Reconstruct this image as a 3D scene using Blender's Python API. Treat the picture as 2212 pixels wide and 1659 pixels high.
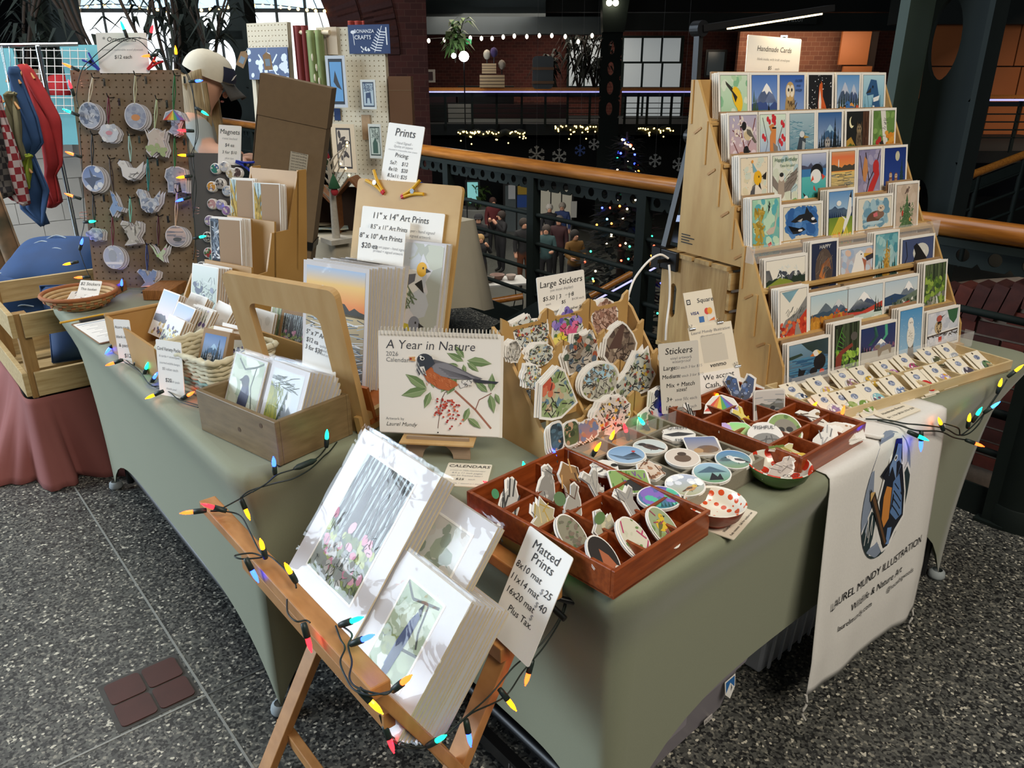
import bpy, math, random
from math import sin, cos, pi, radians as R, atan, atan2, sqrt
from mathutils import Vector as V, Matrix as MX
random.seed(7)
for o in list(bpy.data.objects): bpy.data.objects.remove(o)
SC = bpy.context.scene; COL = SC.collection
F, CX, CY, HC = 1680.0, 1106.0, 829.5, 1.56
PIT = atan(669.5/F); YAW = R(-39.9)
cam = bpy.data.cameras.new('camera'); camo = bpy.data.objects.new('camera', cam); COL.objects.link(camo)
cam.sensor_fit = 'HORIZONTAL'; cam.sensor_width = 36; cam.lens = 36*F/2212; cam.clip_end = 200
camo.location = (0, 0, HC); camo.rotation_euler = (pi/2-PIT, 0, YAW); SC.camera = camo
W = bpy.data.worlds.new('world'); SC.world = W; W.use_nodes = True
W.node_tree.nodes['Background'].inputs[0].default_value = (.62, .72, .9, 1); W.node_tree.nodes['Background'].inputs[1].default_value = .1
vs = SC.view_settings; vs.view_transform = 'Standard'; vs.look = 'None'; vs.gamma = 1; vs.use_curve_mapping = False; vs.exposure = .4
def area(name, loc, target, sx, sy, power, col):
    l = bpy.data.lights.new(name, 'AREA'); l.shape = 'RECTANGLE'; l.size = sx; l.size_y = sy; l.energy = power; l.color = col
    o = bpy.data.objects.new(name, l); COL.objects.link(o); o.location = loc
    o.rotation_euler = (V(target)-V(loc)).to_track_quat('-Z', 'Y').to_euler(); return o
area('window_daylight', (-6.2, 8.0, 3.0), (1, 2, .6), 5.5, 3.2, 780, (.74, .87, 1))       # tall windows on the street side
area('gallery_lamps', (.5, -2.4, 4.6), (1.3, 1.1, .7), 3.0, 1.6, 165, (1, .91, .78))     # warm hall lamps over the walkway
area('block_wall_fill', (.6, 5.6, 4.2), (1.0, 8.2, .3), 3, 1.2, 150, (1, .95, .88))  # added fill light that brightens the white block wall, seller and pegboards
area('far_brick_fill', (27.0, 15.9, 2.7), (28.3, 16.7, 1.6), 5, 1, 60, (1, .82, .62))  # warm fill added in front of the far right brick to brighten it
area('skylight', (1.5, 3.5, 7.5), (1.5, 3.5, 0), 5, 5, 130, (.9, .95, 1))
FWD = V((sin(-YAW), cos(YAW), 0)); RGT = V((cos(YAW), sin(YAW), 0))
def ray(x, y):
    a, b = (x-CX)/F, -(y-CY)/F
    return RGT*a + FWD*(cos(PIT)+b*sin(PIT)) + V((0, 0, -sin(PIT)+b*cos(PIT)))
def P(x, y, z=.74):
    d = ray(x, y); return V((0, 0, HC)) + d*((z-HC)/d.z)
def PL(x, y, p, n):
    d = ray(x, y); o = V((0, 0, HC)); return o + d*((V(p)-o).dot(V(n))/d.dot(V(n)))
def PU(x, y, u): return PL(x, y, (u, 0, 0), (1, 0, 0))
def PV(x, y, v): return PL(x, y, (0, v, 0), (0, 1, 0))
def PD(x, y, d):
    r = ray(x, y); return V((0, 0, HC)) + r*(d/r.dot(FWD))
def hexc(h):
    if not isinstance(h, str): return (*h[:3], 1)
    if len(h) == 3: h = ''.join(c*2 for c in h)
    f = lambda c: c/12.92 if c <= .04045 else ((c+.055)/1.055)**2.4
    return tuple(f(int(h[i:i+2], 16)/255) for i in (0, 2, 4))+(1,)
class MB:
    def __init__(s): s.v = []; s.f = []; s.c = []; s.s = []
    def add(s, vs, fs, c=None, sm=False, T=None):
        n = len(s.v)
        s.v += [(T @ V(p)) if T else V(p) for p in vs]
        for f in fs: s.f.append([i+n for i in f]); s.c.append(c); s.s.append(sm)
        return s
    def box(s, x0, x1, y0, y1, z0, z1, c=None, T=None):
        return s.add([(x, y, z) for z in (z0, z1) for y in (y0, y1) for x in (x0, x1)],
              [(0,2,3,1),(4,5,7,6),(0,1,5,4),(2,6,7,3),(0,4,6,2),(1,3,7,5)], c, False, T)
    def prism(s, pts, z0, z1, c=None, T=None):
        n = len(pts)
        if sum(pts[i][0]*pts[(i+1)%n][1]-pts[(i+1)%n][0]*pts[i][1] for i in range(n)) < 0: pts = pts[::-1]
        return s.add([(x, y, z0) for x, y in pts]+[(x, y, z1) for x, y in pts],
              [tuple(range(n))[::-1], tuple(range(n, 2*n))]+[(i, (i+1)%n, (i+1)%n+n, i+n) for i in range(n)], c, False, T)
    def tube(s, pts, r, n=6, c=None, T=None, sm=True):
        pts = [V(p) for p in pts]; vs = []; fs = []; up = V((0, 0, 1)); m = len(pts)
        for i, p in enumerate(pts):
            d = (pts[min(i+1, m-1)]-pts[max(i-1, 0)]).normalized()
            a = d.cross(up)
            if a.length < .05: a = d.cross(V((1, 0, 0)))
            a.normalize(); b = a.cross(d); q = r[i] if isinstance(r, (list, tuple)) else r
            vs += [p+a*(q*cos(2*pi*k/n))+b*(q*sin(2*pi*k/n)) for k in range(n)]
        for i in range(m-1):
            for k in range(n): fs.append((i*n+k, i*n+(k+1)%n, (i+1)*n+(k+1)%n, (i+1)*n+k))
        s.add(vs, fs, c, sm, T); s.add(vs[:n], [tuple(range(n))[::-1]], c, False, T); return s.add(vs[-n:], [tuple(range(n))], c, False, T)
    def lathe(s, prof, n=20, c=None, T=None, sm=True):
        vs = [(r*cos(2*pi*k/n), r*sin(2*pi*k/n), z) for r, z in prof for k in range(n)]
        return s.add(vs, [(i*n+k, i*n+(k+1)%n, (i+1)*n+(k+1)%n, (i+1)*n+k) for i in range(len(prof)-1) for k in range(n)], c, sm, T)
    def ball(s, p, rx, ry=None, rz=None, n=12, c=None, T=None):
        ry = ry or rx; rz = rz or rx; m = max(4, n//2); p = V(p)
        vs = [p+V((rx*sin(pi*j/m)*cos(2*pi*k/n), ry*sin(pi*j/m)*sin(2*pi*k/n), rz*cos(pi*j/m))) for j in range(m+1) for k in range(n)]
        return s.add(vs, [(j*n+k, (j+1)*n+k, (j+1)*n+(k+1)%n, j*n+(k+1)%n) for j in range(m) for k in range(n)], c, True, T)
    def grid(s, fn, nu, nv, c=None, sm=True, T=None):
        return s.add([fn(i/nu, j/nv) for j in range(nv+1) for i in range(nu+1)],
              [(j*(nu+1)+i, j*(nu+1)+i+1, (j+1)*(nu+1)+i+1, (j+1)*(nu+1)+i) for j in range(nv) for i in range(nu)], c, sm, T)
    def mesh(s, name, mat):
        me = bpy.data.meshes.new(name); me.from_pydata([tuple(v) for v in s.v], [], s.f)
        me.polygons.foreach_set('use_smooth', s.s)
        if any(c is not None for c in s.c):
            at = me.color_attributes.new('Col', 'FLOAT_COLOR', 'CORNER'); buf = []
            for f, c in zip(s.f, s.c):
                if c is None: c = (1, 1, 1, 1)
                if isinstance(c, list): [buf.extend(q) for q in c]
                else: buf.extend((hexc(c) if isinstance(c, str) else c)*len(f))
            at.data.foreach_set('color', buf)
        me.materials.append(mat); me.update(); return me
def ob(name, mb, mat, parent=None, label=None, cat=None, group=None, kind=None, M=None, bev=0):
    me = mb.mesh(name, mat) if isinstance(mb, MB) else mb
    o = bpy.data.objects.new(name, me); COL.objects.link(o)
    if parent: o.parent = parent
    if M is not None: o.matrix_local = M
    if bev:
        m = o.modifiers.new('bevel', 'BEVEL'); m.width = bev; m.segments = 2; m.limit_method = 'ANGLE'
    return tag(o, label, cat, group, kind)
def tag(o, label=None, cat=None, group=None, kind=None):
    if label: o['label'] = label
    if cat: o['category'] = cat
    if group: o['group'] = group
    if kind: o['kind'] = kind
    return o
def thing(name, label, cat, M=None, group=None):
    o = bpy.data.objects.new(name, None); COL.objects.link(o); o.empty_display_size = .05
    if M is not None: o.matrix_world = M
    return tag(o, label, cat, group)
def copy_tree(o, parent=None):
    c = o.copy(); COL.objects.link(c); c.parent = parent
    for ch in o.children: copy_tree(ch, c)
    return c
def struct(name, mb, mat, parent=None, bev=0, label=None):
    return ob(name, mb, mat, parent, kind=None if parent else 'structure', bev=bev, label=label)
def T(x, y, z): return MX.Translation((x, y, z))
def Rz(a): return MX.Rotation(R(a), 4, 'Z')
def Rx(a): return MX.Rotation(R(a), 4, 'X')
def Ry(a): return MX.Rotation(R(a), 4, 'Y')
def stand(p, yaw=0, tilt=0, roll=0):        # local X right, Y up, Z out of the front face; yaw 0 looks at -Y, tilt leans back
    return T(*p) @ Rz(yaw) @ Rx(90-tilt) @ Rz(roll)
def quadM(a, b, d):                          # frame from bottom-left a, bottom-right b, top-left d
    a, b, d = V(a), V(b), V(d); x = (b-a).normalized(); z = x.cross(d-a).normalized(); y = z.cross(x)
    m = MX((x, y, z)).transposed().to_4x4(); m.translation = a; return m
def spline(pts, k=6):
    pts = [V(p) for p in pts]; out = []; n = len(pts)
    for i in range(n-1):
        a, b, c, d = pts[max(i-1, 0)], pts[i], pts[i+1], pts[min(i+2, n-1)]
        for j in range(k):
            t = j/k; out.append(.5*((2*b)+(c-a)*t+(2*a-5*b+4*c-d)*t*t+(3*b-a-3*c+d)*t**3))
    return out+[pts[-1]]
MAT = {}
def mat(name, col, rough=.6, noise=0, scale=20, metal=0, bump=0, emit=None, es=0, alpha=None, trans=0, stretch=(1, 1, 1), col2=None, spec=.5, coat=0, attr=False, det=4, sheen=0, tex='noise', objco=True, bscale=None):
    if name in MAT: return MAT[name]
    m = bpy.data.materials.new(name); m.use_nodes = True; nt = m.node_tree; b = nt.nodes['Principled BSDF']; L = nt.links.new
    c = hexc(col); b.inputs['Base Color'].default_value = c; b.inputs['Roughness'].default_value = rough; b.inputs['Metallic'].default_value = metal
    b.inputs['Specular IOR Level'].default_value = spec
    if coat: b.inputs['Coat Weight'].default_value = coat; b.inputs['Coat Roughness'].default_value = .06
    if sheen: b.inputs['Sheen Weight'].default_value = sheen
    if trans: b.inputs['Transmission Weight'].default_value = trans
    if alpha is not None: b.inputs['Alpha'].default_value = alpha
    if emit: b.inputs['Emission Color'].default_value = hexc(emit); b.inputs['Emission Strength'].default_value = es
    if attr:
        a = nt.nodes.new('ShaderNodeAttribute'); a.attribute_name = 'Col'; L(a.outputs['Color'], b.inputs['Base Color'])
    if noise or bump or col2:
        tc = nt.nodes.new('ShaderNodeTexCoord'); mp = nt.nodes.new('ShaderNodeMapping'); mp.inputs['Scale'].default_value = stretch
        L(tc.outputs['Object'], mp.inputs[0])
        if tex == 'noise':
            tx = nt.nodes.new('ShaderNodeTexNoise'); tx.inputs['Scale'].default_value = scale; tx.inputs['Detail'].default_value = det; out = tx.outputs['Fac']
        elif tex == 'wave':
            tx = nt.nodes.new('ShaderNodeTexWave'); tx.inputs['Scale'].default_value = scale; tx.inputs['Distortion'].default_value = 5; tx.inputs['Detail'].default_value = 3; tx.inputs['Detail Scale'].default_value = 1.2; out = tx.outputs['Fac']
        L(mp.outputs[0], tx.inputs['Vector'])
        if noise or col2:
            rp = nt.nodes.new('ShaderNodeValToRGB'); e = rp.color_ramp.elements
            d = hexc(col2) if col2 else tuple(max(0, x*(1-noise)) for x in c[:3])+(1,)
            e[0].position = .3; e[1].position = .7; e[0].color = d; e[1].color = c
            L(out, rp.inputs[0])
            if attr:
                mx = nt.nodes.new('ShaderNodeMix'); mx.data_type = 'RGBA'; mx.blend_type = 'MULTIPLY'; mx.inputs[0].default_value = 1
                L(a.outputs['Color'], mx.inputs[6]); L(rp.outputs[0], mx.inputs[7]); L(mx.outputs[2], b.inputs['Base Color'])
            else: L(rp.outputs[0], b.inputs['Base Color'])
        if bump:
            if bscale:
                t2 = nt.nodes.new('ShaderNodeTexNoise'); t2.inputs['Scale'].default_value = bscale; t2.inputs['Detail'].default_value = 3; L(mp.outputs[0], t2.inputs['Vector']); out = t2.outputs['Fac']
            bp = nt.nodes.new('ShaderNodeBump'); bp.inputs['Strength'].default_value = bump; bp.inputs['Distance'].default_value = .01
            L(out, bp.inputs['Height']); L(bp.outputs[0], b.inputs['Normal'])
    MAT[name] = m; return m
def wood(name, c1, c2, scale=6, stretch=(1, 14, 14), rough=.5, coat=0): return mat(name, c1, rough, col2=c2, scale=scale, stretch=stretch, det=6, bump=.05, coat=coat)
ART = mat('printed_paper', 'fff', .55, attr=True)
ARTG = mat('sleeved_print', 'fff', .35, attr=True, coat=.5)
PAPER = mat('white_card', 'f4f1ea', .6); CREAM = mat('cream_card', 'e9e0cc', .6); INK = mat('black_ink', '15151a', .6); GREYINK = mat('grey_ink', '8f8f92', .6); KRAFT = mat('kraft_paper', 'a98a66', .7, noise=.15, scale=60)
KRAFTD = mat('brown_cardboard', '806a4e', .75, noise=.1, scale=30)
WHITEG = mat('white_gloss', 'f2f0ec', .25)
BIRCH = wood('birch_ply', 'c8a468', 'b89055', 3, (2, 9, 2)); BIRCHD = wood('birch_edge', 'b98a4e', 'a97a42', 6, (2, 2, 12))
BIRCHX = wood('birch_ply_x', 'c9a672', 'bb945c', 3, (9, 2, 2))
PINE = wood('pine_board', 'c9aa74', 'a5824e', 4, (1.5, 14, 14)); PINEZ = wood('pine_upright', 'c3a26b', 'a07b48', 4, (14, 14, 1.5))
CHERRY = wood('cherry_stain', 'a04e22', '7a3513', 6, (2, 16, 16), .35, .3)
OAKR = wood('oak_rail', 'b5742f', '8d541d', 5, (14, 1.2, 14), .3, .3)
EASEL = wood('beech', 'c08a52', 'a8733d', 5, (10, 3, 3), .45)
GREENM = mat('dark_green_paint', '18211f', .65, spec=.2, noise=.15, scale=12)
GREENL = mat('green_steel', '38463f', .6, spec=.3, noise=.06, scale=8)
BLACKM = mat('black_metal', '101113', .4); CHROME = mat('chrome', 'ccd2d6', .15, metal=1); BLACKP = mat('black_plastic', '0d0d0e', .35)
CLOTH = mat('sage_stretch_cloth', '858a72', .8, noise=.04, scale=300, bump=.03, sheen=.2)
CLEAR = mat('clear_acrylic', 'fff', .05, alpha=.14)
def text_mb(lines, shear=.12, off=0, maxw=None):
    """lines: (string, x, y, size[, align[, rot]]) in the local XY plane"""
    mb = MB()
    for ln in lines:
        s, x, y, sz = ln[:4]; al = ln[4] if len(ln) > 4 else 'CENTER'; rot = ln[5] if len(ln) > 5 else 0
        cu = bpy.data.curves.new('lettering', 'FONT'); cu.body = s; cu.size = sz; cu.align_x = al; cu.shear = shear; cu.resolution_u = 2; cu.offset = off*sz
        o = bpy.data.objects.new('lettering', cu); me = bpy.data.meshes.new_from_object(o)
        k = 1
        if maxw and len(me.vertices):
            ww = max(v.co.x for v in me.vertices)-min(v.co.x for v in me.vertices); k = min(1, maxw/ww)
        M = T(x, y, 0) @ Rz(rot) @ MX.Diagonal((k, max(k, .8), 1, 1))
        mb.add([v.co for v in me.vertices], [tuple(p.vertices) for p in me.polygons], None, False, M)
        bpy.data.objects.remove(o); bpy.data.curves.remove(cu); bpy.data.meshes.remove(me)
    return mb
def letter(parent, lines, m=None, z=.0012, shear=.12, off=0, name='lettering', maxw=None):
    for ln in lines: o = ob(name, text_mb([ln], shear, off, maxw), m or INK, parent, M=T(0, 0, z))
    return o
def rrect(w, h, r, n=4, x=0, y=0):
    out = []
    for cx, cy, a in ((w/2-r, h/2-r, 0), (-w/2+r, h/2-r, 90), (-w/2+r, -h/2+r, 180), (w/2-r, -h/2+r, 270)):
        out += [(x+cx+r*cos(R(a+90*k/n)), y+cy+r*sin(R(a+90*k/n))) for k in range(n+1)]
    return out
def ellip(rx, ry, n=28, x=0, y=0, rot=0):
    c, s = cos(R(rot)), sin(R(rot))
    return [(x+rx*cos(2*pi*k/n)*c-ry*sin(2*pi*k/n)*s, y+rx*cos(2*pi*k/n)*s+ry*sin(2*pi*k/n)*c) for k in range(n)]
def sign(name, label, w, h, M, black=(), grey=(), cat='sign', t=.002, m=None, r=.004, rules=(), off=0):
    """a small card standing on its bottom edge; X from -w/2 to w/2, Y from 0 to h"""
    mb = MB(); mb.prism(rrect(w, h, r, 3, 0, h/2), -t, 0)
    o = ob(name, mb, m or PAPER, None, label, cat, M=M)
    if black: letter(o, [(s, x*w, y*h, z*h, *e) for s, x, y, z, *e in black], INK, .0008, off=off, maxw=.92*w)
    if grey: letter(o, [(s, x*w, y*h, z*h, *e) for s, x, y, z, *e in grey], GREYINK, .0008, off=-.004, name='small_print', maxw=.8*w)
    if rules:
        rb = MB(); [rb.box(a*w, b*w, c*h, d*h, .0002, .0008) for a, b, c, d in rules]; ob('rule', rb, GREYINK, o)
    return o
class Art:
    """polygons in a unit square (x right, y up), each on its own thin layer; c = hex colour"""
    def __init__(s, w, h, inset=0, shape=None, seed=1):
        s.w, s.h, s.i, s.mb, s.k, s.rs, s.shape = w, h, inset, MB(), 0, random.Random(seed), shape; s.cv = None
        if shape:
            n = len(shape); cr = [(shape[(i+1) % n][0]-shape[i][0])*(shape[(i+2) % n][1]-shape[(i+1) % n][1])-(shape[(i+1) % n][1]-shape[i][1])*(shape[(i+2) % n][0]-shape[(i+1) % n][0]) for i in range(n)]
            if min(cr) > -1e-6: s.cv = shape
            elif max(cr) < 1e-6: s.cv = shape[::-1]
    def clip(s, q):
        for i in range(len(s.cv)):
            (ax, ay), (bx, by) = s.cv[i], s.cv[(i+1) % len(s.cv)]; sd = lambda p: (bx-ax)*(p[1]-ay)-(by-ay)*(p[0]-ax); o = []
            for j in range(len(q)):
                a, b = q[j-1], q[j]; da, db = sd(a), sd(b)
                if (da < 0) != (db < 0): t = da/(da-db); o.append((a[0]+(b[0]-a[0])*t, a[1]+(b[1]-a[1])*t))
                if db >= 0: o.append(b)
            q = o
            if not q: return q
        return q
    def _p(s, x, y):
        x = min(1, max(0, x)); y = min(1, max(0, y))
        return (s.i+x*(s.w-2*s.i), s.i+y*(s.h-2*s.i), .0003+.00004*s.k)
    def p(s, c, *xy):
        q = [(xy[i], xy[i+1]) for i in range(0, len(xy), 2)]
        if s.cv: q = s.clip(q)
        if len(q) < 3: return s
        pts = [s._p(*a) for a in q]; s.k += 1; s.mb.add(pts, [tuple(range(len(pts)))], c); return s
    def r(s, c, x0, y0, x1, y1): return s.p(c, x0, y0, x1, y0, x1, y1, x0, y1)
    def g(s, c1, c2, y0=0, y1=1):            # gradient bottom c1 to top c2
        q = [(0, y0), (1, y0), (1, y1), (0, y1)]; a, b = hexc(c1), hexc(c2)
        if s.cv: q = s.clip(q)
        elif s.shape: q = s.shape
        if len(q) < 3: return s
        f = lambda y: tuple(u+(v-u)*max(0, min(1, (y-y0)/(y1-y0))) for u, v in zip(a, b))
        s.k += 1; s.mb.add([s._p(*p) for p in q], [tuple(range(len(q)))], [f(p[1]) for p in q]); return s
    def e(s, c, x, y, rx, ry, rot=0, n=18):
        a = s.h/s.w; cr, sr = cos(R(rot)), sin(R(rot)); q = []
        for k in range(n):
            ex, ey = rx*cos(2*pi*k/n), ry*a*sin(2*pi*k/n); q += [x+ex*cr-ey*sr, y+(ex*sr+ey*cr)/a]
        return s.p(c, *q)
    def l(s, c, w, *xy):
        a = s.h/s.w
        for i in range(0, len(xy)-2, 2):
            x0, y0, x1, y1 = xy[i:i+4]; dx, dy = x1-x0, (y1-y0)*a; L = sqrt(dx*dx+dy*dy) or 1; nx, ny = -dy/L*w/2, dx/L*w/2/a
            s.p(c, x0+nx, y0+ny, x0-nx, y0-ny, x1-nx, y1-ny, x1+nx, y1+ny); s.k -= 1
        s.k += 1; return s
    def t(s, c, x, y, w, h, n=4):             # conifer
        q = [x, y+h]
        for i in range(n): q += [x+w/2*(i+1)/n, y+h*(1-(i+1)/n)*.9+.02*h, x+w/3*(i+.6)/n, y+h*(1-(i+1)/n)*.9+.02*h]
        m = [(q[i], q[i+1]) for i in range(2, len(q), 2)]
        for a, b in m[::-1]: q += [2*x-a, b]
        return s.p(c, *q)
    def m(s, c, y, amp, seed, n=9, y0=0):      # mountain ridge down to y0
        rs = random.Random(seed); q = [0, y0]
        for i in range(n+1): q += [i/n, y+amp*(rs.random()-.3)]
        return s.p(c, *q, 1, y0)
    def pk(s, c, x, y, w, h, snow='fff'):      # peak with snow
        s.p(c, x-w/2, y, x-w*.2, y+h*.6, x-w*.08, y+h*.85, x, y+h, x+w*.12, y+h*.8, x+w*.25, y+h*.5, x+w/2, y)
        if snow: s.p(snow, x-w*.2, y+h*.55, x-w*.08, y+h*.85, x, y+h, x+w*.12, y+h*.8, x+w*.25, y+h*.45, x+w*.1, y+h*.6, x, y+h*.42, x-w*.08, y+h*.62)
        return s
    def sc(s, cols, n, r0, r1, x0=0, y0=0, x1=1, y1=1, el=1.):     # scattered blobs
        cols = cols.split(); k0 = s.k
        for i in range(n):
            x, y = x0+(x1-x0)*s.rs.random(), y0+(y1-y0)*s.rs.random()
            if s.shape and not inside(x, y, s.shape): continue
            r = r0+(r1-r0)*s.rs.random(); s.k = k0+7*s.rs.random(); s.e(s.rs.choice(cols), x, y, r, r*el, s.rs.random()*180, 7)
        s.k = k0+8; return s
    def st(s, cols, n, L, w, x0=0, y0=0, x1=1, y1=1, a0=0, a1=180):  # scattered strokes
        cols = cols.split(); k0 = s.k
        for i in range(n):
            x, y = x0+(x1-x0)*s.rs.random(), y0+(y1-y0)*s.rs.random()
            if s.shape and not inside(x, y, s.shape): continue
            a = R(a0+(a1-a0)*s.rs.random()); s.k = k0+7*s.rs.random(); s.l(s.rs.choice(cols), w, x-cos(a)*L/2, y-sin(a)*L/2, x+cos(a)*L/2, y+sin(a)*L/2)
        s.k = k0+8; return s
    def bird(s, x, y, z, body, wing, head=None, beak='333', flip=1, tail=None, belly=None):   # side-on perched bird, z = length
        f = flip; head = head or body; tail = tail or wing
        X = lambda a: x+f*a*z
        s.p(tail, X(-.3), y-.02*z, X(-.62), y-.3*z, X(-.5), y-.34*z, X(-.16), y-.12*z)
        s.e(body, x, y, .36*z, .24*z, 28*f)
        if belly: s.e(belly, X(.07), y-.07*z, .26*z, .15*z, 28*f)
        s.e(head, X(.3), y+.26*z, .17*z, .15*z)
        s.p(beak, X(.43), y+.3*z, X(.6), y+.24*z, X(.44), y+.2*z)
        s.p(wing, X(.12), y+.16*z, X(-.15), y+.12*z, X(-.42), y-.14*z, X(-.1), y-.1*z, X(.1), y)
        s.e('111', X(.34), y+.29*z, .025*z, .025*z); s.l('333', .02*z, X(.0), y-.22*z, X(.02), y-.38*z); return s
    def owl(s, x, y, z, body, face, eye='fc3', dots=None):
        s.e(body, x, y, .22*z, .36*z); s.e(body, x, y+.34*z, .2*z, .19*z); s.e(face, x-.08*z, y+.35*z, .09*z, .12*z); s.e(face, x+.08*z, y+.35*z, .09*z, .12*z)
        s.e('222', x-.07*z, y+.37*z, .035*z, .035*z); s.e('222', x+.07*z, y+.37*z, .035*z, .035*z); s.p('ca5', x-.02*z, y+.34*z, x+.02*z, y+.34*z, x, y+.27*z)
        if dots: s.st(dots, 26, .06*z, .02*z, x-.15*z, y-.3*z, x+.15*z, y+.15*z, 60, 120)
        return s
    def done(s, parent, m=None, name='picture', z=0, off=(0, 0)): return ob(name, s.mb, m or ART, parent, M=T(off[0], off[1], z))
def inside(x, y, poly):
    c = False; n = len(poly); j = n-1
    for i in range(n):
        (a, b), (p, q) = poly[i], poly[j]
        if (b > y) != (q > y) and x < (p-a)*(y-b)/(q-b+1e-12)+a: c = not c
        j = i
    return c

def plate(x0, y0, x1, y1, pt, yaw, tilt=0, roll=0):
    """a flat thing seen at x0..x1, y0..y1 standing in the plane through pt: frame at its bottom middle, width, height"""
    M0 = stand(pt, yaw, tilt); n = M0.to_3x3() @ V((0, 0, 1)); xm, ym = (x0+x1)/2, (y0+y1)/2
    bot = PL(xm, y1, pt, n); top = PL(xm, y0, pt, n); l = PL(x0, ym, pt, n); r = PL(x1, ym, pt, n)
    X = M0.to_3x3() @ V((1, 0, 0)); Y = M0.to_3x3() @ V((0, 1, 0))
    return stand(bot, yaw, tilt, roll), (r-l).dot(X), (top-bot).dot(Y)

def sleeve_mat(k0, k1):
    m = bpy.data.materials.new('plastic_sleeve'); m.use_nodes = True; nt = m.node_tree; nt.nodes.clear(); L = nt.links.new
    out = nt.nodes.new('ShaderNodeOutputMaterial'); mx = nt.nodes.new('ShaderNodeMixShader'); tr = nt.nodes.new('ShaderNodeBsdfTransparent'); gl = nt.nodes.new('ShaderNodeBsdfGlossy'); gl.inputs['Roughness'].default_value = .06
    fr = nt.nodes.new('ShaderNodeLayerWeight'); fr.inputs['Blend'].default_value = .5; tc = nt.nodes.new('ShaderNodeTexCoord'); nz = nt.nodes.new('ShaderNodeTexNoise'); nz.inputs['Scale'].default_value = 11; nz.inputs['Detail'].default_value = 2; nz.inputs['Distortion'].default_value = 1.5
    bp = nt.nodes.new('ShaderNodeBump'); bp.inputs['Strength'].default_value = .3; bp.inputs['Distance'].default_value = .01
    L(tc.outputs['Object'], nz.inputs['Vector']); L(nz.outputs['Fac'], bp.inputs['Height']); L(bp.outputs[0], gl.inputs['Normal']); pw = nt.nodes.new('ShaderNodeMath'); pw.operation = 'POWER'; pw.inputs[1].default_value = 3; ml = nt.nodes.new('ShaderNodeMath'); ml.operation = 'MULTIPLY_ADD'; ml.inputs[1].default_value = k1; ml.inputs[2].default_value = k0; ml.use_clamp = True
    L(fr.outputs['Facing'], pw.inputs[0]); L(pw.outputs[0], ml.inputs[0]); L(ml.outputs[0], mx.inputs[0]); L(tr.outputs[0], mx.inputs[1]); L(gl.outputs[0], mx.inputs[2]); L(mx.outputs[0], out.inputs[0]); return m
SLEEVE = sleeve_mat(.016, .22); SLEEVE2 = sleeve_mat(.006, .1)
def short(l):
    w = l.split()
    for i, x in enumerate(w):
        if x in ('sticker', 'stickers', 'print', 'card', 'pack', 'ornament', 'packs'): return ' '.join(w[:i+1])
    return ' '.join(w[:8])
def terrazzo():
    m = bpy.data.materials.new('terrazzo'); m.use_nodes = True; nt = m.node_tree; b = nt.nodes['Principled BSDF']; L = nt.links.new
    tc = nt.nodes.new('ShaderNodeTexCoord'); mp = nt.nodes.new('ShaderNodeMapping'); mp.inputs['Scale'].default_value = (1, 1, 1); L(tc.outputs['Object'], mp.inputs[0])
    cols = []
    v = nt.nodes.new('ShaderNodeTexVoronoi'); v.inputs['Scale'].default_value = 150; L(mp.outputs[0], v.inputs['Vector'])
    sp = nt.nodes.new('ShaderNodeSeparateColor'); L(v.outputs['Color'], sp.inputs[0])
    rp = nt.nodes.new('ShaderNodeValToRGB'); rp.color_ramp.interpolation = 'CONSTANT'; e = rp.color_ramp.elements
    e[0].position = 0; e[0].color = hexc('242525'); e[1].position = .22; e[1].color = hexc('484946')
    for ps, c in ((.42, '585955'), (.66, '6c6c65'), (.8, '333434'), (.9, '8d8a7e'), (.965, 'c8c4b4')):
        q = e.new(ps); q.color = hexc(c)
    L(sp.outputs[0], rp.inputs[0]); L(rp.outputs[0], b.inputs['Base Color']); b.inputs['Roughness'].default_value = .42; return m
TERR = terrazzo()
RU = lambda v: 2.955+.063*v            # the railing runs a little askew of the tables
fl = MB(); fl.prism([(-9, -6), (RU(-6)+.2, -6), (RU(14)+.2, 14), (-9, 14)], -.3, 0); floor = struct('floor', fl, TERR)
BRASS = mat('divider_strip', '8f918c', .4)
st = MB(); q1, q2 = P(552, 1431, 0), P(214.5, 1131, 0)
ud = .42; vd = 1.79
st.box(ud-.003, ud+.003, -2, 9, -.001, .0015); ob('divider_strip', st, BRASS, floor)
st = MB(); st.box(-6, ud, vd-.003, vd+.003, -.001, .0012); ob('divider_strip', st, BRASS, floor)
st = MB(); st.box(ud, 2.6, vd-.003, vd+.003, -.001, .0012); ob('divider_strip', st, mat('divider_dark', '5a5c59', .5), floor)
TILE = mat('quarry_tile', '4e2b26', .5, noise=.25, scale=9); GROUT = mat('tile_grout', '4c4a46', .8, noise=.2, scale=40)
ti = MB(); ti.box(.2, .41, 1.8, 2.01, -.01, .001); insert = ob('tile_bed', ti, GROUT, floor)
for i in range(2):
    for j in range(2):
        b = MB(); x, y = .2575+i*.097, 1.8565+j*.097; b.prism(rrect(.09, .09, .012 if True else 0, 3, x, y), 0, .004); ob('floor_tile', b, TILE, insert)
LOWF = mat('lower_floor_stone', '63655f', .25, noise=.1, scale=3)
b = MB(); b.box(RU(0)-4, 40, -12, 45, -3.8, -3.6); struct('floor_lower_hall', b, LOWF)
rail = thing('railing', 'dark green steel railing with holed plates and an oak handrail behind the tables', 'railing')
def rp_(v, z, du=0): return V((RU(v)+du, v, z))
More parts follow.
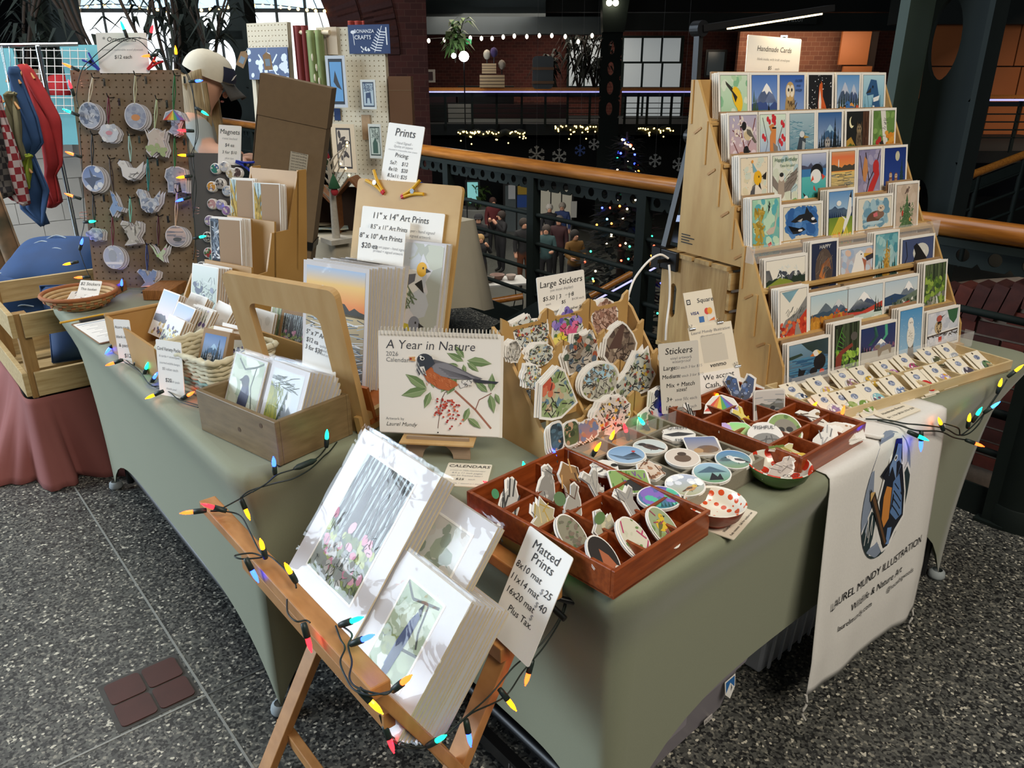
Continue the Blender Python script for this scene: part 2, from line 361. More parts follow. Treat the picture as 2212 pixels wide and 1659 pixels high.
for v0, v1 in ((-3, 12.5),):
    b = MB(); n = 14; prof = [(.045*cos(2*pi*k/n), .038*sin(2*pi*k/n)) for k in range(n)]
    vs = [rp_(v, 1.05+z, x) for v in (v0, v1) for x, z in prof]
    b.add(vs, [(k, (k+1) % n, (k+1) % n+n, k+n) for k in range(n)], None, True); ob('handrail', b, OAKR, rail)
    b = MB(); b.add([rp_(v, z, x) for v in (v0, v1) for x, z in ((-.03, 1.012), (.03, 1.012), (.03, .985), (-.03, .985))], [(0, 1, 5, 4), (1, 2, 6, 5), (2, 3, 7, 6), (3, 0, 4, 7)]); ob('top_flat', b, GREENM, rail)
posts = [-1.9, -.55, .78, 1.72, 2.67, 3.6, 4.57, 5.55, 6.5, 7.5, 8.5, 9.5, 10.5, 11.5]
posts = [v for v in posts]
for v in posts:
    b = MB(); u = RU(v); b.box(u-.03, u+.03, v-.03, v+.03, .0, .99); ob('post', b, GREENM, rail)
    b = MB(); b.box(u-.05, u+.05, v-.05, v+.05, 0, .012); ob('post_foot', b, GREENM, rail)
for a, c in zip(posts[:-1], posts[1:]):
    b = MB(); n = max(2, round((c-a-.1)/.105)); pt = (c-a-.06)/n; h0, h1 = .915, .995; rr = .024
    for i in range(n):
        va = a+.03+i*pt; vc = va+pt/2; zc = (h0+h1)/2; N = 16; ring = []; out = []
        for k in range(N):
            an = 2*pi*k/N; dx, dz = cos(an), sin(an); s = min((pt/2)/abs(dx) if abs(dx) > 1e-6 else 9, ((h1-h0)/2)/abs(dz) if abs(dz) > 1e-6 else 9)
            out.append((vc+dx*s, zc+dz*s)); ring.append((vc+dx*rr, zc+dz*rr))
        for sx in (-.004, .004):
            b.add([(RU(v)+sx, v, z) for v, z in out+ring], [(k, (k+1) % N, N+(k+1) % N, N+k) for k in range(N)])
        b.add([(RU(v)+sx, v, z) for sx in (-.004, .004) for v, z in ring], [(k, (k+1) % N, N+(k+1) % N, N+k) for k in range(N)])
    ob('holed_plate', b, GREENM, rail)
    for z in (.262, .42, .588, .764):
        b = MB(); b.tube([rp_(a, z), rp_(c, z)], .014, 8); ob('bar', b, GREENM, rail)
    b = MB(); b.add([(RU(v)+sx, v, z) for v in (a, c) for sx, z in ((-.005, .12), (.005, .12), (.005, .0), (-.005, .0))], [(0, 1, 5, 4), (1, 2, 6, 5), (2, 3, 7, 6), (3, 0, 4, 7)]); ob('kick_plate', b, GREENM, rail)
BRICK = mat('red_brick', '6a2c1d', .8, noise=.35, scale=25, bump=.2); BRICK2 = mat('dark_brick', '4d2016', .8, noise=.35, scale=25, bump=.2); MORT = mat('mortar', '8d7b6a', .9, noise=.2, scale=50)
pu = 3.42; wall = MB(); wall.prism([(-2.2, -.6), (2.4, -.6), (2.4, .55), (1.55, .62), (1.25, .72), (.95, .80), (.5, .86), (0, .88), (-2.2, .88)], 0, .3, None, MX(((0, 0, 1, pu+.012), (1, 0, 0, 0), (0, 1, 0, 0), (0, 0, 0, 1))))
wr = struct('wall_brick_pier', wall, MORT)
bm_ = MB(); bm_.box(-.006, .1, -.095, .095, -.026, .026); bme = bm_.mesh('brick', BRICK); bme2 = bm_.mesh('brick', BRICK2); BZ = .063; rnd = random.Random(3)
for j in range(14):
    z = .03+j*BZ
    for i in range(14):
        v = .12+i*.2+(j % 2)*.1
        top = .80-.24*max(0, (v-.95)) if v > .95 else .84
        if z > top-.13 or v > 2.2: continue
        o = bpy.data.objects.new('brick', rnd.choice((bme, bme, bme2))); COL.objects.link(o); o.parent = wr; o.location = (pu+.004+rnd.uniform(0, .004), v, z)
bs = MB(); bs.box(-.008, .1, -.027, .027, -.075, .075); bsm = bs.mesh('brick', BRICK); bsm2 = bs.mesh('brick', BRICK2)
for i in range(30):
    v = .05+i*.064; top = (.80-.24*(v-.95)) if v > .95 else .84
    o = bpy.data.objects.new('brick', rnd.choice((bsm, bsm2))); COL.objects.link(o); o.parent = wr; o.location = (pu, v, top-.06); o.rotation_euler = (.23 if v > .95 else .05, 0, 0)
cb = P(2165, 1135, 0); cb.x += .02; c = thing('round_column', 'dark green round steel column at the right end of the display', 'column', T(cb.x+.05, cb.y-.02, 0))
b = MB(); b.lathe([(.105, 0), (.105, 3.5)], 28); ob('shaft', b, GREENM, c)
b = MB(); b.lathe([(.109, .0), (.109, .085), (.105, .09)], 28); ob('base_sleeve', b, GREENM, c)
b = MB(); b.tube([(0, .1, .39), (0, .75, .39)], .017, 8); ob('side_bar', b, GREENM, c)
gu = 3.62; ga = 1.345; gb = 1.60; gz0 = -3.6; gz1 = 5
c = thing('steel_column', 'massive green steel column with oval holes behind the card rack', 'column')
b = MB(); b.box(gu-.01, gu+.0, gb, gb+.0, gz0, gz1)
def holed_web(b, y0, y1, z0, z1, holes, x, t, N=24, yc=None):
    zs = [z0]
    for zc, ry, rz in holes: zs += [zc-rz-.08, zc+rz+.08]
    zs.append(z1); yc0 = yc or (y0+y1)/2
    for i in range(0, len(zs), 2): b.box(x, x+t, y0, y1, zs[i], zs[i+1])
    for (zc, ry, rz), za, zb in zip(holes, zs[1::2], zs[2::2]):
        out = []; ring = []
        for k in range(N):
            an = 2*pi*k/N; dx, dz = cos(an), sin(an); s = min(((y1-yc0) if dx > 0 else (yc0-y0))/abs(dx) if abs(dx) > 1e-6 else 99, ((zb-za)/2)/abs(dz) if abs(dz) > 1e-6 else 99)
            out.append((yc0+dx*s, zc+dz*s)); ring.append((yc0+dx*ry, zc+dz*rz))
        for sx in (x, x+t): b.add([(sx, y, z) for y, z in out+ring], [(k, (k+1) % N, N+(k+1) % N, N+k) for k in range(N)])
        b.add([(sx, y, z) for sx in (x, x+t) for y, z in ring], [(k, (k+1) % N, N+(k+1) % N, N+k) for k in range(N)])
b = MB(); holed_web(b, 1.36, 1.60, gz0, gz1, [(.98, .062, .155), (1.69, .062, .155), (2.4, .062, .155)], 3.60, .03, yc=1.535); ob('web', b, GREENM, c)
b = MB(); b.box(3.38, 3.60, 1.60, 1.64, gz0, gz1); ob('flange', b, GREENL, c)
b = MB(); b.box(3.52, 3.66, 1.34, 1.36, gz0, gz1); ob('flange', b, GREENM, c)
BLOCK = mat('white_block', 'b9bab8', .7, noise=.06, scale=8); BJOINT = mat('block_joint', '8e8f8e', .8)
wv = 8.9; wl = MB(); wl.box(-9, 2.2, wv+.012, wv+.3, 0, 1.28); w = struct('wall_left', wl, BJOINT)
bm_ = MB(); bm_.box(-.197, .197, 0, .1, -.097, .097); bme = bm_.mesh('block', BLOCK)
for j in range(6):
    for i in range(8):
        u = -1.2+i*.4+(j % 2)*.2
        o = bpy.data.objects.new('block', bme); COL.objects.link(o); o.parent = w; o.location = (u, wv, .1+j*.2)
def cover_table(name, label, u0, u1, v0, v1, feet, arch, seg=26):
    """top rectangle with rounded lip; sides stretch down to feet; feet: inset at (u0,v0),(u1,v0),(u1,v1),(u0,v1) as (du,dv)"""
    t = thing(name, label, 'table', T((u0+u1)/2, (v0+v1)/2, 0)); ox, oy = (u0+u1)/2, (v0+v1)/2
    cor = [(u0, v0), (u1, v0), (u1, v1), (u0, v1)]; r = .055
    rim = []                                # rim loop with corner index/side parameter
    for i in range(4):
        ax, ay = cor[i]; bx, by = cor[(i+1) % 4]; L = sqrt((bx-ax)**2+(by-ay)**2); dx, dy = (bx-ax)/L, (by-ay)/L
        for k in range(seg):
            s = k/seg; d = s*L; rim.append((ax+dx*d, ay+dy*d, i, s))
    def rnd_(x, y):                         # pull the corners round
        cx = min(max(x, u0+r), u1-r); cy = min(max(y, v0+r), v1-r); ex, ey = x-cx, y-cy; L = sqrt(ex*ex+ey*ey)
        if L > r and abs(ex) > 1e-6 and abs(ey) > 1e-6: return cx+ex/L*r, cy+ey/L*r
        return x, y
    N = len(rim); b = MB(); rows = []
    for k, (ins, z) in enumerate(((.028, .74), (.012, .7385), (.003, .732), (0, .72), (0, .705), (.002, .692))):
        row = []
        for x, y, i, s in rim:
            x, y = rnd_(x, y); mx, my = (u0+u1)/2, (v0+v1)/2
            row.append((mx+(x-mx)*(1-ins/abs(u1-u0)*2)-ox, my+(y-my)*(1-ins/abs(v1-v0)*2)-oy, z))
        rows.append(row)
    M_ = 16; ft = [(cx+du, cy+dv) for (cx, cy), (du, dv) in zip(cor, feet)]
    for j in range(1, M_+1):
        tt = j/M_; row = []
        for x, y, i, s in rim:
            x, y = rnd_(x, y); (ax, ay), (bx, by) = ft[i], ft[(i+1) % 4]
            e = min(1, 1.6*min(s, 1-s)*2); sm = s
            fx, fy = ax+(bx-ax)*sm, ay+(by-ay)*sm
            # waist: the cloth is drawn in a little between the feet
            hz = arch[i]*(1-abs(2*s-1)**5)+.012
            z = .692+(hz-.692)*tt; q = (.692-z)/.68
            k = 1-(1-q)**2.6
            g = .03*min(1, tt*5); mx, my = (u0+u1)/2, (v0+v1)/2; x, y = mx+(x-mx)*(1-2*g/(u1-u0)), my+(y-my)*(1-2*g/(v1-v0))
            px, py = x+(fx-x)*k*.95, y+(fy-y)*k*.95
            row.append((px-ox, py-oy, z))
        rows.append(row)
    vs = [p for row in rows for p in row]
    fs = [(j*N+k, (j+1)*N+k, (j+1)*N+(k+1) % N, j*N+(k+1) % N) for j in range(len(rows)-1) for k in range(N)]
    b.add(vs, fs, None, True); b.add(rows[0], [tuple(range(N))[::-1]]); c = ob('stretch_cover', b, CLOTH, t)
    for f in b.f[-1:]: pass
    for fx, fy in ft:
        b = MB(); b.lathe([(.0, .0), (.024, .002), (.027, .01), (.024, .025), (.016, .03)], 12, T=T(fx-ox, fy-oy, 0)); ob('foot_pocket', b, mat('grey_foot_cloth', '9aa3a6', .8), t)
    for (ax, ay), (bx, by) in ((ft[0], ft[3]), (ft[1], ft[2])):
        b = MB()
        ax += (.05 if ax < ox else -.05); bx = ax; ay, by = ay+.03, by-.03
        for z in (.10,): b.tube([(ax-ox, ay-oy, z), (bx-ox, by-oy, z)], .016, 10)
        b.tube([(ax-ox, ay-oy, .02), (ax-ox, ay-oy, .7)], .014, 8); b.tube([(ax-ox, by-oy, .02), (ax-ox, by-oy, .7)], .014, 8)
        ob('leg_frame', b, BLACKM, t)
    return t
TL = cover_table('covered_table', 'long table under a sage green stretch cover running away to the left', .5, 1.27, 1.53, 3.44, [(.05, .075), (-.05, .075), (-.05, -.28), (.05, -.28)], [.17, .2, .17, .2])
TR = cover_table('covered_table', 'table under a sage green stretch cover with a white banner, at the right', .825, 2.76, .71, 1.475, [(.05, .05), (-.28, .05), (-.28, -.05), (.05, -.05)], [.29, .17, .25, .19])
b = MB(); b.box(.86-1.7925, .885-1.7925, .9-1.0925, 1.18-1.0925, .05, .085); fr = ob('leg_bar', b, BLACKP, TR)
ob('lettering', text_mb([('LIFETIME', 0, 0, .022)], .1), mat('bar_print', '9a9a9a', .5), TR, M=T(.859-1.7925, 1.0-1.0925, .062) @ Rz(-90) @ Rx(90))
FM = MX((RGT, FWD, V((0, 0, 1)))).transposed().to_4x4()          # X to the right, Y away, Z up
def fx(px, py, D): q = PD(px, py, D); return q.dot(RGT), q.z
def fbox(x0, y0, x1, y1, D, dep=.1, b=None, c=None):
    ym = (y0+y1)/2; X0 = fx(x0, ym, D)[0]; X1 = fx(x1, ym, D)[0]; Z1 = fx(x0, y0, D)[1]; Z0 = fx(x0, y1, D)[1]
    b = b or MB(); return b.box(X0, X1, D, D+dep, Z0, Z1, c)
def fob(name, x0, y0, x1, y1, D, dep, m, parent=None, **k):
    return ob(name, fbox(x0, y0, x1, y1, D, dep), m, parent, M=None if parent else FM, **k)
def fstruct(name, x0, y0, x1, y1, D, dep, m): return fob(name, x0, y0, x1, y1, D, dep, m, kind='structure')
SLATE = mat('slate_paint', '2b3437', .7, noise=.1, scale=1); SLATEL = mat('slate_beam', '3a444a', .6, noise=.08, scale=1); DARKW = mat('dark_wall', '0d1113', .8); MAROON = mat('maroon_panel', '2a1216', .7); OFFW = mat('offwhite_panel', '8a8c88', .7)
BRK = MAT['red_brick']
def brickwall(name, c1, c2, mortar, sc):
    m = bpy.data.materials.new(name); m.use_nodes = True; nt = m.node_tree; b = nt.nodes['Principled BSDF']; L = nt.links.new
    tc = nt.nodes.new('ShaderNodeTexCoord'); mp = nt.nodes.new('ShaderNodeMapping'); mp.inputs['Rotation'].default_value = (pi/2, 0, 0); t = nt.nodes.new('ShaderNodeTexBrick')
    L(tc.outputs['Object'], mp.inputs[0]); L(mp.outputs[0], t.inputs[0]); t.inputs['Scale'].default_value = sc
    t.inputs['Color1'].default_value = hexc(c1); t.inputs['Color2'].default_value = hexc(c2); t.inputs['Mortar'].default_value = hexc(mortar); t.inputs['Mortar Size'].default_value = .012
    L(t.outputs[0], b.inputs['Base Color']); b.inputs['Roughness'].default_value = .85; return m
FARBRK = brickwall('far_brick', '5a2a22', '46201b', '6b4a40', 2.2)
GLASSL = mat('lit_window', 'aab2b4', .3, emit='c9d3d6', es=.22); GLASSD = mat('dim_glass', '39403f', .2, emit='8a9698', es=.05)
fstruct('wall_back', -900, -700, 3000, 900, 36, .3, DARKW)
b = MB(); b.box(-40, 40, -8, 40, 9, 9.3); ob('ceiling', b, DARKW, kind='structure', M=FM)
b = MB(); b.box(-40, 40, -9.3, -9, -4, 9); ob('wall_behind', b, mat('behind_wall', '4a4a48', .8), kind='structure', M=FM)
fstruct('floor_far_gallery', 560, 268, 2080, 292, 27.1, 9, mat('gallery_slab', '141a1b', .8))
fstruct('wall_far_gallery', 880, 60, 2080, 262, 33, .2, FARBRK)
fstruct('trim_1', 820, 36, 1330, 74, 27.4, .6, SLATEL)
fstruct('trim_2', 820, -160, 1180, 36, 28, .4, SLATE)
fstruct('trim_3', 1340, 28, 2010, 66, 27.4, .6, mat('dark_beam', '1d2321', .7))
fstruct('trim_4', 1180, -160, 2010, 26, 29, .4, mat('dark_soffit', '151a19', .7))
for k, (x0, y0, x1, y1, m) in enumerate(((968, 225, 1018, 268, OFFW), (1022, 225, 1225, 256, MAROON), (1022, 256, 1225, 270, OFFW), (890, 225, 966, 262, DARKW))):
    fstruct('trim_%d' % (k+5), x0, y0, x1, y1, 28.2, .1, m)
fr = thing('railing', 'distant railing across the atrium with a strip of white lights along its top', 'railing', FM)
for x0, x1 in ((880, 1296), (1344, 1530)):
    fob('handrail', x0, 189, x1, 196, 26.95, .12, OAKR, fr)
    fob('light_strip', x0, 197, x1, 200, 26.9, .05, mat('led_strip', 'fff', .5, emit='a9a6f5', es=.75), fr)
    fob('holed_plate', x0, 201, x1, 209, 27, .03, GREENM, fr)
    for y in (222, 233, 244, 255): fob('bar', x0, y, x1, y+1.6, 27, .03, GREENM, fr)
for x in (900, 962, 1020, 1073, 1127, 1178, 1226, 1274, 1350, 1378, 1398, 1450): fob('post', x-2.5, 200, x+2.5, 275, 27, .06, GREENM, fr)
WARMB = mat('warm_bulb', 'fff', .5, emit='ffcf70', es=5); COOLB = mat('cool_bulb', 'fff', .5, emit='fff0d0', es=7)
FOL = mat('dark_foliage', '16211a', .8, noise=.4, scale=8); FOL2 = mat('leaf_green', '4c6b35', .6, noise=.4, scale=6)
rs = random.Random(11)
for k, (x0, x1, y) in enumerate(((888, 920, 292), (990, 1136, 292), (1198, 1295, 280), (1378, 1455, 285))):
    g = thing('garland', ['short garland of warm lights at the left end of the far gallery', 'long garland of warm lights hanging under the far gallery', 'garland of warm lights left of the far dark column', 'garland of warm lights right of the far dark column'][k], 'garland', FM)
    b = MB(); pts = [V((fx(x, y-4+3*sin(x*.2), 26.8)[0], 26.8, fx(x, y-4+3*sin(x*.2), 26.8)[1])) for x in range(x0, x1, 6)]; b.tube(pts, .11, 6); ob('greenery', b, FOL, g)
    b = MB()
    for i in range(int((x1-x0)*.38)):
        x = rs.uniform(x0, x1); yy = y-8+rs.expovariate(.11)*(.5+.5*sin(x*.23)); X, Z = fx(x, min(yy, y+20), 26.7); b.ball((X, 26.66, Z), .024, n=6)
    ob('bulbs', b, WARMB, g, kind='stuff')
g = thing('string_lights', 'string of bare white bulbs across the far gallery opening', 'lights', FM)
xs = [892, 926, 960, 1016, 1040, 1063, 1087, 1111, 1138, 1165, 1192, 1221, 1249, 1279]
b = MB(); b.tube([V((fx(x, y, 26.6)[0], 26.6, fx(x, y, 26.6)[1])) for x, y in zip(xs, (85, 84, 82, 78, 79, 79, 78, 76, 76, 74, 74, 77, 78, 74))], .012, 5); ob('wire', b, BLACKP, g)
for x, y in zip(xs, (90, 88, 86, 82, 83, 83, 80, 78, 79, 77, 77, 79, 90, 77)):
    X, Z = fx(x, y, 26.6); b = MB(); b.ball((X, 26.6, Z), .05, n=8, rz=.07); ob('bulb', b, COOLB, g)
c = thing('steel_column', 'far dark steel column with four oval holes in the middle of the atrium', 'column', FM)
X0 = fx(1297, 150, 26)[0]; X1 = fx(1342, 150, 26)[0]
hs = [(fx(1320, y, 26)[1], .1, .19) for y in (235, 190, 148, 103)]
b = MB(); holed_web(b, X0, X1, -3.6, fx(1300, 70, 26)[1], hs, 0, .06); b.v = [V((p.y, 26+p.x, p.z)) for p in b.v]; ob('web', b, GREENM, c)
Zt = fx(1300, 70, 26)[1]; b = MB(); b.prism([(X0, Zt), (X1, Zt), (X1+.2, Zt+1.6), (X0-.1, Zt+1.6)], -.3, .3, None, MX(((1, 0, 0, 0), (0, 0, -1, 26), (0, 1, 0, 0), (0, 0, 0, 1)))); ob('capital', b, GREENM, c)
for x in (1316, 1330):
    X, Z = fx(x, 6, 25.5); b = MB(); b.ball((X, 25.5, Z), .09, n=10); ob('spot_lamp', b, mat('spot_glow', 'fff', .5, emit='fff1cf', es=16), c)
def window(n, x0, y0, x1, y1, D, nx, ny, glass, fm):
    w = fob('window_%d' % n, x0-3, y0-3, x1+3, y1+3, D+.06, .06, fm, kind='structure')
    for i in range(nx):
        for j in range(ny):
            fob('pane', x0+(x1-x0)*(i+.06)/nx, y0+(y1-y0)*(j+.04)/ny, x0+(x1-x0)*(i+.94)/nx, y0+(y1-y0)*(j+.96)/ny, D, .05, glass, w)
window(1, 1345, 80, 1472, 190, 32.5, 3, 2, GLASSL, GREENM); window(2, 1228, 82, 1298, 190, 32.5, 2, 1, GLASSL, GREENM)
window(3, 1526, 110, 1566, 165, 32.6, 1, 1, GLASSD, BLACKM); window(4, 1345, 205, 1472, 262, 32.5, 3, 1, GLASSL, GREENM)
fstruct('wall_far_right_brick', 1588, 64, 1815, 300, 31, .3, brickwall('warm_far_brick', '7a4a34', '693c2a', '8a6650', 1.6))
ORP = mat('orange_panel', 'a65f2f', .55, noise=.1, scale=1.5); JOINT = mat('panel_joint', '26160d', .8)
wq = fstruct('wall_far_right_panels', 1815, 56, 1880, 330, 30.4, .2, JOINT)
for y0, y1 in ((58, 140), (143, 215), (218, 300)): fob('panel', 1817, y0, 1879, y1, 30.3, .12, ORP, wq)
wq = fstruct('wall_right_panels', 1960, 20, 2560, 330, 22, .2, JOINT)
for x0, x1 in ((1962, 2125), (2128, 2198), (2201, 2330), (2333, 2450)):
    for y0, y1 in ((52, 142), (145, 213), (216, 322)): fob('panel', x0, y0, x1, y1, 21.9, .12, ORP, wq)
fstruct('trim_9', 1960, -200, 2560, 52, 21.5, .6, mat('dark_beam', '1d2321', .7)); fstruct('floor_right_gallery', 1990, 326, 2500, 352, 17, 5, DARKW)
r2 = thing('railing', 'railing with a white light strip in front of the orange panelled wall', 'railing', FM)
fob('handrail', 2100, 205, 2420, 212, 16.5, .08, OAKR, r2); fob('light_strip', 2100, 214, 2420, 218, 16.45, .04, MAT['led_strip'], r2); fob('holed_plate', 2100, 220, 2420, 230, 16.5, .03, GREENM, r2)
for y in (245, 262, 279, 296): fob('bar', 2100, y, 2420, y+3, 16.5, .03, GREENM, r2)
for x in (2110, 2195, 2290): fob('post', x-3, 214, x+3, 330, 16.5, .05, GREENM, r2)
r3 = thing('railing', 'sloping oak handrail of the stairs seen at the right edge', 'railing', FM)
pa, pb = PD(2080, 385, 10), PD(2260, 316, 10); A_ = V((pa.dot(RGT), 10, pa.z)); B_ = V((pb.dot(RGT), 10, pb.z))
b = MB(); b.tube([A_, B_], .05, 10); ob('handrail', b, OAKR, r3)
for d in (.22, .45, .7): b = MB(); b.tube([A_-V((0, 0, d)), B_-V((0, 0, d))], .02, 6); ob('bar', b, GREENM, r3)
b = MB(); b.add([A_-V((0, .02, .07)), B_-V((0, .02, .07)), B_-V((0, .02, .2)), A_-V((0, .02, .2))], [(0, 1, 2, 3)]); ob('side_plate', b, GREENM, r3)
for t_ in (.2, .75):
    q = A_.lerp(B_, t_); b = MB(); b.tube([q, q-V((0, 0, 1.2))], .03, 8); ob('post', b, GREENM, r3)
o = ob('exit_sign', fbox(1006, 84, 1018, 95, 26.4, .06), mat('exit_green', '1c8a45', .5, emit='1fb060', es=.9), None, 'green lit EXIT sign beside the far potted plant', 'sign', M=FM)
X, Z = fx(1012, 93, 26.39); ob('lettering', text_mb([('EXIT', X, 0, .1)], 0), PAPER, o, M=T(0, 26.39, Z) @ Rx(90))
o = ob('elevator_sign', fbox(1655, 28, 1765, 52, 26.9, .05), MAT['dark_beam'], None, 'grey elevator lettering on the far dark beam', 'sign', M=FM)
X, Z = fx(1704, 47, 26.88); ob('lettering', text_mb([('• Elevator', X, 0, .24)], 0), mat('sign_grey', 'a6aba8', .5), o, M=T(0, 26.88, Z) @ Rx(90))
o = ob('wall_frame', fbox(1687, 76, 1701, 89, 26.5, .05), mat('white_lit', 'fff', .5, emit='eef4f6', es=1.3), None, 'small glowing white square on the far brick wall', 'sign', M=FM)
b = MB(); fbox(1691, 79.5, 1697, 86, 26.45, .04, b); ob('dark_centre', b, BLACKM, o)
l = thing('work_lamp', 'glaring white lamp standing in the far booth', 'lamp', FM)
X, Z = fx(1002, 122, 25.2); b = MB(); b.ball((X, 25.2, Z), .15, n=12); b.ball((X-.3, 25.2, Z+.02), .075, n=8); ob('glowing_heads', b, mat('lamp_glare', 'fff', .5, emit='f4fbff', es=40), l)
Zf = fx(1002, 270, 27)[1]; b = MB(); b.tube([(X, 25.2, Z), (X, 25.2, -3.6)], .02, 6); ob('stand', b, BLACKM, l)
def leafy(name, label, cat, base, h, n, L, m, M=None, stems=3, w=.12, spread=.35, seed=1, top=.3, droop=.5, group=None):
    r_ = random.Random(seed); t_ = thing(name, label, cat, M, group); b = MB(); sb = MB(); base = V(base)
    for s in range(stems):
        a = r_.uniform(0, 6.28); tip = base+V((cos(a)*spread*h*.5, sin(a)*spread*h*.5, h*r_.uniform(.7, 1))); pts = [base, base.lerp(tip, .5)+V((r_.uniform(-.05, .05)*h, 0, 0)), tip]; sb.tube(spline(pts, 4), .012*h, 5)
        for k in range(n//stems):
            f = top+(1-top)*r_.random(); p = base.lerp(tip, f); a2 = r_.uniform(0, 6.28); el = r_.uniform(-.3, .9); d = V((cos(a2)*cos(el), sin(a2)*cos(el), sin(el))); l_ = L*r_.uniform(.6, 1.2)
            sd = d.cross(V((0, 0, 1))).normalized()*w*l_; q1 = p+d*l_*.5+V((0, 0, .05*l_)); q2 = p+d*l_-V((0, 0, droop*l_))
            b.add([p, q1+sd, q2, q1-sd], [(0, 1, 2, 3)])
    ob('stems', sb, mat('bark', '2c221a', .9), t_); ob('foliage', b, m, t_, kind='stuff'); return t_
X, Z = fx(985, 190, 26.2); leafy('potted_plant', 'bright green potted plant lit by the far white lamp', 'plant', (X, 26.2, fx(985, 135, 26.2)[1]), 1.2, 80, .5, FOL2, FM, 4, .16, .5, 2)
for k, (x, w_) in enumerate(((1178, 1.0), (1250, 1.35), (1285, 1.1))):
    X, _ = fx(x, 190, 29); leafy('bamboo_plant', ['low bushy dark plant beside the folded grey board across the atrium', 'tall dark bamboo plant before the far window', 'dark bamboo plant touching the far column'][k], 'plant', (X, 29, fx(x, 200, 29)[1]), (1.3, 2.3, 2.2)[k], 170, .5, FOL, FM, 6, .1, .5, 20+k, .25, .7)
WSLAT = mat('pale_crate_slat', 'a88d6a', .7)
for k, (x0, y0, x1, y1) in enumerate(((1041, 137, 1072, 160), (1036, 162, 1056, 190), (1054, 162, 1090, 190))):
    t_ = thing('wooden_crate', ['upper slatted crate in the far booth stack', 'narrow slatted crate at the lower left of the far booth stack', 'wide slatted crate at the lower right of the far booth stack'][k], 'crate', FM)
    fob('crate_back', x0+1, y0+1, x1-1, y1, 26.32, .3, MAROON, t_)
    for i in range(4): fob('slat', x0, y0+(y1-y0)*i/4, x1, y0+(y1-y0)*(i+.8)/4, 26.3, .02, WSLAT, t_)
t_ = thing('folded_board', 'tall grey folded display board strapped shut across the atrium', 'board', FM)
X0, Z0 = fx(1150, 192, 26.5); X1, Z1 = fx(1196, 121, 26.5); b = MB(); b.prism(rrect(X1-X0, Z1-Z0, .12, 4, (X0+X1)/2, (Z0+Z1)/2), 0, .2, None, MX(((1, 0, 0, 0), (0, 0, -1, 26.7), (0, 1, 0, 0), (0, 0, 0, 1)))); ob('board', b, mat('grey_board', '4c5257', .6), t_)
for y in (148, 178): fob('strap', 1149, y-3, 1197, y+3, 26.45, .02, mat('tan_strap', '7a5a44', .7), t_)
for k, (x, y, c_) in enumerate(((1052, 118, 'b0a89a'), (1067, 113, '3a2c58'), (1084, 140, '8d8276'))):
    t_ = thing('hat_stand', ['pale knitted hat on a stand above the far crates', 'purple knitted hat on a stand above the far crates', 'beige knitted hat on a low stand right of the far crates'][k], 'hat', FM)
    X, Z = fx(x, y, 26.5); b = MB(); b.ball((X, 26.5, Z), .12, .12, .15, 10); ob('hat', b, mat('knit_%d' % k, c_, .9), t_); b = MB(); b.tube([(X, 26.5, Z), (X, 26.5, fx(x, (137, 137, 161)[k], 26.4)[1])], .02, 5); ob('stand', b, BLACKM, t_)
b = fbox(890, 190, 985, 262, 28.6, 1.2); ob('cloth_table', b, MAROON, None, 'far stall table under a dark maroon cloth', 'table', M=FM)
b = fbox(990, 186, 1110, 262, 28.6, 1.0); ob('cloth_table', b, mat('black_cloth', '111214', .9), None, 'far stall table under a black cloth below the crates', 'table', M=FM)
X, Z = fx(925, 165, 28.4); b = fbox(912, 150, 940, 178, 28.4, .05); o = ob('framed_picture', b, mat('pale_frame', '9a938a', .6), None, 'small pale framed picture on the far maroon table', 'picture', M=FM); ob('image', fbox(917, 155, 935, 173, 28.37, .04), MAROON, o)
LZ = -3.6
area('lower_hall_fill', (11, 15.5, -.5), (11, 15.5, -3.6), 7, 7, 230, (1, .93, .82))  # unseen fill added above the lower floor to brighten the hall
area('far_gallery_lamps', (19, 21.5, 3.4), (19, 21.5, 0), 8, 2, 190, (1, .85, .7)); area('right_gallery_lamps', (19.5, 3.2, 3.8), (20.5, 2, 1.2), 5, 2, 420, (1, .8, .6))
def lowD(px, py): q = P(px, py, LZ); return q.dot(FWD)
D0 = 27.5
fstruct('wall_lower_shops', 880, 300, 1900, 700, 31, .3, DARKW)
COUNTER = wood('orange_counter', 'a35a24', '8a481a', 3)
cw = fob('counter', 1070, 565, 1330, 625, 24, 1.5, COUNTER, label='long orange wooden counter in the hall below', cat='counter'); 
o = fob('counter_top', 1066, 558, 1334, 567, 23.9, 1.8, mat('counter_top', '4b3a2a', .4), cw)
for n, (x0, y0, x1, y1, nx, g_) in enumerate(((1008, 392, 1034, 440, 1, mat('cyan_glass', '9fd8d8', .3, emit='8fe0de', es=.35)), (1090, 395, 1142, 560, 2, GLASSD), (1166, 405, 1235, 560, 3, mat('shop_glass', '9a9a90', .3, emit='c9c0a8', es=.18)), (1455, 455, 1500, 480, 1, mat('blue_screen', '9fb4d8', .3, emit='b4c8f0', es=.6)))):
    window(10+n, x0, y0, x1, y1, 27.5, nx, 1, g_, BLACKM)
for k, (x0, y0, x1, y1, c_, lab) in enumerate(((1098, 400, 1113, 430, 'c9cdd0', 'white poster in the shop window below'), (1118, 402, 1142, 420, 'b9962c', 'yellow poster in the shop window below'), (1117, 422, 1142, 448, '2450a0', 'blue banner over the counter below'), (1233, 435, 1246, 470, 'd8d5cc', 'white notice board in the hall below beside the tree'))):
    fob('poster', x0, y0, x1, y1, 27.2, .04, mat('poster_%d' % k, c_, .6), label=lab, cat='poster')
t_ = pl_ = thing('planter', 'white round planter with a green shrub in the hall below', 'planter', T(*P(1032, 497, LZ)))
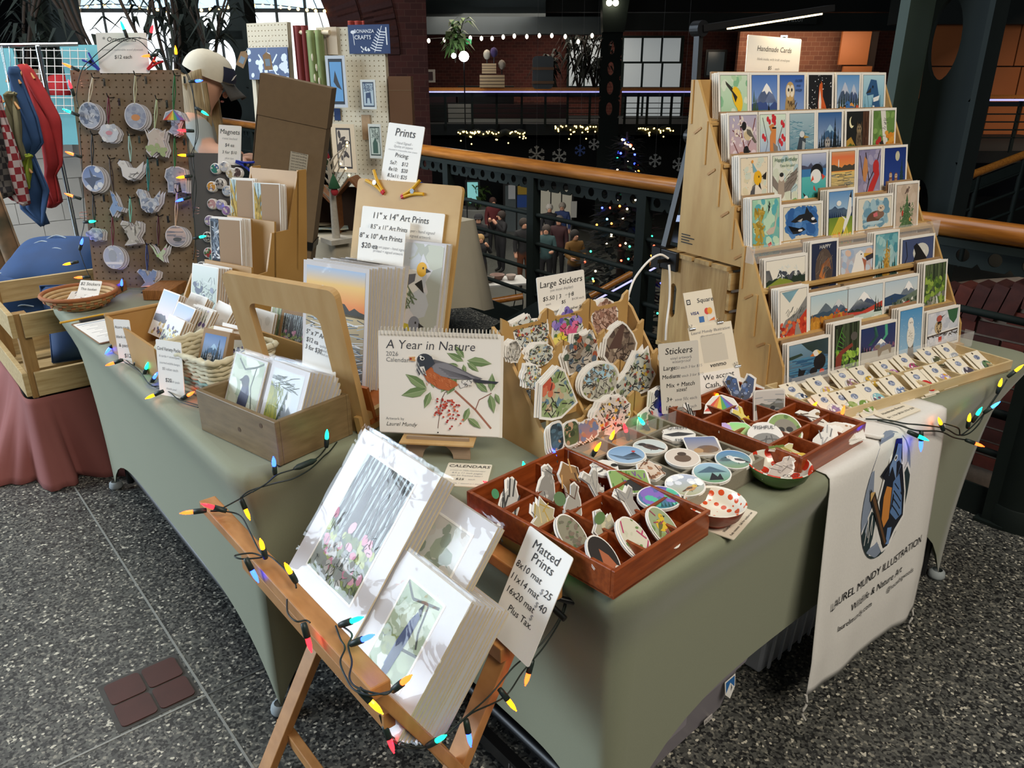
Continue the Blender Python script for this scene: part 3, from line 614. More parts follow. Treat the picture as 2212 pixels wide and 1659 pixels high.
b = MB(); b.lathe([(0, 0), (.42, 0), (.55, .25), (.62, .75), (.66, .8), (.58, .8), (.5, .7), (0, .7)], 20); ob('pot', b, mat('white_pot', 'b9b9b2', .6), t_)
q = P(1032, 497, LZ); sh_ = leafy('shrub', '', '', (0, 0, .7), .9, 70, .4, FOL2, None, 5, .2, .8, 5)
for c in list(sh_.children): c.parent = pl_
bpy.data.objects.remove(sh_)
q = P(1050, 676, LZ); t_ = thing('folding_table', 'white folding table with goods in the hall below', 'table', T(q.x, q.y, LZ) @ Rz(-25))
b = MB(); b.box(-.95, .95, -.4, .4, .71, .75); ob('table_top', b, mat('white_plastic', 'b8b8b4', .5), t_)
for sx in (-.75, .75):
    b = MB(); b.tube(spline([(sx, -.3, .71), (sx+.05, -.32, .3), (sx, -.34, 0)], 4), .015, 6); ob('leg', b, BLACKM, t_); b = MB(); b.tube(spline([(sx, .3, .71), (sx+.05, .32, .3), (sx, .34, 0)], 4), .015, 6); ob('leg', b, BLACKM, t_)
for k, (x, y, r_, c_) in enumerate(((-.5, .05, .16, '2a5a58'), (.05, -.1, .14, '4c4438'), (.3, .1, .18, '6a4c40'), (.6, .0, .12, '9a8a80'))):
    b = MB(); b.lathe([(0, 0), (r_*.6, 0), (r_, .12), (r_*.92, .12), (r_*.5, .02), (0, .02)], 14); ob('bowl', b, mat('lowbowl_%d' % k, c_, .5), None, ['teal', 'dark olive', 'brown', 'pinkish'][k]+' bowl on the folding table in the hall below', 'bowl', M=T(q.x, q.y, LZ+.75) @ Rz(-25) @ T(x, y, 0))
tb = P(1330, 770, LZ); D_ = tb.dot(FWD)
t_ = thing('christmas_tree', 'tall dark christmas tree with coloured lights rising from the hall below', 'tree', T(tb.x, tb.y, LZ)); rs = random.Random(4)
ztop = fx(1345, 285, D_)[1]-LZ; b = MB(); rad = lambda f: (1-f)*1.15+.05
for i in range(2600):
    f = rs.random()**1.4*.98; a = rs.uniform(0, 6.28); r_ = rad(f)*rs.uniform(.45, 1); p = V((cos(a)*r_, sin(a)*r_, f*ztop)); d = V((cos(a), sin(a), rs.uniform(-.6, .3))); s = V((-sin(a), cos(a), 0))*.06; L_ = rs.uniform(.12, .3)
    b.add([p, p+d*L_*.6+s, p+d*L_, p+d*L_*.6-s], [(0, 1, 2, 3)])
ob('needles', b, mat('fir_needles', '0c1512', .9), t_, kind='stuff'); b = MB(); b.tube([(0, 0, 0), (0, 0, ztop)], [.12, .02], 8); ob('trunk', b, MAT['bark'], t_)
BC = {'r': ('ff3a20', 9), 'b': ('2a3cff', 10), 'g': ('20e0a0', 6), 'o': ('ff8a20', 8), 'w': ('ffe2b0', 7), 'c': ('60c8ff', 7)}
TBM = {k: mat('tree_light_'+k, 'fff', .5, emit=c, es=e) for k, (c, e) in BC.items()}
for k in BC:
    for j in range(26 if k != 'c' else 10):
        f = rs.random()**1.2*.97; a = rs.uniform(-3.9, -.7); r_ = rad(f)*1.0; b = MB(); b.ball((cos(a)*r_, sin(a)*r_, f*ztop), .02, n=6); ob('tree_light', b, TBM[k], t_)
for k, (x, y, s_, c_) in enumerate(((1159, 334, 17, 'a8a49a'), (1208, 338, 15, 'b0b0aa'), (1253, 325, 11, '4a64a8'), (1283, 312, 11, 'a8a8a6'), (1415, 347, 13, '9a9c9a'), (1466, 355, 13, '9a9c9a'))):
    q = PD(x, y, 20); sz = s_/F*21; b = MB(); fl_ = MX.Translation(q) @ FM.to_3x3().to_4x4() @ Rx(90)
    for j in range(6):
        a = R(60*j+30); M_ = Rz(60*j)
        b.box(-sz*.09, sz*.09, 0, sz, -.01, .01, None, M_); b.prism([(0, sz*.55), (sz*.3, sz*.85), (sz*.2, sz*.95), (0, sz*.72), (-sz*.2, sz*.95), (-sz*.3, sz*.85)], -.01, .01, None, M_)
    o = ob('paper_snowflake', b, mat('flake_%d' % k, c_, .8), None, ['large cream paper snowflake hanging over the atrium, leftmost', 'white paper snowflake hanging second from the left', 'blue paper snowflake hanging over the atrium', 'small white paper snowflake hanging beside the blue one', 'white paper snowflake hanging right of the christmas tree', 'white paper snowflake hanging next to the lamp pole'][k], 'snowflake', M=fl_)
    b = MB(); b.tube([(0, sz, 0), (0, sz+6, 0)], .002, 4); ob('thread', b, GREYINK, o)
for k, ((x0, y0), (x1, y1), lab) in enumerate((((1275, 640), (1420, 560), 'lower stair handrail with a light strip behind the crate'), ((1040, 655), (1130, 640), 'lower oak handrail behind the calendar'))):
    a, c_ = PD(x0, y0, 9), PD(x1, y1, 9); t_ = thing('stair_rail', lab, 'railing'); b = MB(); b.tube([a, c_], .04, 8); ob('handrail', b, OAKR, t_)
    if k == 0: b = MB(); b.tube([a-V((0, 0, .09)), c_-V((0, 0, .09))], .012, 6); ob('light_strip', b, MAT['led_strip'], t_)
    b = MB(); b.add([a-V((0, 0, .1)), c_-V((0, 0, .1)), c_-V((0, 0, .9)), a-V((0, 0, .9))], [(0, 1, 2, 3)]); ob('side_panel', b, GREENM, t_)
D1 = 15.0; XC, ZC = fx(500, 330, D1)
def arch(x): return 0
AX0, _ = fx(150, 60, D1); AX1, ZT = fx(722, 112, D1); ZB = fx(300, 112, D1)[1]
DAY = mat('daylit_fabric', 'e8ecef', .6, emit='e9f1f8', es=1.05); DAYB = mat('daylit_sky_glass', 'cfe4f2', .4, emit='b7d9f0', es=1.0)
cxm = (AX0+AX1)/2; ra = (AX1-AX0)/2; zsp = fx(720, 96, D1)[1]-.15
w = ob('window_20', MB().box(AX0-.5, AX1+.5, D1+.3, D1+.35, ZB-.6, zsp+ra+1, None), mat('window_bronze', '1b1f1e', .6), kind='structure', M=FM)
nx = 9; pw = (AX1-AX0)/nx
for i in range(nx):
    for j, (za, zb, m_) in enumerate(((ZB-.5, fx(600, 22, D1)[1], DAY), (fx(600, 18, D1)[1], fx(600, -90, D1)[1], DAYB), (fx(600, -95, D1)[1], fx(600, -200, D1)[1], DAYB))):
        x0, x1 = AX0+i*pw+.03, AX0+(i+1)*pw-.03; b = MB(); b.box(x0, x1, D1+.25, D1+.28, za+.02, zb-.02); ob('pane', b, m_, w)
N = 40; out = []; a0, a1 = 0, pi; ring = [(cxm+ra*cos(pi*k/N), zsp+ra*sin(pi*k/N)) for k in range(N+1)]
bw = MB(); XR, ZR = fx(850, 100, D1)[0]+.6, 9
vs = [(AX1, ZB-3.2), (XR, ZB-3.2), (XR, ZR)]+[(cxm, ZR)]+[p for p in ring[::-1] if p[0] >= cxm]
bw.add([(x, D1, z) for x, z in vs], [tuple(range(len(vs)))]); fb_ = ob('wall_arch_brick', bw, brickwall('arch_brick', '552a24', '42201c', '5c3c34', 2.4), kind='structure', M=FM)
vb = MB(); vb.box(-.06, .06, -.05, .25, 0, .55); vme = vb.mesh('brick', BRICK2); vme2 = vb.mesh('brick', mat('mauve_brick', '4a2a28', .85, noise=.3, scale=20))
for ringn, rr in enumerate((ra+.02, ra+.62)):
    n_ = 46 if ringn == 0 else 58
    for k in range(n_):
        a = pi*.5*(k+.5)/n_
        if a > .75: continue
        o = bpy.data.objects.new('brick', vme if k % 2 else vme2); COL.objects.link(o); o.parent = fb_; o.matrix_local = T(cxm+rr*cos(a), D1-.02-.0*ringn, zsp+rr*sin(a)) @ Ry(90-a*180/pi)
rev = MB(); rev.add([(cxm+ra*cos(t), D1+dy, zsp+ra*sin(t)) for dy in (0, .3) for t in [pi*k/N for k in range(N+1)]], [(k, k+1, N+2+k, N+1+k) for k in range(N)], None, True); ob('arch_reveal', rev, mat('cream_reveal', 'a08c78', .7), fb_)
g = thing('string_lights', 'string of warm bulbs across the bright arched window', 'lights', FM); xs = list(range(150, 720, 19)); b = MB(); b.tube([V((fx(x, 15+6*sin(x*.02), D1-.1)[0], D1-.1, fx(x, 15+6*sin(x*.02), D1-.1)[1])) for x in xs], .008, 5); ob('wire', b, BLACKP, g)
for x in xs:
    X, Z = fx(x, 18+6*sin(x*.02), D1-.1); b = MB(); b.ball((X, D1-.1, Z), .028, n=8); ob('bulb', b, WARMB, g)
g = thing('string_lights', 'string of warm bulbs along the brick arch', 'lights', FM); b = MB(); ra2 = ra-.1
pts = [V((cxm+ra2*cos(a), D1-.1, zsp+ra2*sin(a))) for a in [.05*k for k in range(14)]]; b.tube(pts, .008, 5); ob('wire', b, BLACKP, g)
for p in pts: b = MB(); b.ball(p-V((.06, 0, .03)), .025, n=8); ob('bulb', b, WARMB, g)
c = thing('steel_column', 'black steel column with large round holes behind the seller', 'column', FM); D2 = 11.0
b = MB(); X0 = fx(405, 100, D2)[0]; X1 = fx(537, 100, D2)[0]; hs = [(fx(480, y, D2)[1], .21, r_) for y, r_ in ((238, .21), (128, .26), (22, .26))]
holed_web(b, X0, X1, 0, 7, hs, 0, .05); b.v = [V((p.y, D2+p.x, p.z)) for p in b.v]; ob('web', b, GREENM, c)
b = MB(); b.box(X0-.06, X0, D2-.2, D2+.25, 0, 7); ob('flange', b, GREENM, c); b = MB(); b.box(X1, X1+.06, D2-.2, D2+.25, 0, 7); ob('flange', b, GREENM, c)
c = thing('steel_column', 'black steel column at the upper left behind the plants', 'column', FM); b = MB(); fbox(70, -300, 155, 330, 11.5, .2, b); ob('web', b, GREENM, c); b = MB(); fbox(60, -300, 72, 330, 11.3, .5, b); ob('flange', b, GREENL, c)
for k, (x, y, s, n_) in enumerate(((255, 150, 1.5, 46), (370, 130, 1.4, 60), (452, 60, .9, 50), (40, 130, 1.3, 90))):
    p = PD(x, y, 8.6); leafy('bamboo_plant', ['spreading bamboo plant over the ornament board', 'bamboo plant above the seller left of the black column', 'hanging bamboo foliage across the black column', 'dark bushy plant at the upper left corner'][k], 'plant', (p.x, p.y, p.z-.35), s, n_, .42, FOL, None, 5, .055, .7, 40+k, .2, .5)
KM = T(1.878, 1.064, .74) @ Rz(-10)
YZ = MX(((0, 0, 1, 0), (1, 0, 0, 0), (0, 1, 0, 0), (0, 0, 0, 1)))        # polygon (y,z) extruded along x
rk1 = thing('card_rack', 'upper birch card rack of four tiers standing on the wooden crate', 'rack', KM); rk2 = thing('card_rack', 'lower birch card rack of three tiers standing on the table', 'rack', KM)
for rk, poly in ((rk1, [(.165, .318), (.43, .318), (.425, .805), (.4, .805), (.165, .37)]), (rk2, [(-.035, 0), (.165, 0), (.16, .378), (.14, .378), (-.025, .08)])):
    for x in (-.042, .762): b = MB(); b.prism(poly, x, x+.009, None, YZ); ob('side_panel', b, BIRCH, rk)
def tier(rk, yb, zt, lip=False):
    b = MB(); b.box(-.046, .776, -.0045, .0045, -.118, 0, None, T(0, yb, zt) @ Rx(-2)); ob('back_board', b, BIRCH, rk)
    b = MB(); b.box(-.037, .766, -.078, .0, -.004, .004, None, T(0, yb-.003, zt-.105) @ Rx(8)); ob('ledge', b, BIRCH, rk)
    for x in (-.0435, .7715): b = MB(); b.prism(rrect(.034, .007, .003, 2), -.001, .001, None, T(x, yb-.035, zt-.135) @ MX(((0, 0, 1, 0), (1, 0, 0, 0), (0, 1, 0, 0), (0, 0, 0, 1))) @ Rz(-32)); ob('tab_end', b, BIRCHD, rk)
for yb, zt in ((.418, .805), (.348, .697), (.28, .588), (.212, .48)): tier(rk1, yb, zt)
for yb, zt in ((.158, .378), (.094, .255), (.03, .13)): tier(rk2, yb, zt)
for rk, y, z in ((rk1, .118, .335), (rk2, -.066, .012)):
    b = MB(); b.box(-.045, .78, y, y+.002, z, z+.05); b.box(-.045, -.043, y, y+.03, z, z+.05); b.box(.778, .78, y, y+.03, z, z+.05); ob('clear_lip', b, CLEAR, rk)
CW, CH = .127, .178
def cmesh(name, w, h, t, m): b = MB(); b.box(0, w, 0, h, -t, 0); return b.mesh(name, m)
CME = {'p': cmesh('greeting_card', CW-.006, CH-.006, .0016, PAPER), 'l': cmesh('greeting_card', CH-.006, CW-.006, .0016, PAPER)}
EME = {'p': cmesh('envelope', CW-.004, CH-.002, .006, KRAFT), 'l': cmesh('envelope', CH-.004, CW-.002, .006, KRAFT)}
def rack_card(xc, kind, yf, ztop, label, draw, words=None, nb=4, n=0):
    w, h = (CW-.006, CH-.006) if kind == 'p' else (CH-.006, CW-.006)
    jx = random.uniform(-.002, .002); tl = 9
    M0 = KM @ T(xc-w/2+jx, yf-h*sin(R(tl)), ztop-h*cos(R(tl))) @ Rx(90-tl)
    o = bpy.data.objects.new('greeting_card', CME[kind]); COL.objects.link(o); o.matrix_world = M0; tag(o, label, 'card', 'greeting cards on the tiered racks')
    a = Art(w, h, .0075, seed=n); a.r('20242c', -.0, -.0, 1, 1); a.i = .0085; draw(a); a.done(o)
    if words: letter(o, [(s, x*w, y*h, z*h) for s, x, y, z in words[1]], mat('ink_'+words[0], words[0], .6), .0026)
    for k in range(1, nb):
        c = bpy.data.objects.new('greeting_card', CME[kind]); COL.objects.link(c); c.matrix_world = M0 @ T(-.0012*k, random.uniform(-.001, .001), -.0065*k)
        tag(c, 'spare card behind the '+short(label), 'card', 'spare cards behind the '+label.split(' card')[0]+' card')
    e = bpy.data.objects.new('envelope', EME[kind]); COL.objects.link(e); e.matrix_world = M0 @ T(0, .002, -.0065*nb-.001); tag(e, 'brown kraft envelope behind the '+short(label), 'envelope')
def hill(a, c, y, s): a.m(c, y, .06, s, 7)
def c_goldfinch(a): a.g('9fd0a8','d2ead0'); a.sc('b8dcb4 e2f0dc 8cc49a', 24, .05, .12); [a.p('cf4f8d', .55+.08*cos(t), .24, .55+.3*cos(t)-.03, .22-.2*abs(sin(t))-.02, .55+.3*cos(t)+.05, .2-.2*abs(sin(t))) for t in [3.5+.34*k for k in range(9)]]; a.e('8a3a30', .55, .27, .1, .07); a.p('3a3a32', .18, .9, .5, .75, .45, .68, .2, .84); a.e('f6c92c', .62, .6, .17, .22, 25); a.p('2b2a26', .36, .78, .62, .62, .55, .52); a.e('f6c92c', .7, .44, .1, .08); a.p('d79a3a', .62, .38, .66, .32, .7, .38)
def c_baker(a): a.g('a9c6ea','4a78c8'); a.pk('7e8fb8', .58, .5, .95, .36); a.m('3c5390', .45, .12, 5); a.r('456f7c', 0, 0, 1, .38); [a.t('3d5a3c', .08+.07*i, .02*i, .26, .75-.14*i) for i in range(4)]; a.p('14181c', .6, .18, .66, .52, .76, .2); a.p('14181c', .5, .1, .62, .22, .9, .24, 1, .12); a.e('f4f4f0', .72, .25, .05, .05); a.e('f4f4f0', .6, .24, .02, .03)
def c_owl1(a): a.g('9dbbe6','2f5fb4'); a.owl(.42, .38, .95, 'c9a66a', 'efe4cf', dots='5a4228 3c2c1a'); a.st('4a3a26', 20, .12, .02, .5, .05, .68, .5, 20, 60)
def c_fox(a): a.r('17191e', 0, 0, 1, 1); a.sc('fff e8ecf4', 46, .006, .016, 0, .2, 1, 1); a.m('eef0f4', .1, .08, 3); a.p('d2602a', .42, .1, .4, .45, .44, .78, .5, .9, .58, .85, .6, .6, .75, .4, .8, .1); a.p('f1ece4', .44, .12, .42, .5, .48, .74, .54, .5, .52, .1); a.p('b84a1c', .6, .1, .62, .4, .78, .35, .86, .08); a.p('1a1a1a', .49, .92, .53, .84, .47, .85)
def c_bluebird(a): a.g('d2e2ee','5f98d2'); a.pk('5d6f92', .35, .45, .8, .42, 'c2cce0'); a.pk('4e6088', .75, .45, .6, .38, 'c2cce0'); [a.t('243a30', .1+.11*i, .35, .12, .25+.05*(i % 3)) for i in range(9)]; a.sc('d98a3a e2a04c c4622c c8583a', 60, .04, .09, 0, 0, 1, .4); a.bird(.66, .26, .6, '35639f', '244c88', '3f74b4', flip=-1)
def c_king(a): a.g('4f9ac0','b5dcea'); a.st('2f6f80', 18, .3, .015, 0, 0, 1, .5, 70, 110); a.p('2f5a88', .35, .92, .62, .9, .75, .6, .9, .1, .55, .05, .42, .35, .5, .62, .2, .6, .14, .64); a.p('eef2f2', .48, .55, .78, .6, .74, .5, .5, .47); a.p('dfe8ea', .46, .4, .55, .4, .58, .1, .5, .14); a.e('111', .45, .77, .03, .03); a.p('333', .12, .64, .38, .76, .36, .66)
def c_chick(a): a.g('d8a8a0','b8b4cc'); a.sc('e8d8e0 d0c0d0', 30, .03, .07); a.l('7a3f3a', .035, .5, 0, .58, .35, .42, .7, .38, 1); a.l('7a3f3a', .03, .58, .35, .8, .6, .95, .95); a.l('7a3f3a', .025, .45, .6, .1, .75); a.l('7a3f3a', .025, .5, .12, .12, .55); a.sc('f2e6da e8d4c8', 26, .02, .035, .05, .5, .5, .95, 1.4); a.bird(.68, .68, .52, 'e6ded0', '6a6458', '1d1c1c', flip=-1, belly='d8c39c'); a.bird(.42, .22, .6, 'c98a60', '5a4c42', '1d1c1c', belly='eadccc')
def c_wax(a): a.g('8fa4e0','dff0dc'); a.l('4a3a30', .022, .1, .1, .3, .5, .1, .95); a.l('4a3a30', .022, .95, .9, .7, .5, .9, .2); [(a.e('d2303a', x, y, .05, .05), a.e('d2303a', x+.07, y-.05, .05, .05)) for x, y in ((.3, .92), (.5, .9), (.85, .85), (.12, .62), (.88, .6), (.78, .52), (.86, .18), (.72, .2), (.5, .98))]; a.p('d98a4a', .38, .62, .5, .78, .62, .74, .6, .4, .62, .1, .5, .1, .38, .36); a.p('8a8078', .5, .5, .68, .42, .72, .08, .55, .12); a.p('d98a4a', .34, .8, .5, .84, .58, .74, .42, .7); a.l('1a1a1a', .04, .46, .76, .62, .76)
def c_heron(a): a.g('2f6f8c','a9c4cf'); a.st('bcd8dc 5d98ac 3c7e98', 90, .22, .014, 0, 0, 1, .85, -12, 12); a.p('3c4650', .42, .62, .6, .66, .66, .5, .6, .2, .5, .02, .32, .02, .3, .35); a.p('aab4b8', .52, .5, .64, .46, .56, .1, .48, .1); a.p('c09a4a', .58, .6, .82, .56, .58, .54); a.e('d8dcdc', .5, .62, .1, .06)
def c_grayowl(a): a.g('b9cde4','2d609e'); a.pk('4d7aa8', .5, .5, .8, .28, '9cc0dc'); [a.t('14222c', .06+.1*i, .34, .12, .2+.08*(i % 3)) for i in range(10)]; a.t('101b22', .72, .2, .26, .72, 6); a.m('b7c9e0', .3, .06, 8); a.owl(.4, .22, .62, '6c6a6c', 'a8a6a6', dots='3c3a3c d0cecc')
def c_horned(a): a.r('1a1d1c', 0, 0, 1, 1); a.e('f4ecc0', .22, .8, .11, .11); a.e('1a1d1c', .27, .83, .1, .1); a.p('b88f3a', 0, 0, 0, .45, .2, .52, .45, .3, .7, .3, .7, 0); a.sc('6a7a2c 4c5c22', 34, .03, .06, 0, 0, .7, .35); a.r('5a3c2a', .72, 0, 1, 1); a.st('3c2418', 20, .3, .015, .74, 0, 1, 1, 85, 95); a.owl(.55, .45, .6, '6c5c48', '8f7c60', dots='2c241c'); a.p('4a3c2c', .43, .72, .45, .82, .5, .74); a.p('4a3c2c', .6, .74, .66, .82, .67, .72)
def c_sap(a): a.r('6b8f4a', 0, 0, 1, 1); a.sc('5c803c 86a85c', 30, .05, .1); a.p('e4e2da', .32, 1, .55, 1, .7, .35, .85, 0, .6, 0, .48, .4); a.st('3a3a3a', 14, .1, .012, .4, .05, .7, .95, -20, 20); a.sc('e0a03a d88a2c', 14, .05, .09, .62, .2, 1, .6); a.p('2a2824', .3, .38, .42, .16, .68, .02, .62, .22, .44, .42); a.p('e8d9a0', .32, .36, .46, .1, .56, .08); a.e('b8302c', .2, .38, .08, .06); a.e('b8302c', .3, .44, .08, .06)
def c_party(a): a.r('efe2c8', 0, 0, 1, 1); a.sc('d8e0d0 e2d8b8', 30, .05, .1); a.sc('c8a878 8fb0b4', 50, .006, .012); a.p('7a7874', .22, .02, .55, .35, .62, .58, .42, .5, .28, .2); a.e('ece4d6', .58, .32, .17, .26, -18); a.p('57555a', .22, .05, .5, .3, .52, .5, .36, .42); a.e('f0b823', .62, .64, .15, .13); a.p('2a2620', .7, .56, .76, .42, .64, .5); a.p('3a342c', .76, .66, .95, .74, .8, .62, .93, .6); a.p('7fb0c0', .45, .74, .42, .92, .6, .76); a.e('e8a04a', .42, .93, .04, .03); a.e('111', .66, .66, .02, .02)
def c_cake(a): a.r('e4e8dc', 0, 0, 1, 1); a.sc('c8dcdc d8e0cc b8d0d4', 30, .06, .12); a.e('b0a090', .34, .42, .15, .2); a.p('8a8078', .45, .5, .98, .78, .95, .55, .7, .36, .45, .34); a.st('5a5248', 16, .3, .012, .5, .4, .95, .7, 10, 40); a.p('8a8078', .22, .5, .0, .66, 0, .48, .2, .36); a.e('e8e0d4', .34, .62, .1, .08); a.e('2a2a28', .34, .66, .08, .04); a.p('8a8078', .3, .26, .1, .1, .45, .1); a.p('3c2c24', .45, .0, .98, .0, .98, .14, .6, .04); a.p('7ab070', .45, .06, .98, .18, .9, .22, .5, .14); a.l('5a5a5a', .02, .72, .2, .72, .34)
def c_puffindive(a): a.g('2a9fa4','5fc0bc', 0, .6); a.g('3c70a8','c2c8e0', .6, 1); a.m('5a5670', .78, .1, 9, 8, .66); a.r('3f7fb8', 0, .58, 1, .72); a.e('1a1c20', .62, .66, .26, .15); a.e('eef0ee', .58, .58, .22, .13); a.p('e05a3a', .45, .6, .36, .48, .5, .52); a.p('d8483a', .82, .62, .98, .56, .84, .5); a.p('d8483a', .5, .42, .6, .3, .48, .34); a.p('1a1c20', .05, .3, .25, .2, .36, .32, .18, .1); a.e('e8ecea', .18, .14, .1, .1); a.st('3f8a5a', 16, .2, .015, .3, 0, 1, .15, 70, 110)
def c_orcasun(a): a.g('f0a04c','e8784a', .62, .9); a.g('e8784a', 'd8a070', .9, 1); a.g('4a5f6c','e8c878', 0, .62); a.m('4a4438', .72, .08, 6, 9, .64); a.e('e8e4dc', .3, .78, .025, .08); a.st('2c3a44 f0d89a 6a7c80', 70, .3, .015, 0, 0, 1, .6, -6, 6); a.p('14161a', .58, .16, .66, .4, .74, .16); a.p('14161a', .25, .1, .6, .2, .98, .14, .9, .06, .3, .05); a.e('eee', .42, .12, .07, .03)
def c_cardinals(a): a.g('9a94b0','8f8ab0'); a.sc('a8a2c0 8884a4', 24, .06, .12); a.l('33262a', .04, .3, 0, .48, .4, .3, .95); a.l('33262a', .035, .48, .4, .8, .7, .95, .98); a.l('33262a', .025, .2, .5, .05, .9); a.p('c98a54', .18, .6, .26, .88, .38, .8, .42, .6, .32, .38, .22, .42); a.p('c03030', .35, .05, .5, .3, .72, .52, .66, .62, .9, .68, .95, .5, .7, .2, .6, .02); a.e('c03030', .78, .66, .14, .14)
def c_owls(a): a.g('2a4a98','16327c'); a.e('f6f2cc', .6, .84, .1, .1); a.t('1f3c48', .82, .3, .28, .5, 5); a.m('eef0f4', .28, .12, 4); a.owl(.3, .34, .36, '8a5434', 'd8c0a4', dots='f0e8dc'); a.owl(.55, .32, .36, '8a5434', 'd8c0a4', dots='f0e8dc'); a.st('222', 18, .1, .012, 0, 0, 1, .16)
def c_kelp(a): a.g('4fa8b0','a8d8b8'); a.sc('8cccb4 c4e4c8 5cb4bc', 30, .07, .13); a.sc('b89a3a c8ac4c 9c8430', 44, .03, .05, .1, .1, .42, .82, 2); a.l('a88a34', .03, .34, .02, .3, .4, .2, .85); a.p('d0c0b0', .5, .42, .62, .48, .8, .5, .92, .84, .86, .5, .78, .38, .6, .36); a.p('c84a44', .55, .2, .68, .24, .72, .18, .6, .15); a.st('222', 4, .12, .02, .55, .78, .68, .9, 60, 120)
def c_orcas(a): a.r('e2dcc8', 0, 0, 1, 1); a.sc('3f78b8 5a8cc8 2f62a4 4a80c0', 90, .1, .16, .15, .3, .85, .85); a.p('1c2026', .18, .6, .4, .76, .72, .8, .9, .52, .82, .46, .6, .6, .3, .56); a.p('1c2026', .55, .76, .6, .97, .7, .78); a.p('eef', .72, .5, .9, .5, .8, .46); a.e('eee', .78, .62, .05, .04); a.p('1c2026', .12, .5, .2, .34, .5, .42, .58, .34, .4, .26, .25, .26); a.e('eee', .44, .34, .06, .03); a.p('c8c4c0', .36, .6, .5, .66, .46, .56)
def c_goose(a): a.g('bcd8e8','5f94cc', .45, 1); a.m('2f4f80', .66, .12, 11, 8, .5); [a.t('1d3050', .05+.09*i, .5, .1, .12) for i in range(11)]; a.g('a8b83a','6c8a34', 0, .52); [a.p('d8c84a', .5+.02*i, .52, .52+.02*i, .52, .12*i+.05, .1, .12*i-.05, .1) for i in range(-4, 8)]; a.sc('e8a83a e08a2c f0c040', 40, .03, .05, 0, 0, 1, .2); a.p('f0f0ec', .5, .55, .72, .48, .85, .92, .92, .98, .95, .6, .78, .38, .62, .22, .56, .24, .66, .46); a.p('1a1a1a', .84, .88, .92, 1, .94, .86); a.p('1a1a1a', .62, .24, .52, .14, .6, .3); a.e('f0f0ec', .4, .78, .1, .05)
def c_otter(a): a.r('e6dfce', 0, 0, 1, 1); a.sc('8fb4c4 a8c8d4 6f9cb4', 80, .08, .14, .2, .25, .85, .85); a.e('6a4c3c', .48, .44, .24, .17, 12); a.e('8a6a58', .62, .5, .16, .12); a.e('dccab4', .68, .68, .11, .1); a.e('2a2420', .67, .68, .022, .02); a.e('2a2420', .64, .71, .012, .012); a.e('2a2420', .72, .71, .012, .012); a.p('d87078', .44, .54, .56, .58, .58, .46, .46, .44); a.e('b9d4de', .45, .28, .3, .05)
def c_xmas(a): a.r('ccb8a4', 0, 0, 1, 1); a.sc('d4c2b0 c2ae9a', 26, .08, .14); a.t('4f7048', .5, .05, .85, .78, 7); a.st('3c5c3a 6c8c5c', 80, .1, .02, .2, .08, .8, .6, 0, 180); a.bird(.5, .88, .2, '8a7468', '5a4a44'); a.e('b84a38', .3, .44, .04, .06); a.e('33363a', .62, .6, .03, .04); a.e('d8a060', .66, .3, .04, .04)
def c_meadow(a): a.g('f0ecdc','f4efe2'); a.m('31425c', .55, .32, 2, 12, .4); a.m('26382c', .45, .2, 3, 14, .3); a.p('8a9a3c', 0, 0, 0, .32, .35, .52, .6, .42, 1, .1, 1, 0); a.sc('a8b850 72862c', 24, .04, .08, 0, 0, .9, .3); a.st('e8ece8', 20, .1, .02, .2, .5, .8, .8, 20, 160)
def c_solstice(a): a.r('26304c', 0, 0, 1, 1); a.e('5a4c44', .5, .5, .36, .4); a.e('2c3450', .62, .52, .2, .18); a.p('8a5a3c', .25, .25, .4, .6, .7, .72, .8, .5, .5, .2); a.e('4c423c', .6, .38, .22, .18); a.p('c87838', .3, .4, .5, .62, .42, .34); a.p('c87838', .36, .3, .55, .48, .5, .26); a.st('8a7a6c', 26, .16, .012, .2, .25, .8, .8, 20, 80)
def c_gull(a): a.g('d8a890','b9cbe0'); a.sc('c8d4e4 e4c4b0 a8bcd8', 30, .08, .14); a.p('f4f2ee', .1, 0, .3, .3, .38, .6, .42, .82, .55, .92, .68, .8, .68, .5, .66, .2, .8, 0); a.p('e0b04a', .66, .82, .92, .78, .86, .68, .66, .7); a.p('3a3640', .7, .72, .98, .8, .98, .66, .75, .58); a.p('b06850', .6, .7, .74, .6, .7, .3, .66, .5); a.e('222', .58, .8, .02, .02)
def c_larch(a): a.g('cfe4e4','5aa0ac'); a.sc('7ab8c0 a8d0d0 4c94a4', 26, .08, .14, 0, .3, 1, 1); [a.t('27463c', .08+.1*i, .05, .2, .3+.1*(i % 3)) for i in range(10)]; a.t('c09438', .5, .08, .42, .82, 8); a.st('a87c2c d8ac50', 70, .1, .02, .36, .1, .64, .7, 10, 170); a.m('e8ecec', .06, .05, 6)
def c_raven(a): a.r('46547c', 0, 0, 1, 1); a.e('d8d8d0', .6, .58, .26, .27); a.sc('c0c0bc e8e8e2', 12, .03, .06, .48, .45, .72, .75); a.p('16181c', .3, .1, .42, .55, .35, .78, .45, .86, .55, .74, .78, .4, .82, .14, .6, .28); a.l('16181c', .03, 0, .2, .5, .14, 1, .2); a.l('16181c', .02, .1, .95, .16, .5, .05, .2)
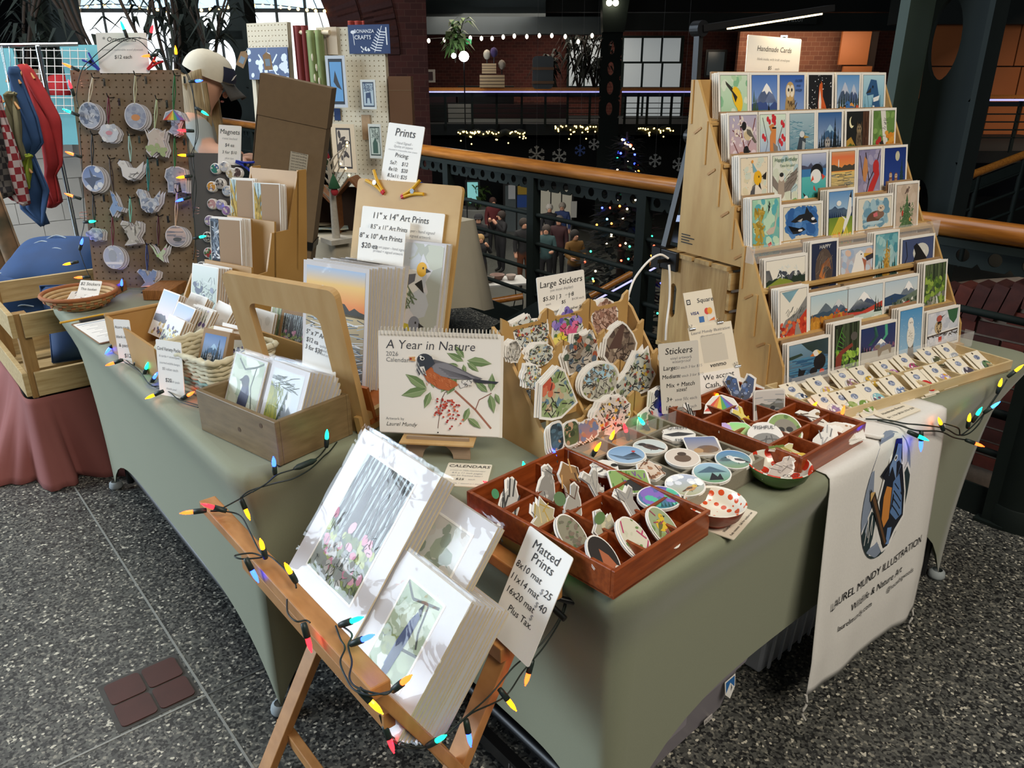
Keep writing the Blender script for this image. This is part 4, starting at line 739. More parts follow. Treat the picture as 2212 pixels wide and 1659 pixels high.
def c_path(a): a.g('f0ece0','f0ebdd'); a.p('8fc4d8', .05, .98, .35, .78, .6, .95, .7, 1); a.p('8a8a88', 0, .3, .2, .48, .6, .58, 1, .85, 1, .2, 0, .2); a.st('5c5c5c 2f3a30', 40, .12, .015, .2, .35, 1, .7, 30, 60); a.p('c83c24', 0, .02, .3, .28, .7, .45, 1, .62, 1, 0, 0, 0); a.sc('d8563a e88a4a a82c1c', 50, .03, .06, 0, 0, 1, .45); a.p('9a9088', .5, 0, .58, .36, .66, .42, .72, .3, .95, 0)
def c_gold(a): a.g('eee8d8','b8d4e0'); a.pk('6f7f8c', .4, .35, .7, .4, None); a.pk('5c6c80', .75, .38, .6, .42, 'd8dce0'); a.m('3c5468', .4, .2, 5, 9, .2); a.sc('c8882c d89c3c b0702a', 120, .03, .07, 0, 0, 1, .36, 1.6); [a.t('c48a30', .04+.1*i, .02, .14, .5-.1*(i % 3)) for i in range(3)]; a.sc('c8563a', 14, .03, .04, .6, .3, 1, .5)
def c_lake(a): a.g('e8ecea','c8dce8'); a.pk('4f5f80', .45, .36, .9, .5); a.m('22362e', .38, .1, 7, 16, .3); a.g('a8c8c4','d4e4dc', 0, .24); a.p('c84838', 0, .2, 0, .34, .4, .3, 1, .5, 1, .34, .5, .22); [a.t('243830', .8+.07*i, .2, .1, .5-.1*i) for i in range(3)]; a.st('e8f0ec', 10, .2, .02, .2, .02, .9, .2, -5, 5)
def c_range(a): a.g('f0ece0','c0d4e2'); a.pk('8494a8', .72, .4, .7, .52); a.p('2f4c70', 0, .3, 0, .55, .3, .62, .6, .52, 1, .5, 1, .3); a.p('6f7f70', 0, .1, .4, .4, 1, .62, 1, 0, 0, 0); a.sc('3c4c3c 5c6c58 e8e8e0', 50, .02, .05, .2, .05, 1, .5); a.p('c04838', .1, .1, .4, .26, .8, .34, .7, .22, .3, .08)
def c_stream(a): a.r('5c6c48', 0, 0, 1, 1); a.st('2c3828 3c4c34', 30, .5, .03, 0, .5, 1, 1, 86, 94); a.sc('7a9a3c 9ab450 5a7a34 3c5a2c', 90, .04, .09, 0, .05, 1, .75); a.sc('a8a89c 7c7c74', 26, .04, .07, 0, 0, 1, .4); a.p('dfe6e2', .55, .35, .62, .32, .7, .12, .95, 0, .6, 0, .6, .16)
def c_tpuffin(a): a.g('2f4f6c','7ca0b8'); a.p('35483c', .3, 1, 1, 1, 1, .55, .7, .62, .45, .82); a.p('2c4034', 0, .7, .3, .74, .35, .68, 0, .6); a.st('4f8cb0 2c5c84', 60, .3, .02, 0, .1, .9, .6, -4, 4); a.e('1a1a1e', .78, .4, .16, .22); a.e('f0ece4', .68, .66, .09, .09); a.p('d87a2c', .6, .68, .52, .6, .64, .58); a.p('e8cc70', .7, .74, .84, .66, .76, .6); a.p('1a1c20', .22, .14, .24, .36, .3, .28, .42, .26, .36, .12); a.e('1a1a1e', .62, .18, .1, .1); a.sc('d85a4a', 3, .04, .05, .75, .08, .9, .16)
def c_salam(a): a.r('2f3c28', 0, 0, 1, 1); a.st('1c2418 46543c', 24, .8, .05, 0, .3, 1, 1, 88, 92); a.sc('86b03c a8cc54 5c8a30', 60, .03, .07, .1, .1, 1, .5); a.l('4f8a3a', .03, .02, .5, .3, .95); [a.l('4f8a3a', .025, .05+.05*i, .55+.08*i, .3+.03*i, .5+.06*i) for i in range(5)]; a.p('8a3c30', .02, .05, .05, .42, .25, .52, .7, .62, .75, .56, .3, .44, .24, .12); a.e('b86858', .35, .08, .22, .1); a.e('5c5854', .78, .74, .14, .08)
def c_aurora(a): a.g('3a3c68','23386c', .25, 1); a.p('6fce9a', .2, .5, .4, .72, .35, 1, .42, 1, .5, .72, .3, .48); a.p('4fae8a', .55, .5, .7, .7, .68, 1, .76, 1, .78, .7, .62, .5); a.pk('8a98b8', .58, .32, .6, .3); a.st('8a5a78', 30, .1, .02, .1, .32, 1, .42, 85, 95); [a.t('18222c', .05+.08*i, .3, .09, .24-.05*i) for i in range(4)]; a.p('ccc8be', 0, 0, 1, 0, 1, .28, 0, .34); a.p('9a8c7c', .48, .34, .8, .42, .9, .36, .88, .14, .84, .14, .8, .26, .62, .24, .55, .1, .5, .1); a.e('8a7c6c', .48, .4, .08, .06)
def c_snowy(a): a.g('a8cce4','4f98d0'); a.sc('e8f0f4', 40, .005, .01); a.p('8c8478', .36, 0, .42, .34, .62, .34, .7, 0); a.st('6c6458', 26, .2, .012, .38, 0, .68, .32, 80, 100); a.e('f0eee6', .5, .48, .18, .24); a.e('f2f0ea', .48, .72, .13, .12); a.st('b0aca0', 24, .04, .012, .38, .3, .62, .6, 0, 20); a.e('333', .45, .74, .015, .015); a.e('333', .53, .74, .015, .015)
def c_flicker(a): a.g('cfd4e0','d8dce6'); a.sc('c4cad8 e4e6ee', 30, .06, .1); a.p('3c6a48', .62, 1, .98, 1, .95, .7, .85, .56, .7, .72); a.l('4a3c34', .03, 0, .3, 1, .36); a.p('f0f0f0', 0, .32, 1, .38, 1, .42, 0, .38); a.st('4a4440', 20, .1, .02, 0, .24, 1, .3); a.e('cbb48c', .34, .54, .12, .2); a.st('3a3028', 20, .05, .02, .26, .38, .42, .64, 60, 120); a.e('b85a4c', .36, .8, .09, .1); a.p('333', .42, .84, .56, .9, .44, .8); a.e('1c1c1c', .36, .68, .07, .03); a.r('c84838', .36, .08, .46, .24)
ROWS = [(.39, .825, [(.083, 'p', 'goldfinch over a pink coneflower card in the top row', c_goldfinch), (.205, 'p', 'orca below a snowy volcano card in the top row', c_baker), (.323, 'p', 'short-eared owl on blue card in the top row', c_owl1, ('1a2a4c', [('OLDER', .72, .84, .06), ('AND', .72, .76, .05), ('WISER', .72, .68, .06)])), (.447, 'p', 'red fox under a starry night card in the top row', c_fox), (.575, 'p', 'bluebird with autumn leaves and mountains card in the top row', c_bluebird), (.698, 'p', 'blue kingfisher card at the right end of the top row', c_king)]),
 (.31, .72, [(.055, 'p', 'two chickadees on willow catkins card in the second row', c_chick), (.173, 'p', 'waxwing among red berries card in the second row', c_wax), (.293, 'p', 'heron standing in rippled water card in the second row', c_heron), (.415, 'p', 'grey owl by snowy blue firs card in the second row', c_grayowl), (.545, 'p', 'horned owl with a crescent moon card in the second row', c_horned), (.672, 'p', 'sapsucker on a white birch trunk card in the second row', c_sap)]),
 (.24, .612, [(.041, 'p', 'yellow-headed warbler in a party hat card in the third row', c_party), (.166, 'p', 'happy birthday jay and cake card in the third row', c_cake, ('3c6a48', [('Happy Birthday', .5, .86, .085), ('Time for cake!', .55, .77, .06)])), (.287, 'p', 'diving puffins in teal water card in the third row', c_puffindive), (.412, 'p', 'orca before an orange sunset card in the third row', c_orcasun), (.536, 'p', 'pair of cardinals on bare branches card in the third row', c_cardinals), (.66, 'p', 'two small owls under a full moon card in the third row', c_owls)]),
 (.17, .508, [(.03, 'p', 'kelp and seal season greetings card in the fourth row', c_kelp, ('4a5a54', [("Season's Greetings", .5, .04, .085)])), (.183, 'l', 'orca mother and calf card in the fourth row', c_orcas, ('4a5a64', [("Season's Greetings", .45, .06, .1)])), (.34, 'p', 'snow geese over a daffodil field card in the fourth row', c_goose), (.502, 'l', 'sea otter holding a starfish card in the fourth row', c_otter, ('4a5a64', [("Season's Greetings", .5, .05, .1)])), (.65, 'p', 'birds on a fir tree on tan card in the fourth row', c_xmas)]),
 (.11, .378, [(.072, 'l', 'green meadow below dark peaks card in the fifth row', c_meadow), (.222, 'p', 'happy winter solstice sleeping animal card in the fifth row', c_solstice, ('e8e8e4', [('HAPPY', .5, .86, .09), ('Winter', .2, .12, .075, 'CENTER', -20)[:4], ('Solstice', .76, .14, .075)])), (.378, 'l', 'gull with a starfish in its bill card in the fifth row', c_gull, ('5a4c48', [('YOU GOT THIS', .5, .06, .1)])), (.505, 'p', 'golden larch tree card in the fifth row', c_larch), (.665, 'l', 'raven before a full moon card in the fifth row', c_raven)]),
 (.045, .278, [(.043, 'p', 'red autumn hillside path card in the sixth row', c_path), (.194, 'l', 'golden larches below grey peaks card in the sixth row', c_gold), (.352, 'l', 'snowy peak over a lake with red meadow card in the sixth row', c_lake), (.518, 'l', 'white mountain over blue ridges card in the sixth row', c_range), (.68, 'p', 'mossy forest stream card in the sixth row', c_stream)]),
 (-.015, .171, [(.064, 'l', 'tufted puffins by dark water card in the lowest row', c_tpuffin), (.215, 'p', 'red salamander in a green forest card in the lowest row', c_salam), (.36, 'l', 'wolf under green northern lights card in the lowest row', c_aurora), (.505, 'p', 'snowy owl on a stump card in the lowest row', c_snowy), (.673, 'l', 'flicker on a snowy branch card in the lowest row', c_flicker)])]
n_ = 0
for yf, zt, L_ in ROWS:
    for xc, kd, lab, fn, *wd in L_:
        n_ += 1; rack_card(xc, kd, yf, zt if kd == 'p' else zt-.03, lab, fn, wd[0] if wd else None, 4 if kd == 'p' else 3, n_)
sign('handmade_cards_sign', 'white Handmade Cards sign standing above the top row of cards', .23, .15, KM @ T(.31, .455, .775) @ Rx(86) @ Rz(-2), [('Handmade Cards', 0, .72, .14), ('$5', -.06, .38, .1), ('5 for $20  -  8 for $28', 0, .18, .1)], [('blank inside, with kraft envelopes', 0, .55, .07), ('each', .08, .38, .07)])
b = MB(); [b.box(-.0432, -.0425, .395-.03*w_, .415, .345+.008*i, .348+.008*i) for i, w_ in enumerate((1, .5, 1.2, .6))]; ob('makers_print', b, INK, rk1)
cr = thing('wooden_crate', 'pine crate turned on its side with a handle slot, under the upper card rack', 'crate', KM @ T(-.05, .2, 0))
ex = [(0, 0), (.31, 0), (.31, .30), (0, .30)]
def crate_end(x):
    b = MB(); y0, y1, z0, z1 = 0.0, .285, 0, .298; hy, hz = .225, .16; N = 24; out = []; ring = []
    for k in range(N):
        an = 2*pi*k/N; dx, dz = cos(an), sin(an); cy, cz = hy, hz
        cand = [((y1-cy)/dx if dx > 1e-6 else 9), ((y0-cy)/dx if dx < -1e-6 else 9), ((z1-cz)/dz if dz > 1e-6 else 9), ((z0-cz)/dz if dz < -1e-6 else 9)]; s = min(cand)
        out.append((cy+dx*s, cz+dz*s)); rx, rz = .015, .055; ring.append((cy+rx*max(-1, min(1, 1.5*dx)), cz+rz*dz))
    for c_ in ((y1, z1), (y0, z1), (y0, z0), (y1, z0)):
        i = min(range(N), key=lambda k: (out[k][0]-c_[0])**2+(out[k][1]-c_[1])**2); out[i] = c_
    for sx in (x, x+.018): b.add([(sx, y, z) for y, z in out+ring], [(k, (k+1) % N, N+(k+1) % N, N+k) for k in range(N)])
    b.add([(sx, y, z) for sx in (x, x+.018) for y, z in ring], [(k, (k+1) % N, N+(k+1) % N, N+k) for k in range(N)]); b.add([(sx, y, z) for sx in (x, x+.018) for y, z in out], [(k, (k+1) % N, N+(k+1) % N, N+k) for k in range(N)]); return b
for x in (0, .43): ob('end_panel', crate_end(x), PINE if x else PINEZ, cr)
for i in range(4): b = MB(); b.box(-.004, .456, .004+.073*i, .066+.073*i, .299, .311); ob('top_slat', b, PINE, cr)
for i in range(4): b = MB(); b.box(-.004, .456, .004+.073*i, .066+.073*i, -.0, .0 + .012, None); b.v = [p+V((0, 0, .0)) for p in b.v]; ob('bottom_slat', b, PINE, cr)
for i in range(5): b = MB(); b.box(.0, .452, -.012, -.001, .006+.06*i, .054+.06*i); ob('front_slat', b, PINE, cr)
LP = lambda x, y, dep: KM @ V((0, 0, 0)) if 0 else PL(x, y, KM @ V((0, dep, 0)), (KM.to_3x3() @ V((0, 1, 0))))
base = LP(1432, 552, .50); elb = LP(1496, 294, .50); top = LP(1510, 62, .50); tip = LP(1792, 18, .44)
lm = thing('clamp_lamp', 'black jointed clamp lamp with a warm light bar over the card rack', 'lamp')
def bar(b, p, q, w, h): 
    p, q = V(p), V(q); d = (q-p); x = d.normalized(); y = V((0, 0, 1)).cross(x); y = y.normalized() if y.length > .01 else V((0, 1, 0)); z = x.cross(y); M_ = MX((x, y, z)).transposed().to_4x4(); M_.translation = p; b.box(0, d.length, -w/2, w/2, -h/2, h/2, None, M_)
b = MB(); bar(b, base, elb, .022, .016); ob('lower_arm', b, BLACKM, lm); b = MB(); bar(b, elb, top, .022, .016); ob('upper_arm', b, BLACKM, lm)
b = MB(); bar(b, top, tip, .045, .018); ob('lamp_head', b, BLACKM, lm)
for q, r_ in ((elb, .022), (top, .022), (base, .02)):
    b = MB(); M_ = MX.Translation(q) @ KM.to_3x3().to_4x4() @ Rx(90); b.lathe([(0, -.018), (r_, -.018), (r_, .018), (0, .018)], 18, None, M_, False); ob('joint', b, BLACKM, lm)
a_, c_ = top.lerp(tip, .22)-V((0, 0, .012)), top.lerp(tip, .93)-V((0, 0, .012)); b = MB(); bar(b, a_, c_, .018, .005); ob('light_bar', b, mat('warm_led', 'fff', .5, emit='ffdf9e', es=5), lm)
LL = bpy.data.lights.new('lamp_light', 'AREA'); LL.shape = 'RECTANGLE'; LL.size = (c_-a_).length; LL.size_y = .02; LL.energy = .8; LL.color = (1, .8, .5)
lo = bpy.data.objects.new('lamp_light', LL); COL.objects.link(lo); mid = (a_+c_)/2-V((0, 0, .006)); lo.parent = lm; dx = (c_-a_).normalized(); zz = V((0.05, .35, .9)); zz = (zz-dx*zz.dot(dx)).normalized(); yy = zz.cross(dx); M_ = MX((dx, yy, zz)).transposed().to_4x4(); M_.translation = mid; lo.matrix_world = M_
b = MB(); q = base; b.box(-.03, .03, -.02, .02, -.035, .03, None, MX.Translation(q) @ KM.to_3x3().to_4x4()); ob('clamp', b, BLACKP, lm)
ch = thing('charger', 'black phone charger held at the corner of the crate with a white cable', 'charger'); q = KM @ V((-.058, .46, .285))
b = MB(); b.box(-.006, .006, -.055, .03, -.03, .03, None, MX.Translation(q) @ KM.to_3x3().to_4x4()); ob('body', b, BLACKP, ch, bev=.003); b = MB(); b.box(-.05, -.006, -.02, .02, -.004, .008, None, MX.Translation(q) @ KM.to_3x3().to_4x4()); ob('arm', b, BLACKP, ch)
D_ = 2.36
cab = [PD(x, y, d) for x, y, d in ((1443, 558, 2.30), (1425, 550, 2.28), (1400, 565, 2.26), (1372, 600, 2.24), (1360, 630, 2.22), (1357, 642, 2.22))]
b = MB(); b.tube(spline(cab, 5), .0035, 8); ob('cable', b, WHITEG, ch); b = MB(); b.tube([cab[-1], cab[-1]+(cab[-1]-cab[-2])*.6], [.005, .0045], 8); ob('cable_tip', b, WHITEG, ch)
cab = [PD(x, y, d) for x, y, d in ((1445, 572, 2.29), (1447, 600, 2.28), (1446, 650, 2.27), (1440, 700, 2.25), (1438, 735, 2.24))]; b = MB(); b.tube(spline(cab, 5), .0035, 8); ob('cable', b, WHITEG, ch)
STICK = mat('sticker_paper', 'f2efe9', .4)
def blob(n=22, amp=.06, seed=1, k=0):
    r_ = random.Random(seed); ph = r_.uniform(0, 6); return [(.5+.47*cos(2*pi*i/n)*(1-amp*(.5+.5*sin(ph+i*(k or 2.4)))-r_.uniform(0, amp)), .5+.47*sin(2*pi*i/n)*(1-amp*(.5+.5*sin(ph+i*(k or 2.4)))-r_.uniform(0, amp))) for i in range(n)]
OV = ellip(.5, .5, 30, .5, .5); RECT = rrect(1, 1, .08, 3, .5, .5)
BIRD = [(0, .15), (.18, .3), (.3, .55), (.5, .72), (.66, .78), (.75, .95), (.9, .98), (1, .86), (.93, .78), (.92, .6), (.82, .35), (.62, .18), (.35, .1)]
WING = [(.1, .0), (.35, .25), (.2, .6), (.0, .85), (.12, 1), (.4, .92), (.5, .6), (.62, .75), (.8, 1), (1, .9), (.95, .6), (.75, .35), (.9, .12), (.6, .05)]
FISHT = [(0, .9), (.15, 1), (.35, .88), (.55, 1), (.65, .92), (.55, .7), (.7, .4), (1, .1), (.85, 0), (.55, .1), (.35, .45), (.25, .72)]
def sticker(label, outline, M, w, h, draw=None, n=3, t=.0016, side=None, name='sticker', cat='sticker', group=None, words=None, base=True, mt=None, step=(.0008, 0, -.0026), seed=1, ink='25252a', inset=.93):
    pts = [((x-.5)*w, y*h) for x, y in outline]; b = MB(); b.prism(pts, -t, 0); me = b.mesh(name, mt or STICK)
    if side:
        me.materials.append(side)
        for f in list(me.polygons)[2:]: f.material_index = 1
        me.polygons[0].material_index = 1
    o = bpy.data.objects.new(name, me); COL.objects.link(o); o.matrix_world = M; tag(o, label, cat, group)
    if draw:
        sh = [(.5+(x-.5)*inset, .5+(y-.5)*inset) for x, y in outline]; a = Art(w, h, 0, sh, seed)
        if base: a.p(base if isinstance(base, str) else 'e6e2da', *[c for p in sh for c in p])
        draw(a); a.done(o, off=(-w/2, 0))
    if words: letter(o, [(s, x*w, y*h, z*h) for s, x, y, z in words], mat('ink_'+ink, ink, .6), .0035)
    for k in range(1, n):
        c = bpy.data.objects.new(name, me); COL.objects.link(c); c.matrix_world = M @ T(step[0]*k, step[1]*k, step[2]*k) @ Rz(random.uniform(-3, 3)); tag(c, 'spare %s under the %s' % (name, short(label)), cat, 'spares under the '+label)
    return o
def tray(name, label, M, w, d, h, nx, ny, m, m2=None, t=.008):
    """w along X, d along Y, nx by ny cells"""
    o = thing(name, label, 'tray', M); m2 = m2 or m
    b = MB(); b.box(0, w, 0, d, 0, .005); ob('tray_floor', b, m2, o)
    for nm, (x0, x1, y0, y1) in (('side', (0, w, 0, t)), ('side', (0, w, d-t, d)), ('side', (0, t, t, d-t)), ('side', (w-t, w, t, d-t))):
        b = MB(); b.box(x0, x1, y0, y1, 0, h); ob(nm, b, m, o, bev=.0012)
    for i in range(1, nx): x = w*i/nx; b = MB(); b.box(x-.003, x+.003, t, d-t, .005, h-.004); ob('divider', b, m, o)
    for j in range(1, ny): y = d*j/ny; b = MB(); b.box(t, w-t, y-.003, y+.003, .005, h-.006); ob('divider', b, m, o)
    return o
LINEN = mat('grey_linen', '958e7c', .9, noise=.2, scale=400, bump=.1)
tray('sticker_tray', 'reddish brown wooden compartment tray at the front corner of the table', T(.822, .718, .7405) @ Rz(4), .285, .375, .055, 3, 4, CHERRY)
tray('sticker_tray', 'grey linen compartment tray between the two brown trays', T(1.112, .80, .7405) @ Rz(2), .285, .335, .042, 3, 4, LINEN)
tray('sticker_tray', 'reddish brown wooden compartment tray beside the button display', T(1.432, .742, .7405) @ Rz(1), .285, .36, .055, 3, 4, CHERRY)
def ts(label, x, y, z, yaw, tilt, w, h, outline, draw, n=3, base=True, words=None, seed=1, ink='25252a', roll=0, **k):
    """sticker centred on a picture point at height z"""
    M0 = stand(P(x, y, z), yaw, tilt, roll) @ T(0, -h/2, 0); return sticker(label, outline, M0, w, h, draw, n, base=base, words=words, seed=seed, ink=ink, **k)
dz = lambda cols, n=40, r0=.03, r1=.08: (lambda a: a.sc(cols, n, r0, r1))
def sk(cols, n=36, L=.3, w=.03, **k): return lambda a: a.st(cols, n, L, w, **k)
def both(*f): return lambda a: [g(a) for g in f]
A = [  # front brown tray
 ('zebra striped green bird sticker in the brown front tray', 1097, 1088, BIRD, both(sk('222 333', 16, .4, .05, a0=40, a1=70), lambda a: a.e('3a8a5a', .2, .75, .12, .1)), 'e8e6e0'),
 ('grey crested bird sticker in the brown front tray', 1176, 1058, BIRD, both(dz('9a9690 c8c4bc'), sk('555', 10)), 'b0aca4'),
 ('brown striped insect sticker in the brown front tray', 1233, 1036, blob(14, .2, 4), sk('7a4a20 4a2c14 c89a5c', 30, .3, .05), 'b88a50'),
 ('silver fish tail sticker in the brown front tray', 1296, 1064, FISHT, both(sk('aaa9a4 8a8a88', 24, .3, .02), dz('cfcdc6', 10)), 'dcd9d0'),
 ('yellow feathered starburst sticker in the brown front tray', 1176, 1122, blob(18, .3, 7), both(sk('b8983a d8c48a 7a6428', 40, .3, .03), lambda a: a.e('c8963a', .55, .3, .2, .14)), 'e0d4a8'),
 ('green headed duck sticker in the brown front tray', 1233, 1100, BIRD, both(lambda a: a.e('5a7a50', .25, .75, .2, .14), sk('5a3c30 888', 14)), 'c8c4b8'),
 ('grey swallow sticker in the brown front tray', 1372, 1102, FISHT, sk('8a8a8c 5c5c60', 24, .3, .03), 'cfccc6'),
 ('green plant and mushroom sticker in the brown front tray', 1309, 1140, blob(12, .3, 9), both(dz('b0aa90 c8c0a0', 30), lambda a: a.e('5a7a44', .4, .7, .2, .1, 30)), 'd8d2ba'),
 ('oval mossy otter sticker in the brown front tray', 1249, 1172, OV, both(dz('6c6858 8a8672 5a6a48', 40), dz('7a6a5c', 10)), '8a8672'),
 ('oval pink flower hummingbird sticker in the brown front tray', 1385, 1178, OV, both(dz('c8c8b0 a8b090', 20), sk('b83a6a', 10, .3, .05), dz('6a8a4c', 8)), 'd4d0bc'),
 ('oval yellow warbler on berries sticker in the brown front tray', 1448, 1154, OV, both(dz('6a8a4a 8aa060', 16), lambda a: a.bird(.45, .55, .6, 'd8b832', '6a6a3a'), sk('a03a5a', 10, .2, .04)), '9aa884'),
 ('oval red fox on black sticker in the brown front tray', 1318, 1222, OV, both(lambda a: a.p('a8603c', .3, .3, .5, .7, .7, .5, .8, .2, .5, .15), lambda a: a.e('e8e0d4', .75, .2, .1, .06)), '221c1a')]
for i, (lab, x, y, sh, dr, bs) in enumerate(A):
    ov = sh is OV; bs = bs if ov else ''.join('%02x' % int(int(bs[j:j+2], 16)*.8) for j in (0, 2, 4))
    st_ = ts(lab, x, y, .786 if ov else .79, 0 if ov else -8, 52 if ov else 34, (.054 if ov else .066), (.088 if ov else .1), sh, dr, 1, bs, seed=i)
    if ov: st_.matrix_world = T(.006, .02, .003) @ st_.matrix_world
    for k in (1, 2):
        c = bpy.data.objects.new('sticker', st_.data); COL.objects.link(c); c.matrix_world = st_.matrix_world @ T(-.001*k, 0, -.003*k) @ Rz(random.uniform(-3, 3)); tag(c, 'spare sticker under the '+short(lab), 'sticker', 'spares under the '+short(lab))
B_ = [('chickadee with lettering sticker in the linen tray', 1306, 1010, .066, .05, blob(16, .1, 3), both(lambda a: a.bird(.62, .45, .6, 'dcd8cc', '55504a', '1c1c1c')), 'e8e4da'),
 ('oval woodpecker in flight sticker in the linen tray', 1353, 982, .078, .05, OV, both(lambda a: a.g('a8c4e0', '7aa4d0'), lambda a: a.p('1c1c20', .05, .55, .4, .4, .7, .62, .9, .3, .5, .2, .3, .3), lambda a: a.e('c83a34', .7, .66, .05, .05)), 'a8c4e0'),
 ('oval brown duck sticker in the linen tray', 1404, 964, .07, .042, OV, both(lambda a: a.bird(.5, .45, .7, '5a4a44', '3c3230', '3c3a3a', flip=-1)), 'd0dcdc'),
 ('queen fisher lettering sticker in the linen tray', 1467, 938, .085, .055, blob(20, .12, 5), both(lambda a: a.p('3a3c40', .1, .5, .5, .62, .9, .5, .6, .4, .3, .38)), 'eeece6'),
 ('brown ruffed bird sticker in the linen tray', 1404, 1016, .066, .06, blob(18, .16, 8), both(dz('c8a488 a87a5a 8a5c40', 30), sk('6a4430', 14)), 'd8c4b0'),
 ('black bear among lupines sticker in the linen tray', 1360, 1040, .075, .06, RECT, both(lambda a: a.r('8aa860', 0, 0, 1, 1), sk('7a4a8a 4c7a3a', 30, .2, .03, a0=70, a1=110), lambda a: a.e('2c2a28', .6, .35, .26, .24)), '8aa860'),
 ('oval brown dipper on a branch sticker in the linen tray', 1474, 988, .07, .052, OV, both(lambda a: a.e('6a5648', .5, .45, .24, .2), lambda a: a.e('4a3c34', .52, .68, .13, .1), sk('7a6a5c', 4, .8, .03, a0=20, a1=40)), 'dcd0c4'),
 ('square sleeping bobcat sticker in the linen tray', 1518, 963, .07, .055, RECT, both(lambda a: a.g('c8b8a0', '6a80b0'), lambda a: a.e('b0845c', .6, .32, .32, .2), lambda a: a.e('c09a70', .32, .26, .14, .12)), '8a94b4'),
 ('oval grey shrike with mountains sticker in the linen tray', 1584, 992, .072, .052, OV, both(lambda a: a.g('8ca878', '5a8cc4'), lambda a: a.pk('e4e8f0', .3, .4, .5, .3, None), lambda a: a.bird(.6, .45, .6, 'ecece8', '4c4c50', 'e0e0dc', flip=-1)), 'a0b8c8'),
 ('oval purple and green aurora forest sticker in the linen tray', 1424, 1074, .08, .055, OV, both(lambda a: a.g('3f8a9c', '6a5cae'), lambda a: a.sc('58c0a0 6ad0b0 8a6cc0', 20, .1, .2, .2, .2, .9, .8), lambda a: [a.t('245a5c', .5+.08*i, .08, .08, .22) for i in range(5)]), '5aa8a4'),
 ('oval horned lark under clouds sticker in the linen tray', 1480, 1047, .075, .055, OV, both(lambda a: a.g('b8b890', 'b8c4e0'), lambda a: a.sc('fff e8ecf4', 12, .08, .14, .1, .5, .9, .9), lambda a: a.bird(.6, .32, .4, 'c89a6a', '6a5240', 'e0c060')), 'c0c8d8'),
 ('oval butterfly over green valley sticker in the linen tray', 1538, 1021, .074, .054, OV, both(lambda a: a.g('6a9a68', 'a8c8e4'), lambda a: a.pk('6a8aa8', .5, .5, .8, .3, None), lambda a: a.p('22242a', .35, .15, .5, .5, .6, .3, .7, .45, .72, .15)), '8ab0a8')]
for i, (lab, x, y, w, h, sh, dr, bs) in enumerate(B_):
    ts(lab, x, y, .789, -36, 80, w*1.1, h*1.3, sh, dr, 3, bs, seed=30+i, words=[('QUEEN', 0, .72, .2), ('FISHER', .05, .06, .2)] if 'queen' in lab else ([('ONE', -.25, .62, .14), ('DEM', -.25, .45, .14)] if 'chickadee' in lab else None))
